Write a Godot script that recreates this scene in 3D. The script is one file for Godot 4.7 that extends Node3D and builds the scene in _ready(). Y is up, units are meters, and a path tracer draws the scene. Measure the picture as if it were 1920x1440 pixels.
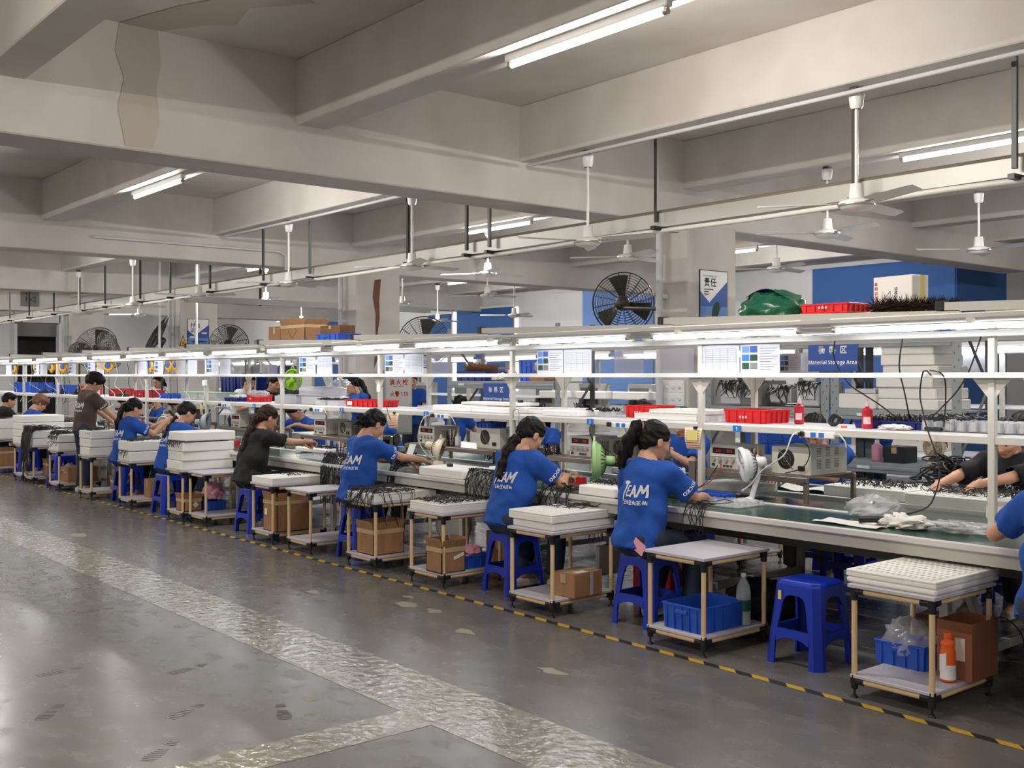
extends Node3D
# A factory hall: a long two-sided assembly line under tube lamps. x runs across the hall, -z along the line, y up.

func _ready() -> void:
	# ---- camera, surroundings, exposure
	var cam := Camera3D.new()
	cam.name = "camera"
	add_child(cam)
	cam.position = Vector3(0, 1.6, 0)
	cam.rotation.y = -atan(1660.0 / 2000.0)
	cam.near = 0.1
	cam.far = 100.0
	cam.projection = Camera3D.PROJECTION_FRUSTUM
	cam.size = 2.0 * 0.1 * 720.0 / 2000.0
	cam.frustum_offset = Vector2(0, -0.1 * 16.0 / 2000.0)
	cam.current = true
	var env := Environment.new()
	env.background_mode = Environment.BG_COLOR
	env.background_color = Color(0.5, 0.55, 0.6)
	env.tonemap_mode = Environment.TONE_MAPPER_LINEAR
	env.tonemap_exposure = EXPOSURE
	env.sdfgi_enabled = true
	env.ssao_enabled = true
	env.ssil_enabled = true
	var we := WorldEnvironment.new()
	we.name = "surroundings"
	we.environment = env
	add_child(we)
	rng.seed = 7
	materials()
	# ---- the hall
	hall()
	ceiling_lamps()
	floor_marks()
	# ---- the assembly line
	workbench()
	bench_lamps()
	trolleys()
	stools()
	people()
	bench_things()
	shelf_things()
	background()
	overhead()

const EXPOSURE := 1.0
const CEIL_W := 4.1
const BENCH_W := 0.38
const BEAM_X := [-0.48, 1.66, 3.8, 5.95, 8.08, 10.22, 12.36, 14.5]
const GIRDER_Z := [4.0, -0.72, -7.07, -13.35, -19.75, -26.2]
const POST_NEAR := 5.85
const POST_FAR := 6.45

func post_z(k: int) -> float:
	return -2.86 - 2.09 * k

# ---------------------------------------------------------------- mesh builder
class MB:
	var v := PackedVector3Array()
	var n := PackedVector3Array()
	var u := PackedVector2Array()
	var X := Transform3D()
	func tri(a: Vector3, b: Vector3, c: Vector3, na: Vector3, nb: Vector3, nc: Vector3, ua := Vector2.ZERO, ub := Vector2.ZERO, uc := Vector2.ZERO) -> void:
		if (b - a).cross(c - a).dot(na + nb + nc) > 0.0:
			var t := b; b = c; c = t
			t = nb; nb = nc; nc = t
			var w := ub; ub = uc; uc = w
		v.push_back(X * a); v.push_back(X * b); v.push_back(X * c)
		n.push_back((X.basis * na).normalized()); n.push_back((X.basis * nb).normalized()); n.push_back((X.basis * nc).normalized())
		u.push_back(ua); u.push_back(ub); u.push_back(uc)
	func quad(a: Vector3, b: Vector3, c: Vector3, d: Vector3, nn: Vector3, uv := false) -> MB:
		if uv:
			tri(a, b, c, nn, nn, nn, Vector2(0, 1), Vector2(1, 1), Vector2(1, 0))
			tri(a, c, d, nn, nn, nn, Vector2(0, 1), Vector2(1, 0), Vector2(0, 0))
		else:
			tri(a, b, c, nn, nn, nn)
			tri(a, c, d, nn, nn, nn)
		return self
	func squad(a: Vector3, b: Vector3, c: Vector3, d: Vector3, na: Vector3, nb: Vector3, nc: Vector3, nd: Vector3) -> void:
		tri(a, b, c, na, nb, nc)
		tri(a, c, d, na, nc, nd)
	# a box; with a bevel its edges are chamfered
	func box(c: Vector3, s: Vector3, bev := 0.0) -> MB:
		var h := s * 0.5
		var ax := [Vector3.RIGHT, Vector3.UP, Vector3.BACK]
		var hh := [h.x, h.y, h.z]
		for i in 3:
			var j := (i + 1) % 3
			var k := (i + 2) % 3
			for sg: float in [-1.0, 1.0]:
				var o: Vector3 = c + ax[i] * hh[i] * sg
				var pj: Vector3 = ax[j] * (hh[j] - bev)
				var pk: Vector3 = ax[k] * (hh[k] - bev)
				quad(o - pj - pk, o + pj - pk, o + pj + pk, o - pj + pk, ax[i] * sg)
		if bev > 0.0:
			for i in 3:
				var j := (i + 1) % 3
				var k := (i + 2) % 3
				for sj: float in [-1.0, 1.0]:
					for sk: float in [-1.0, 1.0]:
						var e: Vector3 = ax[i] * (hh[i] - bev)
						var p: Vector3 = c + ax[j] * hh[j] * sj + ax[k] * (hh[k] - bev) * sk
						var q: Vector3 = c + ax[j] * (hh[j] - bev) * sj + ax[k] * hh[k] * sk
						quad(p - e, p + e, q + e, q - e, (ax[j] * sj + ax[k] * sk).normalized())
			for sx: float in [-1.0, 1.0]:
				for sy: float in [-1.0, 1.0]:
					for sz: float in [-1.0, 1.0]:
						var g := Vector3(sx, sy, sz)
						var nn := g.normalized()
						tri(c + Vector3(h.x, h.y - bev, h.z - bev) * g, c + Vector3(h.x - bev, h.y, h.z - bev) * g, c + Vector3(h.x - bev, h.y - bev, h.z) * g, nn, nn, nn)
		return self
	static func side_of(d: Vector3) -> Vector3:
		var r := d.cross(Vector3.UP)
		if r.length() < 0.05:
			r = d.cross(Vector3.RIGHT)
		return r.normalized()
	func cyl(a: Vector3, b: Vector3, ra: float, rb := -1.0, seg := 12, caps := true) -> MB:
		if rb < 0.0:
			rb = ra
		var d := (b - a).normalized()
		var s := side_of(d)
		var t := d.cross(s)
		var sl := d * (ra - rb) / maxf((b - a).length(), 1e-5)
		for i in seg:
			var g := TAU * i / seg
			var h := TAU * (i + 1) / seg
			var p := s * cos(g) + t * sin(g)
			var q := s * cos(h) + t * sin(h)
			squad(a + p * ra, a + q * ra, b + q * rb, b + p * rb, (p + sl).normalized(), (q + sl).normalized(), (q + sl).normalized(), (p + sl).normalized())
			if caps:
				if ra > 0.0:
					tri(a, a + p * ra, a + q * ra, -d, -d, -d)
				if rb > 0.0:
					tri(b, b + p * rb, b + q * rb, d, d, d)
		return self
	func tube(pts: Array, r: float, seg := 6, r2 := -1.0) -> MB:
		if r2 < 0.0:
			r2 = r
		var m := pts.size()
		var s := Vector3.ZERO
		var prev := []
		var pn := []
		for k in m:
			var d: Vector3 = ((pts[mini(k + 1, m - 1)] as Vector3) - (pts[maxi(k - 1, 0)] as Vector3)).normalized()
			s = side_of(d) if k == 0 else (s - d * s.dot(d)).normalized()
			var t := d.cross(s)
			var rr := lerpf(r, r2, float(k) / maxf(m - 1, 1))
			var ring := []
			var rn := []
			for i in seg:
				var g := TAU * i / seg
				var p := s * cos(g) + t * sin(g)
				rn.push_back(p)
				ring.push_back((pts[k] as Vector3) + p * rr)
			if k > 0:
				for i in seg:
					var j := (i + 1) % seg
					squad(prev[i], prev[j], ring[j], ring[i], pn[i], pn[j], rn[j], rn[i])
			if k == 0 or k == m - 1:
				var nn := -d if k == 0 else d
				for i in range(1, seg - 1):
					tri(ring[0], ring[i], ring[i + 1], nn, nn, nn)
			prev = ring
			pn = rn
		return self
	# profile of (radius, height), turned about the y axis at c
	func lathe(pr: Array, c := Vector3.ZERO, seg := 20, smooth := true, B := Basis()) -> MB:
		var m := pr.size()
		var nr := []
		for k in m:
			var a: Vector2 = pr[maxi(k - 1, 0)]
			var b: Vector2 = pr[mini(k + 1, m - 1)]
			var d := (b - a).normalized()
			nr.push_back(Vector2(d.y, -d.x))
		for k in m - 1:
			var a: Vector2 = pr[k]
			var b: Vector2 = pr[k + 1]
			var na: Vector2 = nr[k]
			var nb: Vector2 = nr[k + 1]
			if not smooth:
				var d := (b - a).normalized()
				na = Vector2(d.y, -d.x)
				nb = na
			for i in seg:
				var g := TAU * i / seg
				var h := TAU * (i + 1) / seg
				var p := Vector3(cos(g), 0, sin(g))
				var q := Vector3(cos(h), 0, sin(h))
				squad(c + B * (p * a.x + Vector3.UP * a.y), c + B * (q * a.x + Vector3.UP * a.y), c + B * (q * b.x + Vector3.UP * b.y), c + B * (p * b.x + Vector3.UP * b.y), B * (p * na.x + Vector3.UP * na.y), B * (q * na.x + Vector3.UP * na.y), B * (q * nb.x + Vector3.UP * nb.y), B * (p * nb.x + Vector3.UP * nb.y))
		return self
	# a polygon of the plane o + x*ex + y*ey, given thickness along ez (from 0 to dep)
	func ext(poly: PackedVector2Array, o: Vector3, ex: Vector3, ey: Vector3, dep: float) -> MB:
		var ez := ex.cross(ey).normalized()
		var ix := Geometry2D.triangulate_polygon(poly)
		for k in range(0, ix.size(), 3):
			for w: float in ([0.0, dep] if dep != 0.0 else [0.0]):
				var nn := ez * (1.0 if (w > 0.0) == (dep > 0.0) and w != 0.0 else -1.0)
				if dep == 0.0:
					nn = ez
				if dep < 0.0:
					nn = ez if w == 0.0 else -ez
				tri(o + ex * poly[ix[k]].x + ey * poly[ix[k]].y + ez * w, o + ex * poly[ix[k + 1]].x + ey * poly[ix[k + 1]].y + ez * w, o + ex * poly[ix[k + 2]].x + ey * poly[ix[k + 2]].y + ez * w, nn, nn, nn)
		if dep != 0.0:
			var cw := Geometry2D.is_polygon_clockwise(poly)
			for i in poly.size():
				var a := poly[i]
				var b := poly[(i + 1) % poly.size()]
				var d := (b - a).normalized()
				var m := Vector2(d.y, -d.x) * (-1.0 if cw else 1.0)
				var p := o + ex * a.x + ey * a.y
				var q := o + ex * b.x + ey * b.y
				quad(p, q, q + ez * dep, p + ez * dep, ex * m.x + ey * m.y)
		return self
	func ell(c: Vector3, r: Vector3, seg := 14, rings := 9) -> MB:
		for k in rings:
			var a0 := PI * k / rings - PI / 2
			var a1 := PI * (k + 1) / rings - PI / 2
			for i in seg:
				var g := TAU * i / seg
				var h := TAU * (i + 1) / seg
				var q := [Vector3(cos(g) * cos(a0), sin(a0), sin(g) * cos(a0)), Vector3(cos(h) * cos(a0), sin(a0), sin(h) * cos(a0)), Vector3(cos(h) * cos(a1), sin(a1), sin(h) * cos(a1)), Vector3(cos(g) * cos(a1), sin(a1), sin(g) * cos(a1))]
				squad(c + q[0] * r, c + q[1] * r, c + q[2] * r, c + q[3] * r, (q[0] / r).normalized(), (q[1] / r).normalized(), (q[2] / r).normalized(), (q[3] / r).normalized())
		return self
	func torus(c: Vector3, R: float, r: float, B := Basis(), seg := 24, sub := 6) -> MB:
		var pts := []
		for i in seg + 1:
			var g := TAU * i / seg
			pts.push_back(c + B * Vector3(cos(g) * R, 0, sin(g) * R))
		return tube(pts, r, sub)
	# a bent or crumpled sheet: f gives the point at (s, t) of 0..1
	func sheet(f: Callable, na: int, nb: int, thick := 0.0) -> MB:
		var p := []
		for i in na + 1:
			for j in nb + 1:
				p.push_back(f.call(float(i) / na, float(j) / nb))
		var w := nb + 1
		var nr := []
		for i in na + 1:
			for j in nb + 1:
				var a: Vector3 = (p[mini(i + 1, na) * w + j] as Vector3) - (p[maxi(i - 1, 0) * w + j] as Vector3)
				var b: Vector3 = (p[i * w + mini(j + 1, nb)] as Vector3) - (p[i * w + maxi(j - 1, 0)] as Vector3)
				nr.push_back(a.cross(b).normalized())
		for i in na:
			for j in nb:
				var q := [i * w + j, (i + 1) * w + j, (i + 1) * w + j + 1, i * w + j + 1]
				var uv := [Vector2(float(i) / na, 1.0 - float(j) / nb), Vector2(float(i + 1) / na, 1.0 - float(j) / nb), Vector2(float(i + 1) / na, 1.0 - float(j + 1) / nb), Vector2(float(i) / na, 1.0 - float(j + 1) / nb)]
				tri(p[q[0]], p[q[1]], p[q[2]], nr[q[0]], nr[q[1]], nr[q[2]], uv[0], uv[1], uv[2])
				tri(p[q[0]], p[q[2]], p[q[3]], nr[q[0]], nr[q[2]], nr[q[3]], uv[0], uv[2], uv[3])
				if thick > 0.0:
					var b := []
					for x: int in q:
						b.push_back((p[x] as Vector3) - (nr[x] as Vector3) * thick)
					squad(b[0], b[1], b[2], b[3], -nr[q[0]], -nr[q[1]], -nr[q[2]], -nr[q[3]])
		return self
	func mesh(m: Material) -> ArrayMesh:
		var a := []
		a.resize(Mesh.ARRAY_MAX)
		a[Mesh.ARRAY_VERTEX] = v
		a[Mesh.ARRAY_NORMAL] = n
		a[Mesh.ARRAY_TEX_UV] = u
		var r := ArrayMesh.new()
		r.add_surface_from_arrays(Mesh.PRIMITIVE_TRIANGLES, a)
		r.surface_set_material(0, m)
		return r

# ---------------------------------------------------------------- naming and grouping
var M := {}
var counts := {}
var rng := RandomNumberGenerator.new()

func V(x: float, y: float, z: float) -> Vector3:
	return Vector3(x, y, z)

func numbered(called: String) -> String:
	var k: int = counts.get(called, 0)
	counts[called] = k + 1
	return called if k == 0 else "%s_%03d" % [called, k]

func tag(o: Node, label: String, category: String, group := "", kind := "") -> void:
	if label: o.set_meta("label", label)
	if category: o.set_meta("category", category)
	if group: o.set_meta("group", group)
	if kind: o.set_meta("kind", kind)

func thing(called: String, label: String, category: String, at := Vector3.ZERO, turn := 0.0, group := "") -> Node3D:
	var o := Node3D.new()
	o.name = numbered(called)
	add_child(o)
	o.position = at
	o.rotation.y = turn
	tag(o, label, category, group)
	return o

func part(parent: Node3D, called: String, mb: MB, m: Material, at := Vector3.ZERO) -> MeshInstance3D:
	var o := MeshInstance3D.new()
	o.name = called
	o.mesh = mb.mesh(m)
	parent.add_child(o, true)
	o.position = at
	return o

func share(parent: Node3D, called: String, me: Mesh, at := Vector3.ZERO, turn := 0.0) -> MeshInstance3D:
	var o := MeshInstance3D.new()
	o.name = called
	o.mesh = me
	parent.add_child(o, true)
	o.position = at
	o.rotation.y = turn
	return o

func solo(called: String, label: String, category: String, mb: MB, m: Material, at := Vector3.ZERO, turn := 0.0, group := "", kind := "") -> MeshInstance3D:
	var o := MeshInstance3D.new()
	o.name = numbered(called)
	o.mesh = mb.mesh(m)
	add_child(o)
	o.position = at
	o.rotation.y = turn
	tag(o, label, category, group, kind)
	return o

func struct(called: String, mb: MB, m: Material, parent: Node = null) -> MeshInstance3D:
	var o := MeshInstance3D.new()
	o.mesh = mb.mesh(m)
	if parent:
		o.name = called
		parent.add_child(o, true)
	else:
		o.name = numbered(called)
		add_child(o)
		o.set_meta("kind", "structure")
	return o

func copy(o: Node3D, label: String, at: Vector3, turn := 0.0, group := "") -> Node3D:
	var c: Node3D = o.duplicate()
	c.name = numbered(str(o.name).rstrip("0123456789").rstrip("_"))
	add_child(c)
	c.position = at
	c.rotation.y = turn
	c.set_meta("label", label)
	if group: c.set_meta("group", group)
	return c

# ---------------------------------------------------------------- materials
func C(r: int, g: int, b: int, a := 1.0) -> Color:
	return Color(r / 255.0, g / 255.0, b / 255.0, a)

func mat(key: String, c: Color, rough := 0.6, metal := 0.0, spec := 0.5) -> StandardMaterial3D:
	var m := StandardMaterial3D.new()
	m.resource_name = key
	m.albedo_color = c
	m.roughness = rough
	m.metallic = metal
	m.metallic_specular = spec
	M[key] = m
	return m

func noise_tex(seed_: int, freq: float, ramp: Array, size := 512, normal := false, strength := 4.0, octaves := 4) -> NoiseTexture2D:
	var f := FastNoiseLite.new()
	f.seed = seed_
	f.frequency = freq
	f.fractal_octaves = octaves
	var t := NoiseTexture2D.new()
	t.width = size
	t.height = size
	t.seamless = true
	t.noise = f
	if normal:
		t.as_normal_map = true
		t.bump_strength = strength
	elif ramp.size():
		var g := Gradient.new()
		var o := PackedFloat32Array()
		var cs := PackedColorArray()
		for r: Array in ramp:
			o.push_back(r[0])
			cs.push_back(r[1])
		g.offsets = o
		g.colors = cs
		t.color_ramp = g
	return t

func tri_map(m: StandardMaterial3D, scale: Vector3) -> void:
	m.uv1_triplanar = true
	m.uv1_world_triplanar = true
	m.uv1_scale = scale

func gray(x: float) -> Color:
	return Color(x, x, x)

func materials() -> void:
	var p := mat("plaster", Color.WHITE, 0.85)
	p.albedo_texture = noise_tex(3, 0.006, [[0.0, C(196, 190, 183)], [0.4, C(208, 203, 197)], [0.62, C(212, 208, 203)], [1.0, C(202, 197, 190)]], 512)
	tri_map(p, Vector3.ONE * 0.22)
	p = mat("wall_paint", Color.WHITE, 0.8)
	p.albedo_texture = noise_tex(4, 0.01, [[0.0, C(205, 205, 206)], [1.0, C(216, 216, 218)]], 256)
	tri_map(p, Vector3.ONE * 0.3)
	p = mat("concrete", Color.WHITE, 1.0, 0.0, 0.5)
	p.albedo_texture = noise_tex(11, 0.008, [[0.0, C(104, 101, 97)], [0.5, C(111, 108, 105)], [1.0, C(118, 114, 109)]], 1024, false, 1, 6)
	p.roughness_texture = noise_tex(12, 0.012, [[0.0, gray(0.2)], [0.5, gray(0.25)], [1.0, gray(0.32)]], 1024, false, 1, 6)
	p.normal_enabled = true
	p.normal_texture = noise_tex(13, 0.02, [], 1024, true, 2.0, 5)
	p.normal_scale = 0.035
	tri_map(p, Vector3(0.45, 0.45, 0.3))
	p = mat("stripe_paint", Color.WHITE, 1.0, 0.0, 0.6)
	p.albedo_texture = noise_tex(21, 0.012, [[0.0, C(120, 117, 105)], [0.4, C(146, 143, 130)], [0.6, C(152, 149, 136)], [1.0, C(132, 129, 116)]], 512, false, 1, 6)
	p.roughness_texture = noise_tex(22, 0.02, [[0.0, gray(0.06)], [0.5, gray(0.13)], [0.62, gray(0.22)], [1.0, gray(0.4)]], 512, false, 1, 5)
	p.normal_enabled = true
	p.normal_texture = noise_tex(23, 0.02, [], 512, true, 5.0, 3)
	p.normal_scale = 0.3
	tri_map(p, Vector3(1.3, 1.0, 1.1))
	mat("scuff", C(98, 94, 88), 0.4)
	mat("chip", C(150, 146, 130), 0.5)
	mat("stain", C(190, 182, 172), 0.9)
	mat("blue_wall", C(58, 100, 164), 0.8)
	var gd := mat("glow_day", C(255, 250, 240), 0.5)
	gd.emission_enabled = true
	gd.emission = C(255, 250, 240)
	gd.emission_energy_multiplier = 1.6
	mat("blue_blind", C(112, 146, 205), 0.8)
	mat("dark_opening", C(52, 48, 46), 0.9)
	mat("shutter", C(120, 118, 118), 0.7)
	mat("tape_black", C(38, 38, 36), 0.5)
	mat("tape_yellow", C(196, 160, 48), 0.5)
	mat("frame_paint", C(205, 202, 192), 0.45)
	mat("rail_paint", C(222, 221, 216), 0.4)
	mat("shelf_white", C(226, 226, 230), 0.35)
	mat("alu", C(186, 184, 176), 0.38, 0.85)
	mat("alu_dull", C(184, 182, 176), 0.5, 0.4)
	mat("dust", C(122, 112, 98), 0.95)
	mat("galv", C(184, 183, 178), 0.45, 0.25)
	mat("steel", C(150, 140, 128), 0.32, 0.9)
	mat("rack_paint", C(150, 156, 158), 0.5)
	mat("rack_dark", C(96, 98, 98), 0.5)
	p = mat("green_mat", C(20, 66, 52), 0.22)
	mat("belt", C(62, 84, 72), 0.12)
	mat("edge_trim", C(214, 210, 208), 0.4)
	mat("tube_off", C(235, 235, 232), 0.4)
	mat("black_plastic", C(24, 24, 25), 0.4)
	mat("black_rubber", C(26, 26, 27), 0.65)
	mat("cable_black", C(20, 20, 22), 0.42)
	mat("cable_white", C(226, 224, 216), 0.4)
	mat("cable_grey", C(120, 118, 116), 0.5)
	p = mat("cream_pipe", C(228, 198, 152), 0.38)
	p.clearcoat_enabled = true
	p.clearcoat = 0.3
	mat("trolley_board", C(198, 195, 204), 0.4)
	p = mat("stool_blue", C(18, 52, 176), 0.3)
	p.subsurf_scatter_enabled = true
	p.subsurf_scatter_strength = 0.05
	mat("crate_blue", C(38, 88, 192), 0.38)
	mat("crate_navy", C(24, 40, 118), 0.38)
	mat("crate_red", C(214, 36, 40), 0.38)
	mat("crate_dark_red", C(170, 28, 34), 0.4)
	p = mat("foam", C(240, 238, 232), 0.75)
	p.rim_enabled = true
	p.rim = 0.2
	p.heightmap_enabled = false
	p.heightmap_texture = noise_tex(31, 0.05, [], 256)
	p.heightmap_scale = 0.25
	tri_map(p, Vector3.ONE * 4.0)
	mat("foam_hole", C(150, 146, 140), 0.9)
	p = mat("carton", Color.WHITE, 0.8)
	p.albedo_texture = noise_tex(41, 0.02, [[0.0, C(150, 112, 78)], [1.0, C(172, 130, 92)]], 256)
	tri_map(p, Vector3(3, 0.7, 3))
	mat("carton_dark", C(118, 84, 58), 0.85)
	mat("paper_bag", C(150, 96, 66), 0.75)
	mat("packing_tape", C(196, 170, 130), 0.25)
	mat("sticker", C(232, 230, 226), 0.5)
	mat("paper", C(202, 203, 214), 0.7)
	p = mat("sleeve_plastic", Color(0.86, 0.86, 0.9, 0.38), 0.12)
	p.transparency = BaseMaterial3D.TRANSPARENCY_ALPHA
	p = mat("clear_plastic", Color(0.95, 0.96, 0.97, 0.22), 0.08)
	p.transparency = BaseMaterial3D.TRANSPARENCY_ALPHA
	p = mat("bag_plastic", Color(0.93, 0.94, 0.95, 0.3), 0.14)
	p.transparency = BaseMaterial3D.TRANSPARENCY_ALPHA
	p = mat("bottle_pet", Color(0.88, 0.93, 0.94, 0.38), 0.06)
	p.transparency = BaseMaterial3D.TRANSPARENCY_ALPHA
	mat("silver_blister", C(205, 206, 210), 0.3, 0.25)
	mat("psu_case", C(206, 204, 196), 0.45)
	mat("psu_dark", C(120, 118, 112), 0.5)
	mat("lcd", C(26, 22, 24), 0.15)
	mat("led_red", C(220, 40, 40), 0.4)
	M["led_red"].emission_enabled = true
	M["led_red"].emission = C(255, 40, 40)
	M["led_red"].emission_energy_multiplier = 0.8
	mat("knob_grey", C(176, 174, 170), 0.4)
	mat("fan_green", C(170, 208, 142), 0.35)
	mat("fan_white", C(232, 234, 236), 0.3)
	mat("fan_cream", C(236, 222, 192), 0.4)
	mat("fan_grey", C(176, 180, 188), 0.35)
	mat("fan_metal", C(62, 60, 54), 0.45, 0.4)
	mat("fan_lime", C(170, 226, 60), 0.4)
	mat("glue_red", C(198, 34, 52), 0.3)
	mat("nozzle", C(238, 206, 206), 0.35)
	mat("label_red", C(176, 40, 36), 0.6)
	mat("label_white", C(244, 243, 240), 0.55)
	mat("label_blue", C(52, 88, 170), 0.55)
	mat("sign_blue", C(44, 84, 166), 0.5)
	mat("ink", C(38, 40, 44), 0.7)
	mat("ink_green", C(24, 70, 48), 0.7)
	mat("ink_red", C(170, 60, 50), 0.7)
	mat("tag_blue", C(40, 120, 205), 0.5)
	mat("orange", C(244, 104, 30), 0.4)
	mat("yellow", C(246, 184, 32), 0.4)
	mat("pale_yellow", C(232, 214, 128), 0.6)
	mat("green_bag", C(22, 92, 66), 0.25)
	mat("navy_cloth", C(24, 42, 120), 0.8)
	mat("bristle", C(112, 76, 46), 0.8)
	mat("bristle_dark", C(62, 42, 30), 0.8)
	mat("grey_cloth", C(168, 162, 152), 0.9)
	mat("white_cloth", C(228, 224, 216), 0.9)
	mat("pink", C(240, 168, 190), 0.5)
	mat("wood", C(150, 112, 74), 0.6)
	mat("skin", C(206, 154, 122), 0.5)
	M["skin"].vertex_color_use_as_albedo = true
	M["skin"].albedo_color = Color.WHITE
	M["skin"].subsurf_scatter_enabled = true
	M["skin"].subsurf_scatter_strength = 0.12
	for s: Array in [["shirt_blue", C(20, 76, 164)], ["shirt_black", C(22, 22, 24)], ["shirt_brown", C(82, 64, 60)], ["shirt_white", C(226, 226, 228)], ["jeans", C(40, 52, 72)], ["trousers_black", C(22, 23, 28)], ["trousers_grey", C(128, 118, 108)]]:
		p = mat(s[0], s[1], 0.85)
		p.rim_enabled = true
		p.rim = 0.25
		p.rim_tint = 0.6
	mat("hair_black", C(16, 13, 12), 0.5, 0.0, 0.35)
	mat("hair_brown", C(44, 28, 22), 0.5, 0.0, 0.35)
	mat("hair_light", C(104, 72, 48), 0.5)
	mat("shoe_white", C(206, 200, 194), 0.6)
	mat("print_white", C(236, 238, 242), 0.7)
	p = mat("glow", C(255, 255, 255), 0.4)
	p.emission_enabled = true
	p.emission = C(250, 252, 255)
	p.emission_energy_multiplier = 5.0
# ---------------------------------------------------------------- the hall
func hall() -> void:
	struct("floor", MB.new().box(V(7.5, -0.1, -14.5), V(26, 0.2, 40)), M.concrete)
	struct("ceiling", MB.new().box(V(7.5, 4.05, -14.5), V(26, 0.24, 40)), M.plaster)
	for x: float in BEAM_X:
		struct("ceiling_beam", MB.new().box(V(x + 0.13, 3.69, -14.5), V(0.26, 0.48, 38.8), 0.008), M.plaster)
	for z: float in GIRDER_Z:
		struct("ceiling_girder", MB.new().box(V(5.3, 3.52, z - 0.215), V(20.6, 0.84, 0.43), 0.01), M.plaster)
	for z: float in GIRDER_Z.slice(1):
		struct("column", MB.new().box(V(8.52, 1.56, z - 0.21), V(0.76, 3.12, 0.43), 0.012), M.plaster)
		var o := MB.new()
		o.cyl(V(8.06, 0.0, z - 0.3), V(8.06, 3.1, z - 0.3), 0.035, -1, 12)
		o.box(V(8.1, 1.2, z - 0.3), V(0.08, 0.04, 0.09)).box(V(8.1, 2.4, z - 0.3), V(0.08, 0.04, 0.09))
		tag(solo("drain_pipe", "cream painted pipe up the side of the concrete column %s" % ["out of frame at the right", "with the leaf poster", "with the dirty brown streak", "with the ant poster", "at the far left"][GIRDER_Z.find(z) - 1], "pipe", o, M.wall_paint), "", "", "pipes up the columns")
	struct("wall_left", MB.new().box(V(-4.9, 2.0, -14.5), V(0.2, 4.2, 40)), M.wall_paint)
	struct("wall_rear", MB.new().box(V(7.5, 2.0, 5.1), V(25, 4.2, 0.2)), M.wall_paint)
	struct("wall_right", MB.new().box(V(15.6, 2.0, -20.7), V(0.2, 4.2, 25.0)), M.wall_paint)
	struct("wall_corner", MB.new().box(V(17.85, 2.0, -8.25), V(4.3, 4.2, 0.2)), M.wall_paint)
	struct("wall_side", MB.new().box(V(20.1, 2.0, -1.6), V(0.2, 4.2, 13.5)), M.wall_paint)
	var e := MB.new()
	e.box(V(1.9, 2.0, -33.1), V(13.5, 4.2, 0.2)).box(V(12.7, 2.0, -33.1), V(5.6, 4.2, 0.2)).box(V(9.28, 3.6, -33.1), V(1.3, 0.9, 0.2))
	struct("wall_far", e, M.wall_paint)
	var d := struct("door_1", MB.new().box(V(9.28, 1.5, -33.9), V(1.6, 3.4, 0.1)), M.dark_opening)
	struct("shutter_box", MB.new().box(V(9.28, 2.95, -33.3), V(1.24, 0.4, 0.3), 0.01), M.shutter, d)
	struct("frame", MB.new().box(V(8.66, 1.55, -33.05), V(0.08, 3.1, 0.3)).box(V(9.9, 1.55, -33.05), V(0.08, 3.1, 0.3)), M.wall_paint, d)
	# blue paint on the far right corner, blue blinds on the right wall
	struct("trim_1", MB.new().box(V(15.49, 1.75, -9.41), V(0.02, 3.3, 2.52)).box(V(16.3, 1.75, -8.14), V(1.6, 3.3, 0.02)), M.blue_wall)
	var blinds := [[-15.3, 2.0, 3.42, "blue_blind", "pale blue roller blind half hidden by the big round fan"], [-19.65, 2.1, 3.16, "blue_wall", "deep blue roller blind between two bright slits of daylight"], [-21.45, 0.9, 3.1, "blue_wall", "narrow deep blue roller blind behind the half hidden fan"], [-26.6, 2.4, 3.1, "blue_wall", "deep blue roller blind above the cartons, left of the streaked column"]]
	for b: Array in blinds:
		var t := thing("roller_blind", b[4], "blind", V(15.44, b[2], b[0]))
		part(t, "fabric", MB.new().box(V(0.02, -1.2, 0), V(0.012, 2.4, b[1])), M[b[3]])
		part(t, "rod", MB.new().cyl(V(0.0, 0.03, -b[1] / 2 - 0.06), V(0.0, 0.03, b[1] / 2 + 0.06), 0.035), M.tube_off)
	for z: float in [-18.5, -20.85]:
		var w := struct("window_1", MB.new().box(V(15.485, 2.2, z), V(0.02, 1.9, 0.1)), M.glow_day)
	# conduits on the walls
	for c: Array in [[-24.0, "long white conduit across the white wall behind the far fans"], [-12.6, "thin grey conduit on the wall left of the blue painted corner"]]:
		var zz: float = c[0]
		solo("wall_conduit", c[1], "conduit", MB.new().tube([V(15.46, 2.5, zz - 2.6), V(15.46, 2.5, zz + 1.6), V(15.46, 2.46, zz + 1.7), V(15.46, 0.5, zz + 1.7)], 0.03, 8), M.shutter)

func lamp_mesh(length: float, housing := 0.05) -> Array:
	var h := MB.new()
	h.box(V(0, 0.035, 0), V(housing, 0.05, length + 0.03), 0.006)
	var g := MB.new()
	g.cyl(V(0, -0.012, -length / 2 + 0.02), V(0, -0.012, length / 2 - 0.02), 0.015, -1, 12)
	var c := MB.new()
	for s: float in [-1, 1]:
		c.cyl(V(0, -0.012, s * (length / 2 + 0.005)), V(0, -0.012, s * (length / 2 - 0.022)), 0.016, -1, 12)
		c.box(V(0, 0.0, s * (length / 2 - 0.004)), V(0.024, 0.03, 0.018))
	return [h.mesh(M.tube_off), g.mesh(M.glow), c.mesh(M.alu)]

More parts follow.
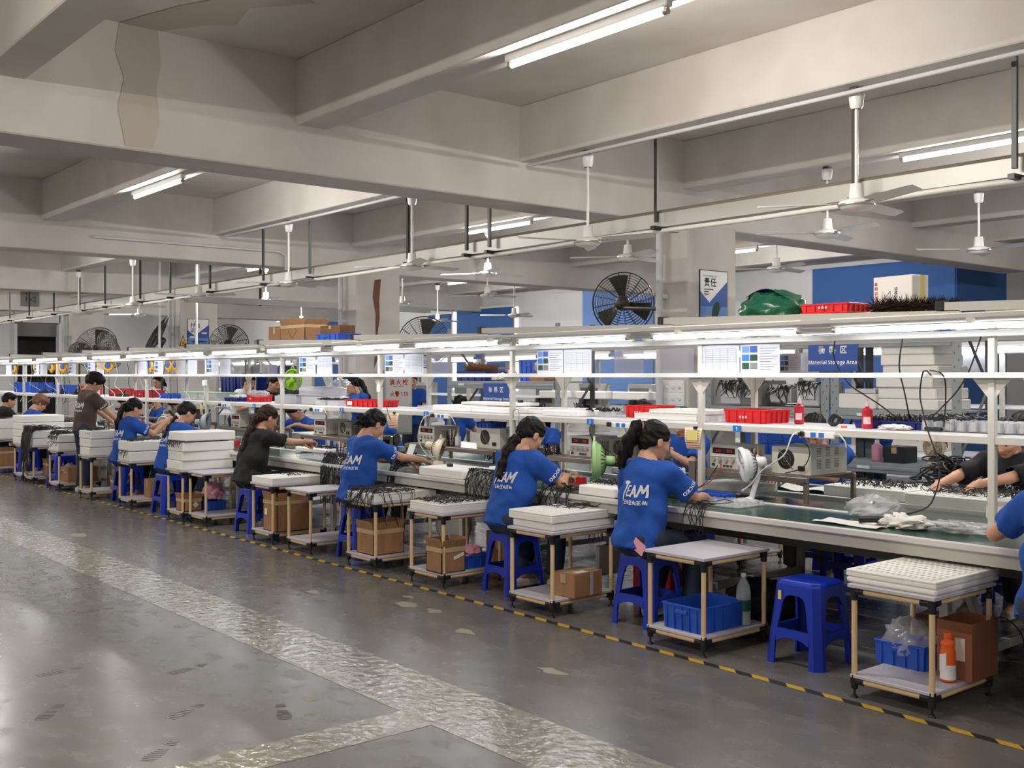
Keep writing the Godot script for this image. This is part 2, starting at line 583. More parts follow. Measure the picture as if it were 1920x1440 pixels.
func tube_lamp(ms: Array, called: String, label: String, at: Vector3, length: float, watts: float, colour: Color, group: String, reflector := false) -> Node3D:
	var t := thing(called, label, "lamp", at, 0.0, group)
	share(t, "housing", ms[0])
	share(t, "tube", ms[1])
	share(t, "end_cap", ms[2])
	# a bare tube throws light all round: two lights tilted outwards, or one straight down under a reflector
	var turns: Array = [0.0] if reflector else [-1.15, 1.15]
	for g: float in turns:
		var l := AreaLight3D.new()
		l.name = "light"
		l.area_size = Vector2(0.028, length - 0.06)
		l.light_energy = watts
		l.light_color = colour
		l.area_range = 20.0
		l.shadow_enabled = true
		l.transform = Transform3D(Basis(Vector3.BACK, g) * Basis(Vector3.RIGHT, -PI / 2), V(sin(g) * 0.018, -0.012 - 0.018 * cos(g) - 0.002, 0))
		t.add_child(l, true)
	return t

func ceiling_lamps() -> void:
	var ms := lamp_mesh(1.22)
	var warm := C(255, 246, 236)
	var cool := C(255, 250, 244)
	for i in 4:
		var bx: float = [-0.35, 3.93, 8.16, 12.4][i]
		for j in 6:
			var z: float = [1.9, -4.15, -10.08, -16.3, -22.7, -29.3][j]
			if i >= 2 and j == 0:
				z = 2.0
			var lab := "tube lamp under the ceiling beam"
			if i == 1 and j == 1: lab = "largest ceiling tube lamp, above the aisle at the top of the picture"
			elif i == 1 and j == 2: lab = "ceiling tube lamp in the left bay, above the stained girder's far side"
			elif i == 2 and j == 1: lab = "long ceiling tube lamp at the right edge behind the big ceiling fan"
			elif i == 2 and j == 2: lab = "ceiling tube lamp behind two dark hanging rods, centre of the picture"
			elif i == 3 and j == 2: lab = "ceiling tube lamp just right of the column with the leaf poster"
			else: lab = ["tube lamp over the empty aisle side", "aisle tube lamp", "tube lamp over the benches", "tube lamp near the window wall"][i] + [" behind the viewer", " in the nearest bay", " in the second bay", " in the third bay", " in the fourth bay", " in the farthest bay"][j]
			tube_lamp(ms, "ceiling_lamp", lab, V(bx, 3.4, z), 1.22, CEIL_W * 1.2, warm if i < 2 and j < 2 else cool, "tube lamps under the ceiling beams")

func floor_marks() -> void:
	var s := MB.new()
	s.box(V(3.06, 0.0005, -14.5), V(0.45, 0.002, 38))
	s.box(V(-0.4, 0.0005, -4.12), V(6.47, 0.002, 0.26))
	struct("trim_2", s, M.stripe_paint).set_meta("label", "pale painted lines on the grey floor")
	var b := MB.new()
	b.box(V(4.61, 0.0005, -13.6), V(0.05, 0.002, 30))
	var t := struct("trim_3", b, M.tape_black)
	t.set_meta("label", "yellow and black hazard tape along the line")
	var k := 0
	var z := 1.2
	while z > -28.4:
		var y := MB.new()
		y.quad(V(4.585, 0.0017, z), V(4.635, 0.0017, z - 0.05), V(4.635, 0.0017, z - 0.16), V(4.585, 0.0017, z - 0.11), Vector3.UP)
		struct("yellow_stripe", y, M.tape_yellow, t)
		z -= 0.22
	# foot prints and worn spots
	var pr: Array = [[2.05, -4.9, 0.5], [2.35, -5.6, 0.3], [1.55, -5.3, 0.9], [1.8, -6.0, 0.2], [2.4, -4.6, 1.2], [1.2, -7.2, 0.4], [0.9, -7.6, 0.6], [2.45, -7.4, 0.1], [1.75, -4.45, 0.7]]
	var host := struct("trim_4", MB.new().box(V(2.6, 0.0004, -4.7), V(0.06, 0.0014, 0.08)), M.chip)
	for f: Array in pr:
		var m := MB.new()
		m.X = Transform3D(Basis(Vector3.UP, f[2]), V(f[0], 0, f[1]))
		for q in 7:
			m.box(V(-0.11 + q * 0.022, 0.0006, 0), V(0.012, 0.0012, 0.075 - absf(q - 2.4) * 0.008))
		for q in 3:
			m.box(V(0.08 + q * 0.02, 0.0006, 0), V(0.011, 0.0012, 0.055 - q * 0.008))
		struct("foot_print", m, M.scuff, host)
	for f: Array in [[4.03, -5.3, 0.10], [4.2, -6.2, 0.13], [4.22, -5.9, 0.1], [3.85, -4.3, 0.12], [3.2, -3.3, 0.1], [3.9, -7.0, 0.09], [4.35, -6.4, 0.07], [3.5, -11.0, 0.16]]:
		var poly := PackedVector2Array()
		for q in 11:
			var a := TAU * q / 11
			var r: float = f[2] * rng.randf_range(0.45, 1.1)
			poly.push_back(Vector2(cos(a) * r * 0.6, sin(a) * r))
		var m := MB.new()
		m.ext(poly, V(f[0], 0.0012, f[1]), Vector3.RIGHT, Vector3.FORWARD, 0.0)
		struct("worn_spot", m, M.chip, host)
	# water stain down the girder over the aisle, and on the ceiling above it
	var w := MB.new()
	w.ext(PackedVector2Array([Vector2(-0.12, 0), Vector2(0.14, 0.02), Vector2(0.16, -0.22), Vector2(0.13, -0.4), Vector2(0.15, -0.62), Vector2(0.1, -0.8), Vector2(-0.08, -0.8), Vector2(-0.13, -0.55), Vector2(-0.09, -0.35), Vector2(-0.15, -0.18)]), V(2.62, 3.92, -7.066), Vector3.RIGHT, Vector3.UP, 0.0)
	w.ext(PackedVector2Array([Vector2(-0.12, 0), Vector2(0.16, 0), Vector2(0.34, 0.3), Vector2(0.5, 0.42), Vector2(0.42, 0.8), Vector2(0.7, 1.15), Vector2(0.36, 1.2), Vector2(0.22, 0.9), Vector2(0.05, 0.55)]), V(2.62, 3.927, -7.066), Vector3.RIGHT, Vector3.BACK, 0.0)
	struct("trim_5", w, M.stain).set_meta("label", "damp stain down the big ceiling girder")
	var dk := MB.new()
	dk.ext(PackedVector2Array([Vector2(-0.05, 3.0), Vector2(0.06, 3.02), Vector2(0.03, 2.7), Vector2(0.04, 2.45), Vector2(0.0, 2.2), Vector2(0.03, 1.9), Vector2(-0.06, 1.7), Vector2(-0.03, 2.1), Vector2(-0.03, 2.5), Vector2(-0.08, 2.75)]), V(8.5, 0, -13.34), Vector3.RIGHT, Vector3.UP, 0.0)
	struct("trim_6", dk, M.carton_dark).set_meta("label", "dark brown streak down the second column")
# ---------------------------------------------------------------- the assembly line
func workbench() -> void:
	var t := thing("assembly_workbench", "long white framed two-sided assembly workbench with green mats, shelf and overhead rails", "workbench")
	var z0 := 1.3
	var z1 := -26.2
	var zc := (z0 + z1) / 2
	var L := z0 - z1
	for sgn: float in [1.0, -1.0]:
		var xa := 5.2 if sgn > 0 else 7.1
		var m := MB.new()
		m.box(V(xa + sgn * 0.3, 0.735, zc), V(0.6, 0.03, L))
		part(t, "work_top", m, M.green_mat)
		m = MB.new()
		m.box(V(xa - sgn * 0.008, 0.737, zc), V(0.036, 0.034, L), 0.004)
		part(t, "edge_trim", m, M.edge_trim)
		m = MB.new()
		m.box(V(xa + sgn * 0.03, 0.685, zc), V(0.03, 0.07, L))
		part(t, "apron", m, M.frame_paint)
		m = MB.new()
		m.box(V(xa + sgn * 0.62, 0.742, zc), V(0.04, 0.03, L), 0.003)
		part(t, "belt_strip", m, M.rail_paint)
		m = MB.new()
		m.box(V(xa + sgn * 0.6, 0.55, zc), V(0.03, 0.1, L))
		part(t, "side_channel", m, M.psu_dark)
	part(t, "conveyor_belt", MB.new().box(V(6.15, 0.724, zc), V(0.58, 0.02, L)), M.belt)
	part(t, "belt_bed", MB.new().box(V(6.15, 0.6, zc), V(0.5, 0.18, L)), M.psu_dark)
	for k in range(-1, 12):
		var z := post_z(k)
		for x: float in [POST_NEAR, POST_FAR]:
			part(t, "post", MB.new().box(V(x, 1.33, z), V(0.04, 1.18, 0.04), 0.003), M.frame_paint)
			var g := MB.new()
			g.ext(PackedVector2Array([Vector2(0, 0), Vector2(0.09, 0), Vector2(0, -0.11)]), V(x - 0.004, 1.585, z + 0.02), Vector3.BACK, Vector3.UP, 0.008)
			g.ext(PackedVector2Array([Vector2(0, 0), Vector2(-0.09, 0), Vector2(0, -0.11)]), V(x - 0.004, 1.585, z - 0.02), Vector3.BACK, Vector3.UP, 0.008)
			part(t, "gusset", g, M.frame_paint)
		for x: float in [5.3, 7.0]:
			part(t, "leg", MB.new().box(V(x, 0.36, z + 0.02), V(0.05, 0.64, 0.05), 0.003).box(V(x, 0.02, z + 0.02), V(0.07, 0.04, 0.07)), M.frame_paint)
		var br := MB.new()
		br.X = Transform3D(Basis(Vector3.BACK, 0.6), V(5.62, 0.32, z + 0.02))
		br.box(Vector3.ZERO, V(0.05, 0.74, 0.04), 0.003)
		part(t, "brace", br, M.frame_paint)
		part(t, "foot_rail", MB.new().box(V(6.15, 0.1, z + 0.02), V(1.7, 0.05, 0.05), 0.003), M.frame_paint)
		part(t, "arm", MB.new().box(V(6.15, 1.9, z), V(1.14, 0.03, 0.03)), M.frame_paint)
		if k < 11:
			var zb := post_z(k + 1)
			var sh := MB.new()
			sh.box(V(6.15, 1.2575, (z + zb) / 2), V(0.6, 0.016, 2.05))
			part(t, "shelf_board", sh, M.shelf_white)
			sh = MB.new()
			for x: float in [5.845, 6.455]:
				sh.box(V(x, 1.237, (z + zb) / 2), V(0.02, 0.042, 2.05), 0.002)
			part(t, "shelf_frame", sh, M.frame_paint)
	for x: float in [5.815, 6.485]:
		part(t, "mid_rail", MB.new().box(V(x, 1.6, zc), V(0.03, 0.032, L), 0.003), M.rail_paint)
		part(t, "upper_rail", MB.new().box(V(x, 1.835, zc), V(0.03, 0.036, L), 0.003), M.rail_paint)
	part(t, "lamp_rail", MB.new().box(V(5.63, 1.925, zc), V(0.05, 0.025, L), 0.003).box(V(6.6, 1.925, zc), V(0.05, 0.025, L), 0.003), M.alu_dull)
	# overlapping roof trays of folded aluminium, the far end of each riding on the next
	for k in range(-1, 11):
		var z := post_z(k) - 0.06
		var zb := post_z(k + 1) - 0.02
		var m := MB.new()
		m.X = Transform3D(Basis(Vector3.RIGHT, 0.022), V(6.1, 1.965, (z + zb) / 2 - 0.1))
		m.box(V(0, 0, 0), V(0.9, 0.012, 2.2)).box(V(-0.45, -0.006, 0), V(0.012, 0.05, 2.2)).box(V(0.45, -0.006, 0), V(0.012, 0.05, 2.2))
		var tr := part(t, "roof_tray", m, M.alu_dull)
		var e := MB.new()
		e.X = m.X
		e.box(V(-0.43, 0.0, -1.105), V(0.07, 0.056, 0.05), 0.004)
		var ec := MeshInstance3D.new()
		ec.name = "end_cap"
		ec.mesh = e.mesh(M.black_plastic)
		tr.add_child(ec)

const LAMP_AT := ["the seat at the right edge", "the round clear bag on the bench", "the white desk fan", "the green desk fan", "the long white foam", "the woman with the hair knot", "the silver blister stacks", "the small red basket", "the green lidded boxes", "the flat blue shelf tray", "the man in brown", "the bright red crate", "the person with light brown hair", "the black shirted person at the left edge", "the left pale blue bins", "the far left balancer", "the last post at the far end"]

func bench_lamps() -> void:
	var ms := lamp_mesh(1.25, 0.04)
	var cool := C(244, 247, 255)
	for j in 17:
		var z := -1.63 - 1.49 * j
		tube_lamp(ms, "bench_lamp", "front row bench tube lamp above " + LAMP_AT[j], V(5.65, 1.885, z), 1.25, BENCH_W, cool, "front row of bench tube lamps", true)
	for j in 18:
		var z := -1.5 - 1.36 * j
		tube_lamp(ms, "bench_lamp", "rear bench tube lamp, behind that above " + LAMP_AT[mini(j, 16)] if j < 17 else "last rear row bench tube lamp at the far end", V(6.6, 1.885, z), 1.25, BENCH_W, cool, "rear row of bench tube lamps", true)
# ---------------------------------------------------------------- trolleys, stools, trays, boxes
var trolley0: Node3D
var stool0: Node3D

func make_trolley() -> Node3D:
	var t := thing("pipe_trolley", "x", "trolley")
	part(t, "top_board", MB.new().box(V(0, 0.556, 0), V(0.6, 0.018, 0.46), 0.002), M.trolley_board)
	part(t, "lower_board", MB.new().box(V(0, 0.108, 0), V(0.585, 0.016, 0.44), 0.002), M.trolley_board)
	var leg := MB.new().cyl(V(0, 0.06, 0), V(0, 0.53, 0), 0.014, -1, 14).mesh(M.cream_pipe)
	var rx := MB.new().cyl(V(-0.235, 0, 0), V(0.235, 0, 0), 0.0138, -1, 14).mesh(M.cream_pipe)
	var rz := MB.new().cyl(V(0, 0, -0.165), V(0, 0, 0.165), 0.0138, -1, 14).mesh(M.cream_pipe)
	var ft := MB.new()
	ft.cyl(V(0, 0.012, 0), V(0, 0.06, 0), 0.006, -1, 8).cyl(V(0, 0, 0), V(0, 0.012, 0), 0.02, 0.012, 12).cyl(V(0, 0.045, 0), V(0, 0.06, 0), 0.017, -1, 10)
	var fm := ft.mesh(M.black_plastic)
	for sx: float in [-1, 1]:
		for sz: float in [-1, 1]:
			share(t, "leg", leg, V(sx * 0.275, 0, sz * 0.205))
			share(t, "foot", fm, V(sx * 0.275, 0, sz * 0.205))
			for y: float in [0.085, 0.53]:
				var j := MB.new()
				j.box(V(0, 0, 0), V(0.036, 0.042, 0.036), 0.007)
				j.cyl(V(0, 0, 0), V(-sx * 0.055, 0, 0), 0.0185, -1, 12).cyl(V(0, 0, 0), V(0, 0, -sz * 0.055), 0.0185, -1, 12)
				j.box(V(-sx * 0.036, 0, sz * 0.016), V(0.02, 0.016, 0.008), 0.002)
				j.cyl(V(0, -0.03 if y < 0.3 else 0.0, 0), V(0, 0.03 if y < 0.3 else -0.045, 0), 0.0185, -1, 12)
				part(t, "joint", j, M.black_plastic, V(sx * 0.275, y, sz * 0.205))
	for y: float in [0.085, 0.53]:
		for s: float in [-1, 1]:
			share(t, "rail", rx, V(0, y, s * 0.205))
			share(t, "rail", rz, V(s * 0.275, y, 0))
	return t

func make_stool() -> Node3D:
	var t := thing("plastic_stool", "x", "stool")
	var hw := func(y: float) -> float: return lerpf(0.185, 0.142, y / 0.46)
	# the seat, with softened edges
	var m := MB.new()
	var ring := func(r: float, y: float) -> PackedVector3Array:
		var a := PackedVector3Array()
		for k in 8:
			var cx: float = r * (1.0 if k in [0, 1, 6, 7] else -1.0)
			var cz: float = r * (1.0 if k in [0, 1, 2, 3] else -1.0)
			var cut := 0.036
			if k in [0, 3, 4, 7]: cz -= cut * signf(cz)
			else: cx -= cut * signf(cx)
			a.push_back(V(cx, y, cz))
		return a
	var rs: Array = [ring.call(0.142, 0.435), ring.call(0.141, 0.45), ring.call(0.134, 0.459), ring.call(0.12, 0.462)]
	for q in 3:
		for k in 8:
			var o: Vector3 = ((rs[q][k] as Vector3) + (rs[q][(k + 1) % 8] as Vector3)) * 0.5
			m.quad(rs[q][k], rs[q][(k + 1) % 8], rs[q + 1][(k + 1) % 8], rs[q + 1][k], (V(o.x, 0.05 if q == 0 else 0.12 * q, o.z)).normalized())
	for k in 8:
		m.tri(V(0, 0.46, 0), rs[3][k], rs[3][(k + 1) % 8], Vector3.UP, Vector3.UP, Vector3.UP)
		m.tri(V(0, 0.452, 0), rs[0][k], rs[0][(k + 1) % 8], Vector3.DOWN, Vector3.DOWN, Vector3.DOWN)
	part(t, "seat", m, M.stool_blue)
	# a point of a side wall: u across, y up, d inwards
	var at := func(s: int, u: float, y: float, d: float) -> Vector3:
		return Basis(Vector3.UP, s * PI / 2) * V(u, y, (hw.call(y) as float) - d)
	var slab := func(mb: MB, s: int, pts: Array) -> void:
		var c := Vector3.ZERO
		var f := []
		var b := []
		for q: Vector2 in pts:
			f.push_back(at.call(s, q.x, q.y, 0.0))
			b.push_back(at.call(s, q.x, q.y, 0.014))
			c += at.call(s, q.x, q.y, 0.007)
		c /= pts.size()
		var nn: Vector3 = Basis(Vector3.UP, s * PI / 2) * V(0, 0.1, 1)
		mb.quad(f[0], f[1], f[2], f[3], nn)
		mb.quad(b[0], b[1], b[2], b[3], -nn)
		for k in 4:
			var mid: Vector3 = (f[k] + f[(k + 1) % 4] + b[k] + b[(k + 1) % 4]) / 4.0
			mb.quad(f[k], f[(k + 1) % 4], b[(k + 1) % 4], b[k], (mid - c).normalized())
	for s in 4:
		var a := MB.new()       # apron with the arched opening below it
		var xs := [-0.075, -0.07, -0.055, -0.03, 0.03, 0.055, 0.07, 0.075]
		var ys := [0.33, 0.355, 0.375, 0.385, 0.385, 0.375, 0.355, 0.33]
		for k in 7:
			slab.call(a, s, [Vector2(xs[k], ys[k]), Vector2(xs[k + 1], ys[k + 1]), Vector2(xs[k + 1], 0.44), Vector2(xs[k], 0.44)])
		part(t, "apron", a, M.stool_blue)
		a = MB.new()            # the stretcher low down
		for k in 6:
			var x0 := -0.105 + 0.035 * k
			var lo := [0.125, 0.142, 0.15, 0.153, 0.15, 0.142, 0.125]
			slab.call(a, s, [Vector2(x0, lo[k]), Vector2(x0 + 0.035, lo[k + 1]), Vector2(x0 + 0.035, 0.198), Vector2(x0, 0.198)])
		part(t, "stretcher", a, M.stool_blue)
		a = MB.new()            # a leg: two wings and the cut corner between them
		var st := [0.0, 0.12, 0.2, 0.34, 0.44]
		for k in 4:
			var y0: float = st[k]
			var y1: float = st[k + 1]
			var e := func(y: float) -> float: return (hw.call(y) as float) - 0.034
			var iw := func(y: float) -> float: return (0.112 if y < 0.13 else (0.1 if y < 0.25 else 0.075))
			slab.call(a, s, [Vector2(iw.call(y0), y0), Vector2(e.call(y0), y0), Vector2(e.call(y1), y1), Vector2(iw.call(y1), y1)])
			slab.call(a, (s + 1) % 4, [Vector2(-iw.call(y0), y0), Vector2(-e.call(y0), y0), Vector2(-e.call(y1), y1), Vector2(-iw.call(y1), y1)])
			var p0: Vector3 = at.call(s, e.call(y0), y0, 0.0)
			var p1: Vector3 = at.call(s, e.call(y1), y1, 0.0)
			var q0: Vector3 = at.call((s + 1) % 4, -e.call(y0), y0, 0.0)
			var q1: Vector3 = at.call((s + 1) % 4, -e.call(y1), y1, 0.0)
			var nn := V(p0.x + q0.x, 0.02, p0.z + q0.z).normalized()
			a.quad(p0, q0, q1, p1, nn)
			var iw2 := nn * -0.014
			a.quad(p0 + iw2, q0 + iw2, q1 + iw2, p1 + iw2, -nn)
			if k == 0:
				a.quad(p0, q0, q0 + iw2, p0 + iw2, Vector3.DOWN)
		part(t, "leg", a, M.stool_blue)
	return t

func foam_mesh(sx: float, h: float, sz: float, nx := 0, nz := 0, hole := Vector2(0.6, 0.5)) -> MB:
	var m := MB.new()
	if nx == 0:
		m.box(V(0, h / 2, 0), V(sx, h, sz), 0.009)
		return m
	var dep := 0.014
	m.box(V(0, (h - dep) / 2, 0), V(sx, h - dep, sz), 0.004)
	var mx := 0.03
	var x0 := -sx / 2
	var z0 := -sz / 2
	for s: float in [-1, 1]:
		m.box(V(s * (sx / 2 - mx / 2), h - dep / 2, 0), V(mx, dep, sz), 0.004)
		m.box(V(0, h - dep / 2, s * (sz / 2 - mx / 2)), V(sx - 2 * mx, dep, mx), 0.003)
	var cx := (sx - 2 * mx) / nx
	var cz := (sz - 2 * mx) / nz
	for i in nx:
		for j in nz:
			var a := x0 + mx + i * cx
			var b := z0 + mx + j * cz
			var px := cx * (1.0 - hole.x) / 2
			var pz := cz * (1.0 - hole.y) / 2
			m.quad(V(a, h, b), V(a + cx, h, b), V(a + cx, h, b + pz), V(a, h, b + pz), Vector3.UP)
			m.quad(V(a, h, b + cz - pz), V(a + cx, h, b + cz - pz), V(a + cx, h, b + cz), V(a, h, b + cz), Vector3.UP)
			m.quad(V(a, h, b + pz), V(a + px, h, b + pz), V(a + px, h, b + cz - pz), V(a, h, b + cz - pz), Vector3.UP)
			m.quad(V(a + cx - px, h, b + pz), V(a + cx, h, b + pz), V(a + cx, h, b + cz - pz), V(a + cx - px, h, b + cz - pz), Vector3.UP)
			var l := a + px
			var r := a + cx - px
			var n := b + pz
			var f := b + cz - pz
			m.quad(V(l, h, n), V(r, h, n), V(r, h - dep, n), V(l, h - dep, n), Vector3.BACK)
			m.quad(V(l, h, f), V(r, h, f), V(r, h - dep, f), V(l, h - dep, f), Vector3.FORWARD)
			m.quad(V(l, h, n), V(l, h, f), V(l, h - dep, f), V(l, h - dep, n), Vector3.RIGHT)
			m.quad(V(r, h, n), V(r, h, f), V(r, h - dep, f), V(r, h - dep, n), Vector3.LEFT)
	return m

func foam(label: String, at: Vector3, size: Vector3, nx := 0, nz := 0, turn := 0.0, group := "white foam trays") -> MeshInstance3D:
	return solo("foam_tray", label, "foam tray", foam_mesh(size.x, size.y, size.z, nx, nz), M.foam, at, turn, group)

# a heap of loose thin cables lying over an area; some hang over the -x edge
func cables(label: String, at: Vector3, sx: float, sz: float, count: int, length := 0.3, hang := 0.0, turn := 0.0, high := 0.02, m: Material = null, r := 0.0026, group := "loose black cables") -> MeshInstance3D:
	var mb := MB.new()
	for k in count:
		var p := V(rng.randf_range(-0.5, 0.5) * sx, 0.004, rng.randf_range(-0.5, 0.5) * sz)
		var hd := rng.randf_range(-0.5, 0.5) + (PI if hang > 0.0 else float(rng.randi() % 2) * PI)
		var pts := []
		var n := 7
		var drop := hang > 0.0 and rng.randf() < 0.7
		if drop:
			p.x = rng.randf_range(-0.5, 0.0) * sx
		for i in n:
			var s := float(i) / (n - 1)
			var y := 0.004 + rng.randf_range(0.2, 1.0) * high * (0.4 + sin(s * PI))
			var q := V(clampf(p.x, -sx * 0.5, sx * 0.5), y, clampf(p.z, -sz * 0.5, sz * 0.5))
			if drop:
				q.x = p.x
				if p.x < -sx * 0.5:
					var over := -sx * 0.5 - p.x
					q = V(-sx * 0.5 - minf(over * 0.25, 0.035) - 0.004, 0.012 - over * hang / (length * 0.5), q.z)
			pts.push_back(q)
			hd += rng.randf_range(-0.55, 0.55) * (0.4 if hang > 0.0 else 1.0)
			p += V(cos(hd), 0, sin(hd)) * length / (n - 1)
		var fine := []
		for i in n - 1:
			var a: Vector3 = pts[maxi(i - 1, 0)]
			var b: Vector3 = pts[i]
			var c: Vector3 = pts[i + 1]
			var d: Vector3 = pts[mini(i + 2, n - 1)]
			fine.push_back(b)
			fine.push_back(b.cubic_interpolate(c, a, d, 0.5))
		fine.push_back(pts[n - 1])
		mb.tube(fine, r, 5)
	return solo("cable_heap", label, "cables", mb, m if m else M.cable_black, at, turn, group, "stuff")

# one cable through the given points
func wire(called: String, label: String, pts: Array, r: float, m: Material, group := "") -> MeshInstance3D:
	var c := Curve3D.new()
	for i in pts.size():
		var d: Vector3 = ((pts[mini(i + 1, pts.size() - 1)] as Vector3) - (pts[maxi(i - 1, 0)] as Vector3)) / 6.0
		c.add_point(pts[i], -d, d)
	var l := c.get_baked_length()
	var n := clampi(int(l / 0.03), 6, 60)
	var f := []
	for i in n + 1:
		f.push_back(c.sample_baked(l * i / n, true))
	return solo(called, label, "cable", MB.new().tube(f, r, 7), m, Vector3.ZERO, 0.0, group)

func carton(called: String, label: String, at: Vector3, s: Vector3, open := false, turn := 0.0, m: Material = null, group := "") -> Node3D:
	var k: Material = m if m else M.carton
	var t := thing(called, label, "box", at, turn, group)
	var b := MB.new()
	if open:
		var w := 0.006
		b.box(V(0, w / 2, 0), V(s.x, w, s.z))
		for q: float in [-1, 1]:
			b.box(V(q * (s.x / 2 - w / 2), s.y / 2, 0), V(w, s.y, s.z))
			b.box(V(0, s.y / 2, q * (s.z / 2 - w / 2)), V(s.x, s.y, w))
		part(t, "body", b, k)
		for q: float in [-1, 1]:
			var f := MB.new()
			f.X = Transform3D(Basis(Vector3.BACK, -q * 0.25), V(q * s.x / 2, s.y, 0))
			f.box(V(0, 0.03, 0), V(0.005, 0.06, s.z * 0.98))
			part(t, "flap", f, k)
			f = MB.new()
			f.X = Transform3D(Basis(Vector3.RIGHT, q * 0.3), V(0, s.y, q * s.z / 2))
			f.box(V(0, 0.025, 0), V(s.x * 0.96, 0.05, 0.005))
			part(t, "flap", f, k)
		var tp := MB.new()
		tp.box(V(-s.x / 2 - 0.001, s.y * 0.86, 0), V(0.003, 0.035, s.z)).box(V(0, s.y * 0.86, s.z / 2 + 0.001), V(s.x, 0.035, 0.003))
		part(t, "tape_strip", tp, M.packing_tape)
	else:
		b.box(V(0, s.y / 2, 0), s, 0.004)
		part(t, "body", b, k)
		for q: float in [-1, 1]:
			part(t, "flap", MB.new().box(V(0, s.y + 0.002, q * s.z * 0.25), V(s.x * 0.995, 0.005, s.z * 0.487), 0.001), k)
		var tp := MB.new()
		tp.box(V(0, s.y + 0.005, 0), V(s.x + 0.006, 0.002, 0.048)).box(V(s.x / 2 + 0.002, s.y * 0.8, 0), V(0.002, s.y * 0.4, 0.048)).box(V(-s.x / 2 - 0.002, s.y * 0.8, 0), V(0.002, s.y * 0.4, 0.048))
		part(t, "tape_strip", tp, M.packing_tape)
	return t

func carton_sticker(t: Node3D, s: Vector3, off: Vector2, wh: Vector2, side := -1, tilt := 0.0) -> void:
	var b := MB.new()
	if side == -1:
		b.X = Transform3D(Basis(Vector3.RIGHT, tilt), V(-s.x / 2 - 0.002, s.y * 0.5 + off.y, off.x))
		b.box(Vector3.ZERO, V(0.002, wh.y, wh.x))
	else:
		b.X = Transform3D(Basis(Vector3.BACK, tilt), V(off.x, s.y * 0.5 + off.y, s.z / 2 + 0.002))
		b.box(Vector3.ZERO, V(wh.x, wh.y, 0.002))
	part(t, "sticker", b, M.sticker)

# an open plastic crate with a rim and ribs
func crate(called: String, label: String, at: Vector3, s: Vector3, m: Material, turn := 0.0, group := "", ribs := 4) -> Node3D:
	var t := thing(called, label, "crate", at, turn, group)
	var b := MB.new()
	var k := 0.93
	var lo := V(s.x * k / 2, 0, s.z * k / 2)
	var hi := V(s.x / 2 - 0.004, s.y, s.z / 2 - 0.004)
	for q: float in [0.0, 0.006]:
		var l := lo - V(q, -q, q)
		var h := hi - V(q, 0, q)
		var sg := 1.0 if q == 0.0 else -1.0
		b.quad(V(-l.x, l.y, l.z), V(l.x, l.y, l.z), V(h.x, h.y, h.z), V(-h.x, h.y, h.z), V(0, 0, sg))
		b.quad(V(-l.x, l.y, -l.z), V(l.x, l.y, -l.z), V(h.x, h.y, -h.z), V(-h.x, h.y, -h.z), V(0, 0, -sg))
		b.quad(V(l.x, l.y, -l.z), V(l.x, l.y, l.z), V(h.x, h.y, h.z), V(h.x, h.y, -h.z), V(sg, 0, 0))
		b.quad(V(-l.x, l.y, -l.z), V(-l.x, l.y, l.z), V(-h.x, h.y, h.z), V(-h.x, h.y, -h.z), V(-sg, 0, 0))
		b.quad(V(-l.x, l.y, -l.z), V(l.x, l.y, -l.z), V(l.x, l.y, l.z), V(-l.x, l.y, l.z), V(0, -sg, 0))
	part(t, "body", b, m)
	var r := MB.new()
	for q: float in [-1, 1]:
		r.box(V(0, s.y - 0.006, q * (s.z / 2 - 0.005)), V(s.x, 0.012, 0.012), 0.002)
		r.box(V(q * (s.x / 2 - 0.005), s.y - 0.006, 0), V(0.012, 0.012, s.z - 0.022), 0.002)
	part(t, "rim", r, m)
	for q: float in [-1, 1]:
		for j in ribs:
			var f := (j + 0.5) / ribs - 0.5
			var ra := MB.new()
			ra.box(V(f * s.x * 0.95, s.y * 0.48, q * (s.z * 0.483 + 0.001)), V(0.008, s.y * 0.9, 0.012))
			part(t, "rib", ra, m)
			ra = MB.new()
			ra.box(V(q * (s.x * 0.483 + 0.001), s.y * 0.48, f * s.z * 0.95), V(0.012, s.y * 0.9, 0.008))
			part(t, "rib", ra, m)
		if s.y > 0.1:
			part(t, "handle", MB.new().box(V(q * (s.x / 2 - 0.002), s.y * 0.72, 0), V(0.018, 0.022, s.z * 0.3), 0.003), m)
	return t

func bottle(called: String, label: String, cat: String, at: Vector3, profile: Array, m: Material, cap: Array, cm: Material, group := "", turn := 0.0) -> Node3D:
	var t := thing(called, label, cat, at, turn, group)
	part(t, "body", MB.new().lathe(profile, Vector3.ZERO, 18), m)
	part(t, "cap", MB.new().lathe(cap, Vector3.ZERO, 14), cm)
	return t

# crumpled soft thing: a noisy ellipsoid
func lump(c: Vector3, r: Vector3, seed_: int, rough := 0.3, seg := 26, rings := 16, flat_base := true) -> MB:
	var f := FastNoiseLite.new()
	f.seed = seed_
	f.frequency = 1.6
	f.fractal_octaves = 3
	var g := func(s: float, q: float) -> Vector3:
		var a := s * TAU
		var b := (q - 0.5) * PI
		var d := V(cos(a) * cos(b), sin(b), -sin(a) * cos(b))
		var k := 1.0 + rough * f.get_noise_3dv(d * 1.4) * 2.0 + rough * 0.5 * absf(f.get_noise_3dv(d * 4.0))
		var p := d * r * k
		if flat_base:
			p.y = maxf(p.y, -r.y * 0.55)
		return c + p
	return MB.new().sheet(g, seg, rings)
# ---------------------------------------------------------------- people
# A field of tapered capsules joined by a smooth minimum, meshed as surface nets.
class Blob:
	var a: Vector3
	var b: Vector3
	var ra: float
	var rb: float
	var S: Vector3
	var k: float
	var op: int       # 0 joins, 1 carves
	var flat: bool    # cut off square at b

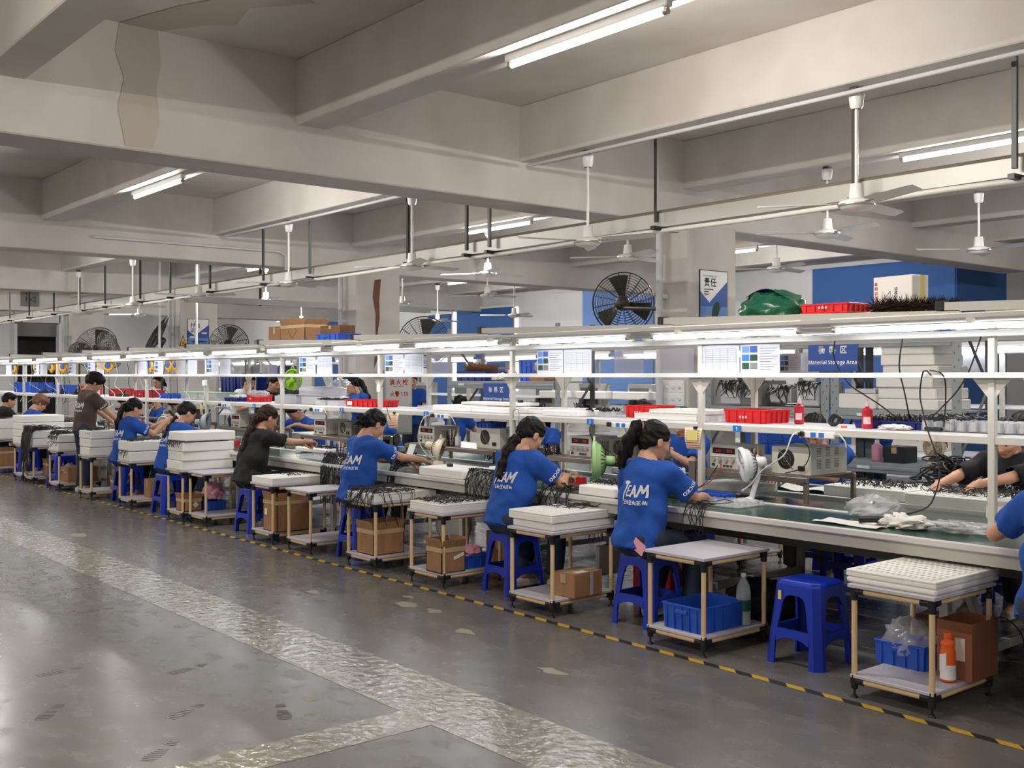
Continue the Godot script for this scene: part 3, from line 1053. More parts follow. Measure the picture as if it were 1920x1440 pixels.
class Field:
	var blobs: Array[Blob] = []
	func add(a: Vector3, b: Vector3, ra: float, rb: float, k := 0.02, S := Vector3.ONE, flat := false, op := 0) -> void:
		var q := Blob.new()
		q.a = a; q.b = b; q.ra = ra; q.rb = rb; q.k = k; q.S = S; q.flat = flat; q.op = op
		blobs.push_back(q)
	func ell(c: Vector3, r: Vector3, k := 0.02, op := 0) -> void:
		add(c, c, 1.0, 1.0, k, Vector3.ONE / r, false, op)
	func value(p: Vector3) -> float:
		var f := 10.0
		for q in blobs:
			var w := (p - q.a) * q.S
			var ba := (q.b - q.a) * q.S
			var l2 := ba.length_squared()
			var tt := 0.0 if l2 < 1e-9 else w.dot(ba) / l2
			var t := clampf(tt, 0.0, 1.0)
			var ms := maxf(q.S.x, maxf(q.S.y, q.S.z))
			var d := ((w - ba * t).length() - lerpf(q.ra, q.rb, t)) / ms
			if q.flat and tt > 1.0:
				d = maxf(((w - ba * tt).length() - q.rb) / ms, (tt - 1.0) * sqrt(l2) / ms)
			if q.op == 0:
				var h := maxf(q.k - absf(f - d), 0.0) / q.k
				f = minf(f, d) - h * h * q.k * 0.25
			else:
				var h := maxf(q.k - absf(f + d), 0.0) / q.k
				f = maxf(f, -d) + h * h * q.k * 0.25
		return f
	# returns [vertices, normals, indices]
	func net(cell: float) -> Array:
		var lo := Vector3.ONE * 1e9
		var hi := -lo
		for q in blobs:
			if q.op == 0:
				var r := Vector3.ONE * maxf(q.ra, q.rb) / q.S
				lo = lo.min(q.a - r).min(q.b - r)
				hi = hi.max(q.a + r).max(q.b + r)
		lo -= Vector3.ONE * cell * 3.0
		hi += Vector3.ONE * cell * 3.0
		var nx := int((hi.x - lo.x) / cell) + 2
		var ny := int((hi.y - lo.y) / cell) + 2
		var nz := int((hi.z - lo.z) / cell) + 2
		var sy := nx
		var sz := nx * ny
		var F := PackedFloat32Array()
		F.resize(nx * ny * nz)
		F.fill(1.0)
		for q in blobs:
			var S := q.S
			var ms := maxf(S.x, maxf(S.y, S.z))
			var ba := (q.b - q.a) * S
			var l2 := ba.length_squared()
			var inv := 0.0 if l2 < 1e-9 else 1.0 / l2
			var ln := sqrt(l2) / ms
			var mr := Vector3.ONE * (maxf(q.ra, q.rb) + (q.k + cell * 2.5) * ms) / S
			var l := (q.a.min(q.b) - mr - lo) / cell
			var h := (q.a.max(q.b) + mr - lo) / cell
			var x0 := maxi(int(l.x), 0)
			var x1 := mini(int(h.x) + 1, nx - 1)
			var dr := q.rb - q.ra
			var k := q.k
			var ra := q.ra
			var carve := q.op == 1
			var flat := q.flat
			for z in range(maxi(int(l.z), 0), mini(int(h.z) + 1, nz - 1) + 1):
				for y in range(maxi(int(l.y), 0), mini(int(h.y) + 1, ny - 1) + 1):
					var at := z * sz + y * sy + x0
					var w := (lo + Vector3(x0, y, z) * cell - q.a) * S
					var step := Vector3(cell * S.x, 0, 0)
					for x in range(x0, x1 + 1):
						var tt := w.dot(ba) * inv
						var t := clampf(tt, 0.0, 1.0)
						var d := ((w - ba * t).length() - ra - dr * t) / ms
						if flat and tt > 1.0:
							d = maxf(((w - ba * tt).length() - q.rb) / ms, (tt - 1.0) * ln)
						var f := F[at]
						if carve:
							var g := maxf(k - absf(f + d), 0.0) / k
							F[at] = maxf(f, -d) + g * g * k * 0.25
						else:
							var g := maxf(k - absf(f - d), 0.0) / k
							F[at] = minf(f, d) - g * g * k * 0.25
						at += 1
						w += step
		var vs := PackedVector3Array()
		var ns := PackedVector3Array()
		var ix := PackedInt32Array()
		var W := {}
		var cells := PackedInt32Array()
		var thr := cell * 1.8
		var off := [0, 1, sy, sy + 1, sz, sz + 1, sz + sy, sz + sy + 1]
		var ed := [0, 1, 2, 3, 4, 5, 6, 7, 0, 2, 1, 3, 4, 6, 5, 7, 0, 4, 1, 5, 2, 6, 3, 7]
		var cp := []
		for i in 8:
			cp.push_back(Vector3(i & 1, (i >> 1) & 1, i >> 2))
		var top := F.size() - sz - sy - 2
		for i in top:
			var f0 := F[i]
			if f0 > thr or f0 < -thr:
				continue
			var c := [f0, F[i + 1], F[i + sy], F[i + sy + 1], F[i + sz], F[i + sz + 1], F[i + sz + sy], F[i + sz + sy + 1]]
			var neg := 0
			for e: float in c:
				if e < 0.0:
					neg += 1
			if neg == 0 or neg == 8:
				continue
			var s := Vector3.ZERO
			var m := 0
			for e in 12:
				var p: int = ed[e * 2]
				var r: int = ed[e * 2 + 1]
				var fp: float = c[p]
				var fr: float = c[r]
				if (fp < 0.0) != (fr < 0.0):
					s += (cp[p] as Vector3).lerp(cp[r], fp / (fp - fr))
					m += 1
			s /= m
			W[i] = vs.size()
			cells.push_back(i)
			vs.push_back(lo + (Vector3(i % nx, (i / nx) % ny, i / sz) + s) * cell)
			ns.push_back(Vector3(c[1] + c[3] + c[5] + c[7] - c[0] - c[2] - c[4] - c[6], c[2] + c[3] + c[6] + c[7] - c[0] - c[1] - c[4] - c[5], c[4] + c[5] + c[6] + c[7] - c[0] - c[1] - c[2] - c[3]).normalized())
		for i in cells:
			var f0 := F[i]
			for ax in 3:
				var d: int = [1, sy, sz][ax]
				if (f0 < 0.0) == (F[i + d] < 0.0):
					continue
				var u: int = [sy, sz, 1][ax]
				var v: int = [sz, 1, sy][ax]
				if not (W.has(i - u) and W.has(i - v) and W.has(i - u - v)):
					continue
				var q := [W[i], W[i - u], W[i - u - v], W[i - v]]
				if f0 < 0.0:
					q = [q[0], q[3], q[2], q[1]]
				ix.append_array(PackedInt32Array([q[0], q[1], q[2], q[0], q[2], q[3]]))
		return [vs, ns, ix]

# collects several nets into one surface, with vertex colours
class Pelt:
	var v := PackedVector3Array()
	var n := PackedVector3Array()
	var c := PackedColorArray()
	var i := PackedInt32Array()
	func put(net: Array, X := Transform3D(), cols = null, tone := Color.WHITE, mirror := false) -> void:
		var at := v.size()
		var flip: bool = X.basis.determinant() < 0.0
		var nb := X.basis.inverse().transposed()
		v.append_array(X * (net[0] as PackedVector3Array))
		for q: Vector3 in net[1]:
			n.push_back((nb * q).normalized())
		if cols != null:
			for k: Color in cols:
				c.push_back(k * tone)
		else:
			for k in (net[0] as PackedVector3Array).size():
				c.push_back(tone)
		var x: PackedInt32Array = net[2]
		for k in range(0, x.size(), 3):
			i.push_back(x[k] + at)
			i.push_back((x[k + 2] if flip else x[k + 1]) + at)
			i.push_back((x[k + 1] if flip else x[k + 2]) + at)
	func mesh(m: Material) -> ArrayMesh:
		var a := []
		a.resize(Mesh.ARRAY_MAX)
		a[Mesh.ARRAY_VERTEX] = v
		a[Mesh.ARRAY_NORMAL] = n
		a[Mesh.ARRAY_COLOR] = c
		a[Mesh.ARRAY_INDEX] = i
		var r := ArrayMesh.new()
		r.add_surface_from_arrays(Mesh.PRIMITIVE_TRIANGLES, a)
		r.surface_set_material(0, m)
		return r

var head_net: Array
var head_far_net: Array
var head_cols: PackedColorArray
var head_far_cols: PackedColorArray
var hand_nets := {}
const SKIN_TONE := Color(0.60, 0.325, 0.20)

func head_field() -> Field:
	var f := Field.new()
	f.ell(V(-0.012, 0.035, 0), V(0.1, 0.09, 0.077))
	f.ell(V(0.03, -0.02, 0), V(0.064, 0.085, 0.06), 0.03)
	f.ell(V(0.038, -0.072, 0), V(0.046, 0.036, 0.044), 0.03)
	f.add(V(0.07, -0.094, -0.006), V(0.07, -0.094, 0.006), 0.017, 0.017, 0.025)
	for s: float in [-1, 1]:
		f.ell(V(0.058, -0.026, s * 0.036), V(0.03, 0.026, 0.024), 0.02)
		f.add(V(0.082, 0.03, s * 0.012), V(0.07, 0.034, s * 0.045), 0.014, 0.012, 0.015)
		f.ell(V(0.1, 0.008, s * 0.031), V(0.018, 0.014, 0.019), 0.012, 1)
	for s: float in [-1, 1]:
		f.ell(V(0.078, 0.006, s * 0.031), V(0.013, 0.0125, 0.014), 0.004)
		f.add(V(0.091, 0.0145, s * 0.02), V(0.083, 0.0145, s * 0.043), 0.0035, 0.003, 0.004)
	f.add(V(0.088, 0.014, 0), V(0.106, -0.028, 0), 0.008, 0.0125, 0.014)
	for s: float in [-1, 1]:
		f.ell(V(0.097, -0.032, s * 0.011), V(0.01, 0.008, 0.009), 0.007)
	f.ell(V(0.088, -0.056, 0), V(0.013, 0.0065, 0.021), 0.006)
	f.ell(V(0.086, -0.068, 0), V(0.013, 0.0075, 0.018), 0.006)
	for s: float in [-1, 1]:
		f.ell(V(-0.008, -0.004, s * 0.079), V(0.019, 0.031, 0.009), 0.008)
		f.ell(V(0.0, -0.002, s * 0.089), V(0.009, 0.017, 0.006), 0.006, 1)
	f.add(V(-0.022, -0.05, 0), V(-0.045, -0.15, 0), 0.054, 0.05, 0.03)
	return f

func head_colours(net: Array) -> PackedColorArray:
	var c := PackedColorArray()
	for p: Vector3 in net[0]:
		var k := Color.WHITE
		var e := V(p.x, p.y, absf(p.z))
		if e.distance_to(V(0.093, 0.006, 0.031)) < 0.0135 and e.y < 0.0135:
			k = Color(0.06, 0.08, 0.1) if absf(e.z - 0.031) < 0.0065 else Color(1.1, 1.7, 2.3)
			if e.y > 0.009:
				k = Color(0.1, 0.1, 0.1)
		elif e.x > 0.055 and absf(e.y - (0.031 + 0.1 * (0.03 - absf(e.z - 0.032)) * 0.6)) < 0.005 and e.z > 0.012 and e.z < 0.05:
			k = Color(0.18, 0.16, 0.16)
		elif p.x > 0.084 and e.z < 0.022 and p.y < -0.05 and p.y > -0.076:
			k = Color(0.92, 0.55, 0.55)
			if absf(p.y + 0.062) < 0.0022:
				k = Color(0.45, 0.25, 0.25)
		elif e.x > 0.03 and e.distance_to(V(0.07, -0.03, 0.045)) < 0.03:
			k = Color(1.04, 0.9, 0.88)
		c.push_back(k)
	return c

# a right hand: wrist at the origin, fingers along +x, palm facing -y, thumb towards -z
func hand_field(pose: String) -> Field:
	var f := Field.new()
	f.add(V(-0.045, 0, 0), V(0.0, 0, 0), 0.021, 0.0215, 0.015, V(1, 1.15, 0.95))
	f.add(V(0.012, 0, -0.012), V(0.075, 0, -0.022), 0.016, 0.0135, 0.02, V(1, 1.15, 1))
	f.add(V(0.012, 0, 0.0), V(0.08, 0.002, 0.0), 0.017, 0.013, 0.02, V(1, 1.15, 1))
	f.add(V(0.012, 0, 0.012), V(0.074, 0, 0.021), 0.016, 0.0125, 0.02, V(1, 1.15, 1))
	var curl := 0.5 if pose == "work" else (1.05 if pose == "grip" else 0.22)
	var z := [-0.03, -0.010, 0.011, 0.030]
	var l := [0.072, 0.08, 0.074, 0.058]
	var sp := [-0.12, -0.03, 0.05, 0.14]
	for k in 4:
		var p := V(0.078 if k in [1, 2] else 0.071, 0.001, z[k] * 0.95)
		var cu: float = curl * (0.7 + 0.12 * k)
		var ang := 0.35 * cu
		for j in 3:
			var le: float = l[k] * [0.46, 0.31, 0.23][j]
			var d := V(cos(ang) * cos(sp[k]), -sin(ang), sin(sp[k]) * cos(ang))
			var q := p + d * le
			f.add(p, q, 0.0094 - 0.0009 * j, 0.0088 - 0.0011 * j, 0.005)
			p = q
			ang += cu * (1.0 if j == 0 else 0.8)
	var tp := V(0.022, -0.006, -0.026)
	var td: Array = [V(0.62, -0.35, -0.7), V(0.82, -0.42, -0.38), V(0.9, -0.4, 0.0)] if pose != "flat" else [V(0.6, -0.15, -0.78), V(0.85, -0.1, -0.5), V(0.95, -0.1, -0.25)]
	for j in 3:
		var q: Vector3 = tp + (td[j] as Vector3).normalized() * [0.04, 0.032, 0.025][j]
		f.add(tp, q, 0.0145 - 0.0025 * j, 0.0118 - 0.0018 * j, 0.01 if j == 0 else 0.005)
		tp = q
	return f

func ik(s: Vector3, e: Vector3, l1: float, l2: float, hint: Vector3) -> Vector3:
	var d := e - s
	var L := clampf(d.length(), 0.05, (l1 + l2) * 0.995)
	var u := d.normalized()
	var a := (l1 * l1 - l2 * l2 + L * L) / (2.0 * L)
	var h := sqrt(maxf(l1 * l1 - a * a, 0.0))
	var p := (hint - u * hint.dot(u)).normalized()
	return s + u * a + p * h

func dress(net: Array, seed_: int, amp: float, dir := V(1, 0.35, 1)) -> void:
	var f := FastNoiseLite.new()
	f.seed = seed_
	f.frequency = 4.2
	f.fractal_octaves = 2
	f.fractal_gain = 0.35
	var v: PackedVector3Array = net[0]
	var n: PackedVector3Array = net[1]
	var out := PackedVector3Array()
	for i in v.size():
		out.push_back(v[i] + n[i] * amp * f.get_noise_3dv(v[i] * dir + V(0, v[i].x * 0.6, v[i].z * 0.5)))
	net[0] = out
	# normals again from the faces
	var m := PackedVector3Array()
	m.resize(out.size())
	var x: PackedInt32Array = net[2]
	for k in range(0, x.size(), 3):
		var g := (out[x[k + 2]] - out[x[k]]).cross(out[x[k + 1]] - out[x[k]])
		m[x[k]] += g
		m[x[k + 1]] += g
		m[x[k + 2]] += g
	for k in m.size():
		m[k] = m[k].normalized()
	net[1] = m

# Faces +x, up y, right hand +z. o: pose and clothing.
func person(label: String, at: Vector3, turn: float, o: Dictionary) -> Node3D:
	var t := thing("person", label, "person", at, turn, o.get("group", ""))
	var fine: bool = o.get("fine", true)
	var stand: bool = o.get("stand", false)
	var lean: float = o.get("lean", 0.25)
	var side: float = o.get("side", 0.0)
	var wide: float = o.get("wide", 1.0)
	var hip := V(0, 0.88 if stand else 0.555, 0)
	var up := V(sin(lean) * cos(side), cos(lean) * cos(side), sin(side)).normalized()
	var fw := V(cos(lean), -sin(lean), 0)
	var nk := hip + up * 0.495 + fw * 0.01
	var sh := []
	var tw: float = o.get("twist", 0.0)
	var zr := Basis(Vector3.UP, tw) * V(0, 0, 1)
	for s: float in [-1, 1]:
		sh.push_back(hip + up * 0.435 + zr * s * 0.165 * wide + fw * 0.015)
	var hp: float = o.get("nod", 0.45)        # head bent forward
	var hyaw: float = o.get("look", 0.0)      # + to its left
	var hb := Basis(Vector3.UP, hyaw) * Basis(Vector3.BACK, -hp) * Basis(Vector3.RIGHT, o.get("tilt", 0.0))
	var hc := nk + (up * 0.075 + V(0.035, 0.055, 0)) + V(hp * 0.05, -hp * 0.01, 0)
	var hands: Array = o.get("hands", [V(0.5, 0.82, -0.1), V(0.5, 0.82, 0.1)])
	var elb := []
	var wri := []
	for k in 2:
		var s := -1.0 if k == 0 else 1.0
		var hint: Vector3 = o.get("elbow", V(-0.15, -1.0, 0.55)) * V(1, 1, s)
		elb.push_back(ik(sh[k], hands[k], 0.27, 0.245, hint))
		var el: Vector3 = elb[k]
		wri.push_back(el + ((hands[k] as Vector3) - el).normalized() * 0.245)
	var kn := []
	var an := []
	for s: float in [-1, 1]:
		if stand:
			kn.push_back(V(0.02, 0.47, s * 0.09))
			an.push_back(V(-0.01, 0.085, s * 0.1))
		else:
			var spread: float = o.get("knees", 0.12)
			kn.push_back(V(0.39, 0.515, s * spread))
			an.push_back(V(0.3 + 0.06 * s, 0.09, s * spread))
	# body, one surface with head and hands
	var B := Field.new()
	B.add(hip + V(0, 0, -0.07), hip + V(0, 0, 0.07), 0.095, 0.095, 0.03)
	B.add(hip, hip + up * 0.22, 0.1, 0.1, 0.04, V(1.15, 1, 0.85))
	B.add(hip + up * 0.22, hip + up * 0.39, 0.108, 0.112, 0.04, V(1.12, 1, 0.8))
	B.add(sh[0], sh[1], 0.052, 0.052, 0.04)
	B.add(hip + up * 0.4, nk, 0.075, 0.052, 0.04)
	B.add(nk - up * 0.04, hc + hb * V(-0.03, -0.06, 0), 0.053, 0.05, 0.03)
	for k in 2:
		B.add(sh[k], elb[k], 0.046, 0.038, 0.025)
		B.add(elb[k], wri[k], 0.038, 0.026, 0.012)
		if not o.get("no_legs", false):
			B.add(hip + V(0, -0.01, [-0.08, 0.08][k]), kn[k], 0.076, 0.056, 0.03)
			B.add(kn[k], an[k], 0.054, 0.034, 0.02)
			B.add(an[k], (an[k] as Vector3) + V(0.13, -0.05, 0), 0.036, 0.026, 0.02)
	var sk := Pelt.new()
	var tone: Color = SKIN_TONE * (o.get("tone", 1.0) as float)
	sk.put(B.net(0.013 if fine else 0.017), Transform3D(), null, tone)
	var hs: float = o.get("head", 1.0)
	var HX := Transform3D(hb.scaled(Vector3.ONE * hs), hc)
	sk.put(head_net if fine else head_far_net, HX, head_cols if fine else head_far_cols, tone)
	var poses: Array = o.get("grip", ["work", "work"])
	for k in 2:
		var d: Vector3 = ((wri[k] as Vector3) - (elb[k] as Vector3)).normalized()
		var dip: Vector3 = o.get("hand_dir", V(0.9, -0.45, 0.0))
		d = (d * 0.55 + Basis(Vector3.UP, 0.35 if k == 1 else -0.35) * dip).normalized()
		var pal: Vector3 = o.get("palm", V(0, -1, 0))
		var yv := (-pal - d * (-pal).dot(d)).normalized()
		var zv := d.cross(yv)
		var hbs := Basis(d, yv, zv)
		if k == 0:
			hbs = Basis(d, yv, -zv)
		sk.put(hand_nets[poses[k]], Transform3D(hbs, wri[k]), null, tone)
	var body := MeshInstance3D.new()
	body.name = "body"
	body.mesh = sk.mesh(M.skin)
	t.add_child(body)
	# the shirt
	var T := Field.new()
	var drop: Vector3 = hip - V(0, 0.05, 0) if stand else hip - V(0.035, 0.075, 0)
	T.add(hip + up * 0.2, drop, 0.142, 0.152, 0.05, V(1.12, 1, 0.84), true)
	T.add(hip + up * 0.2, hip + up * 0.39, 0.14, 0.133, 0.05, V(1.1, 1, 0.79))
	T.add(sh[0], sh[1], 0.066, 0.066, 0.05)
	T.add(hip + up * 0.38, nk - up * 0.005, 0.088, 0.064, 0.05, Vector3.ONE, true)
	for k in 2:
		var a: Vector3 = sh[k]
		var e: Vector3 = elb[k]
		T.add(a, a.lerp(e, o.get("sleeve", 0.72)), 0.068, 0.071, 0.045, Vector3.ONE, true)
	T.add(nk + up * 0.03, nk + up * 0.035, 0.062, 0.062, 0.008, Vector3.ONE, false, 1)
	var sn := T.net(0.012 if fine else 0.016)
	dress(sn, o.get("seed", 1), 0.026 if fine else 0.017, V(1.0, 1.1, 1.0))
	var S2 := Pelt.new()
	S2.put(sn)
	var shirt := share(t, "shirt", S2.mesh(M[o.get("shirt", "shirt_blue")]))
	if o.has("print"):
		shirt_print(shirt, T, o, hip, up, sh, elb)
	# trousers and shoes
	if not o.get("no_legs", false):
		var L := Field.new()
		L.add(hip + V(0, 0.0, -0.07), hip + V(0, 0.0, 0.07), 0.118, 0.118, 0.03)
		for k in 2:
			L.add(hip + V(0, -0.01, [-0.08, 0.08][k]), kn[k], 0.094, 0.074, 0.03)
			L.add(kn[k], (kn[k] as Vector3).lerp(an[k], o.get("cuff", 0.93)), 0.071, 0.062, 0.03, Vector3.ONE, true)
		var ln := L.net(0.015 if fine else 0.02)
		dress(ln, 5 + (o.get("seed", 1) as int), 0.016, V(1.0, 0.6, 1.0))
		var S3 := Pelt.new()
		S3.put(ln)
		share(t, "trousers", S3.mesh(M[o.get("trousers", "jeans")]))
		for k in 2:
			var q := Field.new()
			var aa: Vector3 = an[k]
			q.add(V(aa.x - 0.03, 0.045, aa.z), V(aa.x + 0.13, 0.034, aa.z), 0.042, 0.032, 0.02, V(1, 1, 0.95))
			q.add(V(aa.x - 0.03, 0.016, aa.z), V(aa.x + 0.15, 0.014, aa.z), 0.034, 0.034, 0.01, V(1, 2.4, 0.85))
			var S4 := Pelt.new()
			S4.put(q.net(0.01))
			share(t, "shoe", S4.mesh(M[o.get("shoes", "shoe_white")]))
	# hair
	var style: String = o.get("hair", "ponytail")
	var H := Field.new()
	H.ell(V(-0.018, 0.046, 0), V(0.107, 0.094, 0.087))
	H.ell(V(-0.055, 0.005, 0), V(0.066, 0.085, 0.077), 0.03)
	if style == "short":
		H.ell(V(0.035, 0.09, 0), V(0.07, 0.04, 0.07), 0.03)
	elif style == "mop":
		H.ell(V(0.03, 0.075, 0), V(0.09, 0.06, 0.088), 0.03)
		H.ell(V(-0.03, 0.05, 0), V(0.112, 0.1, 0.098), 0.03)
	H.ell(V(0.112, -0.03, 0), V(0.075, 0.098 if style != "mop" else 0.075, 0.098), 0.015, 1)
	if style in ["short", "mop"]:
		H.ell(V(0.02, -0.09, 0), V(0.12, 0.075, 0.12), 0.015, 1)
	else:
		H.ell(V(0.025, -0.075, 0), V(0.085, 0.085, 0.12), 0.015, 1)
	var hn := H.net(0.007 if fine else 0.011)
	var HS := Pelt.new()
	dress(hn, 9, 0.012, V(0.8, 5.0, 6.0))
	HS.put(hn, HX)
	# pony tail or knot, hanging free in the person's own frame
	var hang: Array = o.get("tail", [])
	if style == "ponytail" and hang.is_empty():
		hang = [V(-0.09, 0.06, 0), V(-0.135, 0.03, 0), V(-0.18, -0.06, 0), V(-0.21, -0.16, 0), V(-0.23, -0.25, 0)]
	if hang.size():
		var P := Field.new()
		var n := hang.size()
		var wid: float = o.get("tail_width", 0.034)
		for i in n - 1:
			var w0: float = wid * [0.75, 1.0, 1.15, 1.1, 0.85, 0.5][mini(i, 5)]
			var w1: float = wid * [0.75, 1.0, 1.15, 1.1, 0.85, 0.45][mini(i + 1, 5)] * (0.4 if i == n - 2 else 1.0)
			P.add(hang[i], hang[i + 1], w0, w1, 0.02, V(1.15, 1, 0.9))
		var pn := P.net(0.007 if fine else 0.011)
		dress(pn, 12, 0.02, V(5, 0.8, 5))
		HS.put(pn, Transform3D(Basis(Vector3.UP, hyaw), hc))
	if style == "bun":
		var P := Field.new()
		P.ell(V(-0.13, -0.02, 0), V(0.045, 0.04, 0.045))
		P.add(V(-0.1, 0.0, 0), V(-0.13, -0.02, 0), 0.03, 0.03, 0.02)
		P.add(V(-0.15, -0.03, 0.0), V(-0.185, -0.09, 0.02), 0.02, 0.006, 0.01)
		P.add(V(-0.13, -0.04, 0.02), V(-0.15, -0.1, 0.03), 0.016, 0.004, 0.01)
		var pn := P.net(0.006)
		dress(pn, 14, 0.03, V(6, 6, 6))
		HS.put(pn, HX)
	if o.has("fringe"):
		var P := Field.new()
		for s: float in [-1, 1]:
			P.add(V(0.075, 0.09, s * 0.02), V(0.088, 0.01, s * 0.068), 0.02, 0.008, 0.02)
			P.add(V(0.088, 0.01, s * 0.068), V(0.075, -0.06, s * 0.074), 0.008, 0.004, 0.02)
		HS.put(P.net(0.006), HX)
	share(t, "hair", HS.mesh(M[o.get("colour", "hair_black")]))
	if o.has("band"):
		var bm := MB.new()
		bm.X = Transform3D(Basis(Vector3.UP, hyaw), hc)
		var bp: Vector3 = hang[0] if hang.size() else V(-0.1, 0.02, 0)
		var bq: Vector3 = hang[1] if hang.size() > 1 else V(-0.13, 0, 0)
		var bd := (bq - bp).normalized()
		if o.band == "white_cloth":
			for i in 9:
				var g := TAU * i / 9
				var sd := MB.side_of(bd)
				bm.ell(bp.lerp(bq, 0.6) + (sd * cos(g) + bd.cross(sd) * sin(g)) * 0.036, V(0.018, 0.022, 0.018), 7, 5)
		else:
			bm.torus(bp.lerp(bq, 0.35), 0.03, 0.007, Basis(MB.side_of(bd), bd, MB.side_of(bd).cross(bd)), 18, 6)
		part(t, "hair_band", bm, M[o.band])
	if o.has("glasses"):
		var gm := MB.new()
		gm.X = HX
		for s: float in [-1, 1]:
			gm.torus(V(0.106, 0.004, s * 0.032), 0.023, 0.0022, Basis(V(0, 0, 1), V(1, 0, 0), V(0, 1, 0)), 18, 5)
			gm.tube([V(0.106, 0.012, s * 0.055), V(0.06, 0.012, s * 0.075), V(-0.005, 0.01, s * 0.084)], 0.002, 5)
		gm.tube([V(0.106, 0.008, -0.009), V(0.11, 0.012, 0), V(0.106, 0.008, 0.009)], 0.002, 5)
		part(t, "glasses", gm, M.black_plastic)
	return t

# drops flat lettering onto a shirt: vertices of mb (in the plane of ex, ey at o) move along dir onto the cloth
func press(mb: MB, T: Field, o: Vector3, ex: Vector3, ey: Vector3, dir: Vector3, seed_ := 1) -> MB:
	var f := FastNoiseLite.new()
	f.seed = seed_
	f.frequency = 4.2
	f.fractal_octaves = 2
	f.fractal_gain = 0.35
	var r := MB.new()
	for i in mb.v.size():
		var p := o + ex * mb.v[i].x + ey * mb.v[i].y
		for k in 14:
			var d := T.value(p)
			if d < 0.001:
				break
			p += dir * d * 0.85
		r.v.push_back(p - dir * (0.006 + 0.026 * f.get_noise_3dv(p * V(1.0, 1.1, 1.0) + V(0, p.x * 0.6, p.z * 0.5))))
		r.n.push_back(-dir)
		r.u.push_back(Vector2.ZERO)
	for i in range(0, r.v.size(), 3):     # front faces away from the cloth
		if (r.v[i + 1] - r.v[i]).cross(r.v[i + 2] - r.v[i]).dot(-dir) > 0.0:
			var q := r.v[i + 1]
			r.v[i + 1] = r.v[i + 2]
			r.v[i + 2] = q
	return r

# brush strokes in the unit plane: lists of points joined by bars that taper
func strokes(mb: MB, list: Array, at: Vector2, size: float, w0: float, w1 := -1.0, z := 0.0) -> void:
	for s: Array in list:
		for i in s.size() - 1:
			var a: Vector2 = at + (s[i] as Vector2) * size
			var b: Vector2 = at + (s[i + 1] as Vector2) * size
			var d := (b - a).normalized()
			var n := Vector2(-d.y, d.x)
			var wa := w0 if w1 < 0.0 else lerpf(w0, w1, float(i) / maxf(s.size() - 1, 1))
			var wb := w0 if w1 < 0.0 else lerpf(w0, w1, float(i + 1) / maxf(s.size() - 1, 1))
			a -= d * wa * 0.4
			b += d * wb * 0.4
			var cuts := maxi(1, int((b - a).length() / 0.02)) if z == 0.0 else 1
			for c in cuts:
				var p := a.lerp(b, float(c) / cuts)
				var q := a.lerp(b, float(c + 1) / cuts)
				var wp := lerpf(wa, wb, float(c) / cuts) * 0.5
				var wq := lerpf(wa, wb, float(c + 1) / cuts) * 0.5
				mb.quad(V(p.x - n.x * wp, p.y - n.y * wp, z), V(q.x - n.x * wq, q.y - n.y * wq, z), V(q.x + n.x * wq, q.y + n.y * wq, z), V(p.x + n.x * wp, p.y + n.y * wp, z), V(0, 0, 1))

func P2(a: Array) -> Array:
	var r := []
	for s: Array in a:
		var q := []
		for i in range(0, s.size(), 2):
			q.push_back(Vector2(s[i], s[i + 1]))
		r.push_back(q)
	return r

func text_mb(txt: String, size: float, bold := true) -> MB:
	var f := SystemFont.new()
	f.font_names = PackedStringArray(["Droid Sans"])
	f.font_weight = 700 if bold else 400
	var tm := TextMesh.new()
	tm.text = txt
	tm.font = f
	tm.font_size = 32
	tm.pixel_size = size / 32.0
	tm.depth = 0.0
	tm.curve_step = 1.5
	var mb := MB.new()
	if tm.get_surface_count() == 0:
		return mb
	var a := tm.surface_get_arrays(0)
	var v: PackedVector3Array = a[Mesh.ARRAY_VERTEX]
	var ix: PackedInt32Array = a[Mesh.ARRAY_INDEX]
	for k in range(0, ix.size(), 3):
		var z := Vector3(0, 0, 1)
		var p := [v[ix[k]], v[ix[k + 1]], v[ix[k + 2]]]
		mb.tri(V(p[0].x, p[0].y, 0), V(p[1].x, p[1].y, 0), V(p[2].x, p[2].y, 0), z, z, z)
	return mb

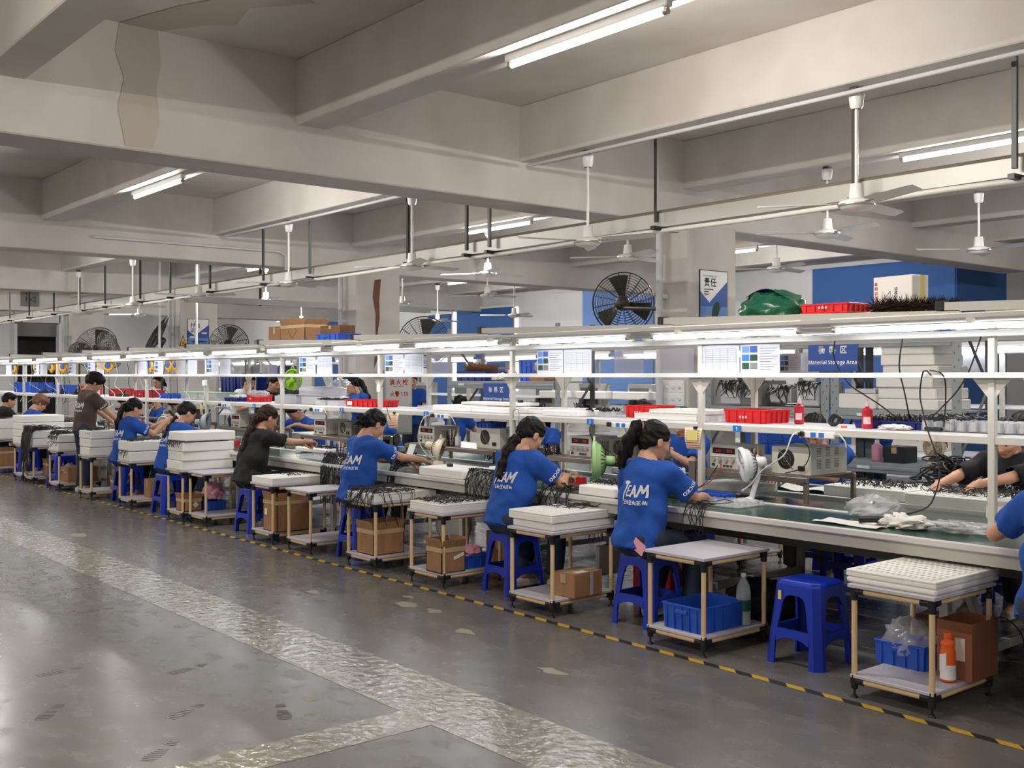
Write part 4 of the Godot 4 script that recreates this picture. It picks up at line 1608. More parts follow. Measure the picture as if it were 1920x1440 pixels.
func shirt_print(shirt: Node3D, T: Field, o: Dictionary, hip: Vector3, up: Vector3, sh: Array, elb: Array) -> void:
	var kind: String = o.print
	if kind == "team":
		var m := MB.new()
		# brush lettered TEAM with a tall T
		strokes(m, P2([[0.0, 0.92, 0.24, 0.98, 0.5, 0.96]]), Vector2(-0.11, -0.02), 0.1, 0.024, 0.013)
		strokes(m, P2([[0.25, 0.95, 0.2, 0.4, 0.14, -0.1, 0.16, -0.35]]), Vector2(-0.11, -0.02), 0.1, 0.025, 0.008)
		strokes(m, P2([[0.0, 0.72, 0.0, 0.05]]), Vector2(-0.055, -0.02), 0.1, 0.016, 0.013)
		strokes(m, P2([[0.0, 0.72, 0.36, 0.74], [0.0, 0.4, 0.3, 0.42], [0.0, 0.05, 0.38, 0.08]]), Vector2(-0.055, -0.02), 0.1, 0.014, 0.009)
		strokes(m, P2([[0.0, 0.02, 0.2, 0.76, 0.42, 0.04], [0.08, 0.25, 0.34, 0.26]]), Vector2(-0.01, -0.02), 0.1, 0.014)
		strokes(m, P2([[0.0, 0.04, 0.1, 0.78, 0.28, 0.3, 0.5, 0.82, 0.52, 0.0]]), Vector2(0.044, -0.02), 0.1, 0.014)
		# a line of small brush characters below
		var g := P2([[0, 1, 0.8, 1], [0.4, 1, 0.4, 0], [0, 0.5, 0.8, 0.55], [0, 0, 0.9, 0.05]])
		var g2 := P2([[0.1, 1, 0.2, 0.1], [0.5, 1, 0.45, 0.2], [0, 0.55, 0.9, 0.6], [0.7, 0.3, 1, 0]])
		for k in 6:
			strokes(m, g if k % 2 == 0 else g2, Vector2(-0.072 + k * 0.031, -0.075), 0.026, 0.0055)
		var oo := hip + up * 0.3 - V(0.3, 0, -0.035)
		for i in m.v.size():
			m.v[i] *= 0.88
		var py := up
		var r := press(m, T, oo, V(0, 0, 1), py, V(1, 0, 0), o.get("seed", 1))
		part(shirt, "lettering", r, M.print_white)
		# block letters round the right sleeve
		var a: Vector3 = sh[1]
		var e: Vector3 = elb[1]
		var ax := (e - a).normalized()
		var out := V(-0.35, 0.25, 1.0)
		out = (out - ax * out.dot(ax)).normalized()
		var c := a.lerp(e, 0.6) + out * 0.15
		var r2 := press(text_mb("ROCKO", 0.034), T, c, ax.cross(out), -ax, -out, o.get("seed", 1))
		part(shirt, "lettering", r2, M.print_white)
	elif kind == "front":
		var c := hip + up * 0.32 + V(0.4, 0, -0.055)
		var r := press(text_mb("SURPASS", 0.026), T, c, V(0, 0, -1), up, V(-1, 0, 0), o.get("seed", 1))
		part(shirt, "lettering", r, M.print_white)
	elif kind == "script":
		var m := MB.new()
		strokes(m, P2([[0.1, 0.7, 0.3, 0.95, 0.4, 0.7, 0.1, 0.4, 0.2, 0.1, 0.5, 0.4, 0.55, 0.7, 0.6, 0.3, 0.8, 0.7, 0.75, 0.0, 0.65, -0.2, 0.9, 0.3, 1.0, 0.6, 1.05, 0.3, 1.3, 0.6, 1.3, 0.3, 1.6, 0.5]]), Vector2(-0.06, -0.02), 0.07, 0.006)
		var c := hip + up * 0.3 + V(0.4, 0, -0.07)
		var r := press(m, T, c, V(0, 0, -1), up, V(-1, 0, 0), o.get("seed", 1))
		part(shirt, "lettering", r, M.print_white)

func people_setup() -> void:
	head_net = head_field().net(0.0042)
	head_cols = head_colours(head_net)
	head_far_net = head_field().net(0.007)
	head_far_cols = head_colours(head_far_net)
	for p: String in ["work", "grip", "flat"]:
		hand_nets[p] = hand_field(p).net(0.0042)
# ---------------------------------------------------------------- trolleys along the hazard tape, with what they carry
func trolley(k: int, z: float, label: String, x := 4.975) -> void:
	if k == 0:
		trolley0 = make_trolley()
		trolley0.position = V(x, 0, z)
		trolley0.set_meta("label", label)
		trolley0.set_meta("group", "cream pipe trolleys along the tape")
	else:
		copy(trolley0, label, V(x, 0, z), rng.randf_range(-0.02, 0.02))

func trolleys() -> void:
	var list: Array = [
		[-2.79, "nearest cream pipe trolley at the right edge, carrying an orange capped bottle below"],
		[-4.165, "cream pipe trolley with a bare top and a blue crate and water bottle below"],
		[-5.455, "cream pipe trolley with two foam trays on top and one sealed carton below"],
		[-6.68, "cream pipe trolley with an open carton and a small blue bin below"],
		[-7.62, "cream pipe trolley under a fringe of hanging black cables, open carton below"],
		[-8.68, "cream pipe trolley with nothing on either board, close before the big carton"],
		[-9.4, "cream pipe trolley holding the big tall carton on its lower board"],
		[-10.915, "cream pipe trolley with a bare top standing beside the stack of four thick foams"],
		[-11.41, "cream pipe trolley under the stack of four thick white foams"],
		[-12.94, "cream pipe trolley under two thick foams, beside the woman holding up a phone"],
		[-14.18, "cream pipe trolley under three foams, in front of the standing man in brown"],
		[-15.5, "cream pipe trolley with a cloth covered carton on its lower board"],
		[-16.7, "cream pipe trolley under the drooping tangle of dark cables"],
		[-17.25, "cream pipe trolley under the tallest white foam stack at the left"],
		[-18.95, "cream pipe trolley at the left edge of the picture"]]
	for k in list.size():
		trolley(k, list[k][0], list[k][1], 4.975 if k < 8 else (4.93 if k < 10 else 4.86))
	# on top
	var y := 0.566
	foam("lower of the two thin foam sheets on the nearest trolley", V(5.02, y, -2.81), V(0.62, 0.03, 0.48))
	foam("foam tray with rows of slots on the nearest trolley", V(5.02, y + 0.031, -2.81), V(0.62, 0.034, 0.48), 9, 14)
	foam("lower foam slab under the tray of cables, behind the bare trolley", V(5.0, y, -5.46), V(0.58, 0.052, 0.42))
	foam("upper foam tray half filled with black cables, behind the bare trolley", V(4.995, y + 0.054, -5.47), V(0.6, 0.058, 0.45), 7, 9)
	cables("loose black cables on the foam tray behind the bare trolley", V(5.12, y + 0.112, -5.48), 0.3, 0.34, 26, 0.22, 0.0, 0.0, 0.02)
	cables("black cables spilling from the gap between the two foams by the ponytailed woman", V(5.2, y + 0.05, -5.235), 0.12, 0.16, 16, 0.3, 0.1, -1.4, 0.01)
	foam("foam tray thickly covered in short black cables, above the blue bin", V(4.99, y, -6.68), V(0.6, 0.062, 0.43), 8, 6)
	cables("mat of short black cables on the foam above the blue bin", V(4.99, y + 0.062, -6.68), 0.54, 0.38, 110, 0.13, 0.0, 0.0, 0.022)
	cables("few black ends dangling below the foam above the blue bin", V(4.9, y + 0.03, -6.88), 0.2, 0.1, 14, 0.2, 0.1, 1.57, 0.008)
	foam("foam slab under a fringe of long black cables", V(5.0, y, -7.62), V(0.62, 0.062, 0.43), 8, 6)
	cables("long black cables hanging over the end of the foam like a fringe", V(4.99, y + 0.062, -7.62), 0.58, 0.4, 62, 0.42, 0.13, 0.0, 0.03)
	cables("black cables hanging over the side of the fringed foam", V(4.9, y + 0.062, -7.5), 0.24, 0.4, 20, 0.34, 0.16, 1.57, 0.02)
	foam("plain thick foam tray on the trolley with the big carton", V(4.99, y, -9.41), V(0.6, 0.06, 0.43), 6, 8)
	cables("row of short black plugs on the foam above the big carton", V(5.08, y + 0.06, -9.42), 0.36, 0.3, 26, 0.08, 0.0, 0.0, 0.014)
	for k in 4:
		foam(["lowest of the four stacked thick foams beside the bare trolley", "second thick foam from the bottom, beside the bare trolley", "third thick foam from the bottom of the four, black wires above it", "topmost of the four stacked thick foams beside the bare trolley"][k], V(4.93 + 0.008 * (k % 2), y + 0.102 * k + (0.012 if k == 3 else 0.0), -11.4 + 0.015 * k), V(0.6, 0.1, 0.43 - 0.01 * k), 0, 0, 0.03 * (k - 1.5))
	cables("dark wires squeezed under the topmost thick foam", V(4.93, y + 0.306, -11.37), 0.6, 0.42, 70, 0.3, 0.04, 0.0, 0.008)
	for k in 2:
		foam(["lower thick foam beside the woman with the phone", "upper thick foam beside the woman with the phone"][k], V(4.93, y + 0.122 * k, -12.95), V(0.58, 0.116, 0.42))
	cables("black wires dotted with bright ends on the foam by the phone", V(4.93, y + 0.238, -12.95), 0.5, 0.38, 60, 0.16, 0.03, 0.0, 0.02)
	cables("black wires peeping out between the two foams by the phone", V(4.93, y + 0.116, -12.95), 0.58, 0.4, 40, 0.2, 0.05, 0.0, 0.004)
	for k in 3:
		foam(["lowest foam before the man in brown", "middle foam before the man in brown", "top foam before the man in brown"][k], V(4.86, y + 0.108 * k, -14.18), V(0.58, 0.104, 0.43), 0, 0, 0.04 * (k - 1))
	cables("black cables on the top foam before the man in brown", V(4.86, y + 0.32, -14.18), 0.5, 0.36, 60, 0.2, 0.03, 0.0, 0.03)
	for k in 2:
		foam(["lower foam above the cloth covered carton", "upper foam above the cloth covered carton"][k], V(4.86, y + 0.108 * k, -15.5), V(0.58, 0.1, 0.43))
	cables("heaped dark cables on the foams above the cloth covered carton", V(4.86, y + 0.21, -15.5), 0.54, 0.4, 90, 0.25, 0.05, 0.0, 0.05)
	cables("thin black cable ends between the foams above the cloth covered carton", V(4.86, y + 0.1, -15.5), 0.58, 0.4, 40, 0.2, 0.05, 0.0, 0.006)
	for k in 2:
		foam(["lower foam under the drooping dark tangle", "upper foam under the drooping dark tangle"][k], V(4.86, y + 0.11 * k, -16.68), V(0.58, 0.106, 0.42))
	cables("big drooping tangle of dark cables over the left foams", V(4.84, y + 0.216, -16.68), 0.56, 0.44, 150, 0.6, 0.35, 0.0, 0.06, null, 0.0035)
	for k in 4:
		foam(["lowest block of the tallest white foam stack", "second block of the tallest white foam stack", "third block of the tallest white foam stack", "top block of the tallest white foam stack at the left"][k], V(4.87, y + 0.108 * k, -17.26), V(0.62, 0.105, 0.48))
	for k in 2:
		foam(["lower foam at the left edge", "upper foam at the left edge"][k], V(4.87, y + 0.16 * k, -18.95), V(0.6, 0.155, 0.44))
	cables("dark cables wound over the foam at the left edge", V(4.87, y + 0.315, -18.95), 0.56, 0.42, 60, 0.6, 0.3, 0.0, 0.03)
	solo("paper_slip", "white paper slip lying on the foam at the left edge", "paper", MB.new().box(V(4.9, 0.9, -18.8), V(0.2, 0.003, 0.14)), M.paper)
	# on the floor under the bench
	copy(trolley0, "cream pipe trolley across the table, white odds and ends on its lower board", V(7.3, 0, -5.75))
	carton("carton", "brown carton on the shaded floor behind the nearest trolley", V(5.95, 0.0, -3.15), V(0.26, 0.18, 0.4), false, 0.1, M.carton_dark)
	carton("carton", "dark red box on the floor under the bench, left of the high ponytail", V(5.75, 0.0, -5.2), V(0.3, 0.3, 0.36), false, 0.0, M.crate_dark_red)
	foam("perforated white panel leaning under the bench behind the sealed carton", V(5.62, 0.13, -5.62), V(0.3, 0.22, 0.04))
	carton("carton", "salmon coloured box under the bench by the small blue bin", V(5.6, 0.0, -6.75), V(0.3, 0.32, 0.3), false, 0.0, M.paper_bag)
	solo("white_sack", "white sack hanging under the bench behind the fringe of cables", "bag", lump(V(5.6, 0.33, -7.55), V(0.12, 0.3, 0.2), 81, 0.12), M.white_cloth)
	solo("plastic_bag", "pale grey plastic bag on the floor under the bench, right of the big carton", "bag", lump(V(5.5, 0.16, -8.75), V(0.16, 0.24, 0.2), 83, 0.15), M.bag_plastic)
	solo("black_bag", "black bag on the floor behind the water bottle", "bag", lump(V(5.75, 0.1, -4.35), V(0.2, 0.16, 0.24), 85, 0.15), M.black_rubber)
	solo("small_basket", "small mauve basket with a handle behind the bare trolley", "basket", MB.new().lathe([Vector2(0, 0), Vector2(0.07, 0), Vector2(0.085, 0.09), Vector2(0.078, 0.09), Vector2(0.066, 0.008)], Vector3.ZERO, 20).tube([V(-0.08, 0.085, 0), V(-0.06, 0.15, 0), V(0, 0.18, 0), V(0.06, 0.15, 0), V(0.08, 0.085, 0)], 0.006, 6), M.trolley_board, V(5.48, 0.0, -4.42), 0.6)
	# on the lower boards
	y = 0.117
	crate("storage_crate", "pale blue crate with a clear plastic bag in it, on the nearest trolley", V(5.09, y, -2.92), V(0.22, 0.12, 0.28), M.crate_blue)
	solo("plastic_bag", "crumpled clear plastic bag bulging out of the pale blue crate", "bag", lump(V(5.09, y + 0.11, -2.92), V(0.11, 0.12, 0.13), 4, 0.14), M.bag_plastic)
	var pb := thing("paper_box", "open reddish brown paper box with creased sides on the nearest trolley", "box", V(5.12, y, -2.63))
	var bm := MB.new()
	for q: float in [-1, 1]:
		bm.box(V(q * 0.127, 0.14, 0), V(0.005, 0.28, 0.18)).box(V(0, 0.14, q * 0.0875), V(0.25, 0.28, 0.005))
	bm.box(V(0, 0.003, 0), V(0.25, 0.006, 0.17))
	part(pb, "body", bm, M.paper_bag)
	part(pb, "sticker", MB.new().box(V(-0.131, 0.15, 0.03), V(0.002, 0.11, 0.05)), M.sticker)
	wire("thin_cord", "thin black cord looping over the side of the brown paper box", [V(5.2, 0.38, -2.56), V(5.22, 0.41, -2.5), V(5.3, 0.33, -2.45), V(5.3, 0.25, -2.44), V(5.25, 0.2, -2.5), V(5.3, 0.19, -2.46)], 0.003, M.cable_black)
	var ob := thing("drink_bottle", "orange capped drink bottle with an orange and white label", "bottle", V(4.93, y, -2.63))
	part(ob, "body", MB.new().lathe([Vector2(0, 0), Vector2(0.034, 0.003), Vector2(0.037, 0.012), Vector2(0.036, 0.06), Vector2(0.037, 0.13), Vector2(0.036, 0.15), Vector2(0.03, 0.165), Vector2(0.034, 0.18), Vector2(0.032, 0.195), Vector2(0.017, 0.205), Vector2(0.017, 0.212)], Vector3.ZERO, 20), M.orange)
	part(ob, "lower_label", MB.new().lathe([Vector2(0.0375, 0.015), Vector2(0.0378, 0.02), Vector2(0.0366, 0.06), Vector2(0.037, 0.085)], Vector3.ZERO, 20), M.label_white)
	part(ob, "cap", MB.new().lathe([Vector2(0, 0.238), Vector2(0.018, 0.237), Vector2(0.02, 0.232), Vector2(0.02, 0.21), Vector2(0.017, 0.208)], Vector3.ZERO, 16), M.orange)
	part(ob, "label_panel", MB.new().sheet(func(s: float, q: float) -> Vector3: return V(-cos(s * 1.6 - 1.3) * 0.0385, 0.045 + 0.08 * q + 0.02 * s, sin(s * 1.6 - 1.3) * 0.0385), 8, 2), M.label_white)
	crate("storage_crate", "blue ribbed crate on the lower board of the bare topped trolley", V(4.92, y, -4.14), V(0.42, 0.15, 0.3), M.crate_blue, 0.0, "", 5)
	var wb := thing("water_bottle", "large clear water bottle with a dark green label and white cap", "bottle", V(5.12, y, -4.01))
	part(wb, "body", MB.new().lathe([Vector2(0, 0.004), Vector2(0.035, 0), Vector2(0.042, 0.008), Vector2(0.043, 0.05), Vector2(0.041, 0.055), Vector2(0.043, 0.062), Vector2(0.043, 0.105), Vector2(0.041, 0.11), Vector2(0.043, 0.116), Vector2(0.044, 0.16), Vector2(0.042, 0.2), Vector2(0.036, 0.235), Vector2(0.024, 0.262), Vector2(0.014, 0.275), Vector2(0.013, 0.29)], Vector3.ZERO, 24), M.bottle_pet)
	part(wb, "water", MB.new().lathe([Vector2(0, 0.006), Vector2(0.034, 0.004), Vector2(0.04, 0.01), Vector2(0.0405, 0.06), Vector2(0, 0.06)], Vector3.ZERO, 20), M.bottle_pet)
	part(wb, "label_band", MB.new().lathe([Vector2(0.0435, 0.085), Vector2(0.0442, 0.088), Vector2(0.0445, 0.15), Vector2(0.044, 0.152)], Vector3.ZERO, 24), M.green_bag)
	var lt := text_mb("Cest", 0.024)
	for i in lt.v.size():
		var a := -lt.v[i].x / 0.045 + 2.3
		lt.v[i] = V(sin(a) * 0.0453 * -1.0, lt.v[i].y + 0.12, cos(a) * 0.0453 * -1.0) * V(1, 1, -1)
		lt.n[i] = V(lt.v[i].x, 0, lt.v[i].z).normalized()
	part(wb, "lettering", lt, M.label_white)
	part(wb, "cap", MB.new().lathe([Vector2(0.015, 0.285), Vector2(0.0155, 0.286), Vector2(0.0155, 0.304), Vector2(0.014, 0.307), Vector2(0, 0.307)], Vector3.ZERO, 16), M.label_white)
	var c := carton("carton", "sealed brown carton with a silver tape edge, below the half filled foam tray", V(4.97, y, -5.29), V(0.28, 0.155, 0.2), false, 0.06)
	part(c, "corner_tape", MB.new().box(V(0.03, 0.08, 0.102), V(0.03, 0.15, 0.002)), M.silver_blister)
	part(c, "sticker", MB.new().box(V(-0.03, 0.16, 0.05), V(0.1, 0.002, 0.06)), M.sticker)
	c = carton("carton", "open brown carton beside the blue bin, with a torn sticker", V(4.79, y, -6.56), V(0.22, 0.2, 0.2), true)
	carton_sticker(c, V(0.22, 0.2, 0.2), Vector2(0.05, 0.02), Vector2(0.1, 0.025), 1, 0.3)
	crate("storage_crate", "small blue crate behind the open carton with the torn sticker", V(5.05, y, -6.6), V(0.28, 0.1, 0.2), M.crate_blue)
	solo("plastic_bag", "pink and white bundle lying in the small blue crate", "bag", lump(V(5.05, y + 0.11, -6.6), V(0.1, 0.05, 0.07), 6, 0.25), M.pink)
	c = carton("carton", "open brown carton taped round its top, below the fringe of cables", V(4.87, y, -7.6), V(0.3, 0.22, 0.26), true)
	c = carton("carton", "big tall brown carton with a small white label", V(4.89, y, -9.3), V(0.34, 0.32, 0.28), true, 0.0)
	carton_sticker(c, V(0.34, 0.32, 0.28), Vector2(-0.08, 0.02), Vector2(0.05, 0.06))
	c = carton("carton", "brown carton of folded cardboard with a diamond sticker, below the four foams", V(4.76, y, -11.3), V(0.2, 0.14, 0.22), true)
	carton_sticker(c, V(0.2, 0.14, 0.22), Vector2(0.03, 0.0), Vector2(0.05, 0.05), 1, 0.78)
	crate("storage_crate", "blue crate under the pink and red tied bag", V(5.0, y, -11.22), V(0.22, 0.1, 0.24), M.crate_blue)
	var tb := thing("plastic_bag", "tied clear bag with pink and red contents hanging under the bare trolley top", "bag", V(4.98, y + 0.11, -11.16))
	part(tb, "bag", lump(V(0, 0.09, 0), V(0.1, 0.1, 0.1), 11, 0.3), M.pink)
	part(tb, "knot", MB.new().cyl(V(0, 0.15, 0), V(0, 0.2, 0), 0.02, 0.012).cyl(V(0, 0.2, 0), V(0.01, 0.26, 0.01), 0.012, 0.035), M.bag_plastic)
	carton("carton", "tall kraft carton by the blue stool, below the two thick foams", V(4.98, y, -12.82), V(0.22, 0.22, 0.2), false)
	carton("carton", "small open brown carton at the feet of the man in brown", V(4.98, y, -14.05), V(0.2, 0.12, 0.14), true)
	c = carton("carton", "brown carton draped with a pale cloth, second cart row from the left", V(4.9, y, -15.45), V(0.4, 0.2, 0.34), false)
	carton_sticker(c, V(0.4, 0.2, 0.34), Vector2(0.02, 0.0), Vector2(0.09, 0.05), 1)
	solo("rag", "pale grey cloth draped over the brown carton", "cloth", MB.new().sheet(func(s: float, q: float) -> Vector3: return V(4.68 + s * 0.34, y + 0.215 + 0.03 * sin(s * 5.0 + q * 3.0) - maxf(0.0, 0.12 - s * 0.34) * 0.8, -15.62 + q * 0.3), 14, 10), M.grey_cloth)
	carton("carton", "plain brown carton on the floor board at the left, beside the blue stool", V(4.9, y, -16.5), V(0.3, 0.2, 0.22), true)
	carton("carton", "wide brown carton at the left edge of the picture", V(4.86, y, -18.9), V(0.4, 0.26, 0.34), true)

func stools() -> void:
	var list: Array = [
		[5.1, -3.53, 0.0, "empty blue plastic stool standing alone between the bare trolley and the nearest one"],
		[5.1, -4.76, 0.04, "blue plastic stool under the woman with the high ponytail"],
		[5.08, -6.1, -0.03, "blue plastic stool under the woman with the long low ponytail"],
		[5.02, -8.12, 0.0, "blue plastic stool under the woman with the hair knot"],
		[4.99, -10.12, 0.05, "blue plastic stool under the woman in black with glasses"],
		[4.9, -12.15, 0.0, "blue plastic stool under the woman with the white hair band"],
		[4.95, -13.62, 0.0, "blue plastic stool under the woman holding up a phone"],
		[4.85, -16.0, 0.1, "blue plastic stool with a pale sticker, between the cloth covered carton and the tangle"],
		[4.95, -18.15, 0.0, "blue plastic stool under the person with light brown hair"],
		[4.95, -19.9, 0.0, "blue plastic stool under the person in black at the left edge"],
		[5.2, -2.12, 0.1, "blue plastic stool with an orange sticker, at the right edge behind the nearest trolley"],
		[7.25, -3.5, 0.0, "blue plastic stool across the table under the man in the black shirt"],
		[7.15, -4.6, 0.2, "blue plastic stool across the table behind the grey trousered legs"],
		[7.4, -5.0, 0.0, "blue plastic stool across the table under the man with the bowed head"],
		[7.35, -6.35, 0.0, "blue plastic stool across the table under the woman facing the high ponytail"],
		[7.35, -8.4, 0.0, "blue plastic stool across the table under the woman reaching down to cables"]]
	for k in list.size():
		var l: Array = list[k]
		if k == 0:
			stool0 = make_stool()
			stool0.position = V(l[0], 0, l[1])
			stool0.rotation.y = l[2]
			stool0.set_meta("label", l[3])
			stool0.set_meta("group", "blue plastic stools")
		else:
			copy(stool0, l[3], V(l[0], 0, l[1]), l[2])
	for p: Array in [[5.1 - 0.17, -3.53 - 0.02, "stool"]]:
		part(stool0, "sticker", MB.new().box(V(-0.157, 0.38, -0.09), V(0.004, 0.05, 0.02)), M.pale_yellow)

func people() -> void:
	people_setup()
	var tail_a := [V(-0.07, 0.1, 0), V(-0.12, 0.1, -0.02), V(-0.16, 0.02, -0.05), V(-0.18, -0.06, -0.085), V(-0.185, -0.13, -0.11), V(-0.18, -0.18, -0.13)]
	person("woman in a blue team shirt with a high ponytail, back turned, nearest seated worker", V(4.99, 0, -4.74), 0.0, {"print": "team", "hair": "ponytail", "tail": tail_a, "tail_width": 0.04, "band": "wood", "look": -0.28, "nod": 0.3, "lean": 0.16, "seed": 3, "hands": [V(0.42, 0.86, -0.16), V(0.5, 0.8, 0.12)], "elbow": V(-0.1, -0.8, 0.8), "trousers": "jeans", "sleeve": 0.78})
	var card := MB.new()
	card.X = Transform3D(Basis(Vector3.RIGHT, 0.5), V(4.862, 0.53, -4.62))
	card.box(Vector3.ZERO, V(0.003, 0.075, 0.1))
	solo("paper_card", "pink card tucked in the back pocket of the woman with the high ponytail", "card", card, M.pink)
	person("woman in a blue team shirt with a long low ponytail, bent over her work", V(4.97, 0, -6.05), 0.0, {"print": "team", "hair": "ponytail", "tail": [V(-0.08, -0.01, 0), V(-0.14, -0.03, 0), V(-0.2, -0.1, 0), V(-0.24, -0.19, 0.0), V(-0.265, -0.28, 0.0), V(-0.28, -0.36, 0)], "tail_width": 0.038, "look": -0.1, "nod": 0.62, "lean": 0.28, "seed": 8, "hands": [V(0.5, 0.84, -0.05), V(0.5, 0.84, 0.1)], "elbow": V(-0.1, -0.7, 0.9)})
	person("woman in a blue team shirt with her hair in a knot, holding a small part", V(4.93, 0, -8.1), 0.0, {"print": "team", "hair": "bun", "look": -0.05, "nod": 0.55, "lean": 0.22, "seed": 12, "hands": [V(0.55, 0.82, 0.02), V(0.6, 0.84, 0.16)], "elbow": V(-0.2, -0.9, 0.5)})
	person("woman in a black shirt and glasses with a long ponytail, hands held out", V(4.9, 0, -10.13), 0.0, {"shirt": "shirt_black", "hair": "ponytail", "colour": "hair_brown", "glasses": true, "tail": [V(-0.08, 0.04, 0), V(-0.135, 0.0, 0), V(-0.19, -0.1, 0), V(-0.23, -0.2, 0), V(-0.27, -0.3, 0), V(-0.29, -0.37, 0)], "tail_width": 0.036, "look": -0.05, "nod": 0.42, "lean": 0.27, "seed": 16, "wide": 1.1, "hands": [V(0.64, 0.88, 0.02), V(0.65, 0.9, 0.1)], "elbow": V(-0.1, -1.0, 0.3), "grip": ["grip", "grip"], "hand_dir": V(0.95, -0.1, 0), "trousers": "trousers_black"})
	person("woman in a blue team shirt with a white scrunchie and low tail", V(4.86, 0, -12.15), 0.0, {"print": "team", "hair": "ponytail", "band": "white_cloth", "tail": [V(-0.07, -0.02, 0), V(-0.13, -0.05, 0), V(-0.2, -0.15, 0), V(-0.25, -0.26, 0), V(-0.27, -0.33, 0)], "look": -0.05, "nod": 0.6, "lean": 0.28, "seed": 20, "hands": [V(0.5, 0.83, -0.1), V(0.5, 0.83, 0.1)], "fine": false})
	person("woman in a blue team shirt holding up a dark phone", V(4.86, 0, -13.62), 0.0, {"print": "team", "hair": "ponytail", "look": -0.05, "nod": 0.4, "lean": 0.15, "seed": 24, "hands": [V(0.48, 0.98, 0.06), V(0.5, 1.0, 0.16)], "grip": ["grip", "grip"], "hand_dir": V(0.5, 0.5, 0), "elbow": V(-0.05, -1, 0.4)})
	var ph := MB.new()
	ph.X = Transform3D(Basis(Vector3.BACK, 0.7), V(5.47, 1.09, -13.52))
	ph.box(Vector3.ZERO, V(0.012, 0.15, 0.072), 0.004)
	solo("phone", "dark phone held up by the woman at the bench", "phone", ph, M.black_plastic)
	person("man in a brown team shirt standing at the bench", V(4.78, 0, -14.86), 0.05, {"stand": true, "shirt": "shirt_brown", "print": "team", "hair": "mop", "look": -0.15, "nod": 0.55, "lean": 0.12, "seed": 28, "wide": 1.12, "hands": [V(0.5, 0.9, -0.1), V(0.52, 0.88, 0.14)], "elbow": V(-0.4, -0.8, 0.5)})
	person("person in a blue team shirt with light brown hair, seated at the left", V(4.9, 0, -18.15), 0.0, {"print": "team", "hair": "mop", "colour": "hair_light", "look": -0.1, "nod": 0.6, "lean": 0.3, "seed": 32, "hands": [V(0.5, 0.83, -0.1), V(0.5, 0.83, 0.1)], "fine": false})
	person("person in a black shirt with short black hair at the left edge", V(4.92, 0, -19.75), 0.0, {"shirt": "shirt_black", "hair": "short", "look": -0.1, "nod": 0.3, "lean": 0.2, "seed": 36, "hands": [V(0.45, 0.95, 0.05), V(0.45, 0.95, 0.15)], "fine": false})
	person("person in a blue shirt cut off by the right edge of the picture", V(4.95, 0, -2.12), 0.0, {"hair": "short", "lean": 0.25, "seed": 40, "hands": [V(0.42, 0.86, -0.3), V(0.5, 0.84, 0.1)], "elbow": V(-0.3, -0.6, 1.0)})
	# across the table, facing the aisle
	var far := "workers across the table"
	person("man in a black shirt with white script, both hands on the foam tray", V(7.3, 0, -3.42), PI, {"shirt": "shirt_black", "print": "script", "hair": "short", "look": 0.0, "nod": 0.55, "lean": 0.06, "wide": 1.2, "seed": 44, "tone": 1.15, "hands": [V(0.62, 0.86, 0.1), V(0.6, 0.84, 0.28)], "elbow": V(-0.2, -0.5, 0.9), "hand_dir": V(0.7, -0.6, 0), "sleeve": 0.85, "trousers": "trousers_black"})
	person("man in a blue shirt with bowed head beside the grey instrument", V(7.4, 0, -5.0), PI + 0.25, {"print": "front", "hair": "short", "nod": 0.8, "lean": 0.18, "wide": 1.15, "seed": 48, "tone": 1.05, "hands": [V(0.5, 0.84, -0.05), V(0.55, 0.84, 0.2)], "elbow": V(-0.2, -0.7, 0.8), "trousers": "trousers_grey"})
	person("woman in a blue shirt across the table, facing the high ponytailed worker", V(7.35, 0, -6.35), PI, {"print": "front", "hair": "ponytail", "nod": 0.4, "lean": 0.05, "seed": 52, "hands": [V(0.36, 0.95, -0.04), V(0.36, 0.93, 0.05)], "elbow": V(-0.1, -0.8, 0.8), "fine": false, "trousers": "trousers_grey"})
	person("woman in a blue shirt across the table, reaching down to a heap of cables", V(7.4, 0, -8.4), PI + 0.3, {"print": "front", "hair": "ponytail", "nod": 0.4, "lean": 0.12, "seed": 56, "hands": [V(0.5, 0.86, -0.25), V(0.5, 0.85, 0.12)], "fine": false})
	person("person in a blue shirt across the table, hidden behind the power supply", V(7.2, 0, -10.9), PI, {"hair": "short", "nod": 0.6, "lean": 0.4, "seed": 60, "hands": [V(0.6, 0.82, 0.1), V(0.55, 0.84, 0.2)], "fine": false})
	person("woman in a blue shirt standing across the table, looking down to her side", V(7.35, 0, -11.8), PI - 0.2, {"stand": true, "hair": "ponytail", "fringe": true, "nod": 0.5, "look": -0.5, "lean": 0.25, "seed": 64, "hands": [V(0.45, 1.3, 0.1), V(0.5, 1.32, 0.35)], "elbow": V(-0.3, -0.8, 0.7)})
	person("person in a blue shirt leaning low under the shelf, arm stretched out", V(7.3, 0, -13.1), PI + 0.2, {"hair": "short", "nod": 0.8, "lean": 0.45, "seed": 68, "hands": [V(0.55, 0.95, -0.3), V(0.6, 0.9, 0.1)], "elbow": V(0, -0.3, 1.0), "fine": false})
	person("person with black hair seen over the red basket", V(7.6, 0, -15.2), PI + 1.9, {"stand": true, "hair": "short", "nod": 0.3, "lean": 0.3, "seed": 72, "fine": false, "shirt": "shirt_black", "hands": [V(0.4, 1.1, -0.1), V(0.4, 1.1, 0.1)]})
	person("person with black hair behind the blue tray on the shelf", V(7.75, 0, -16.4), PI + 2.0, {"stand": true, "hair": "short", "nod": 0.2, "lean": 0.3, "seed": 73, "fine": false, "shirt": "shirt_white", "hands": [V(0.4, 1.1, -0.1), V(0.4, 1.1, 0.1)]})
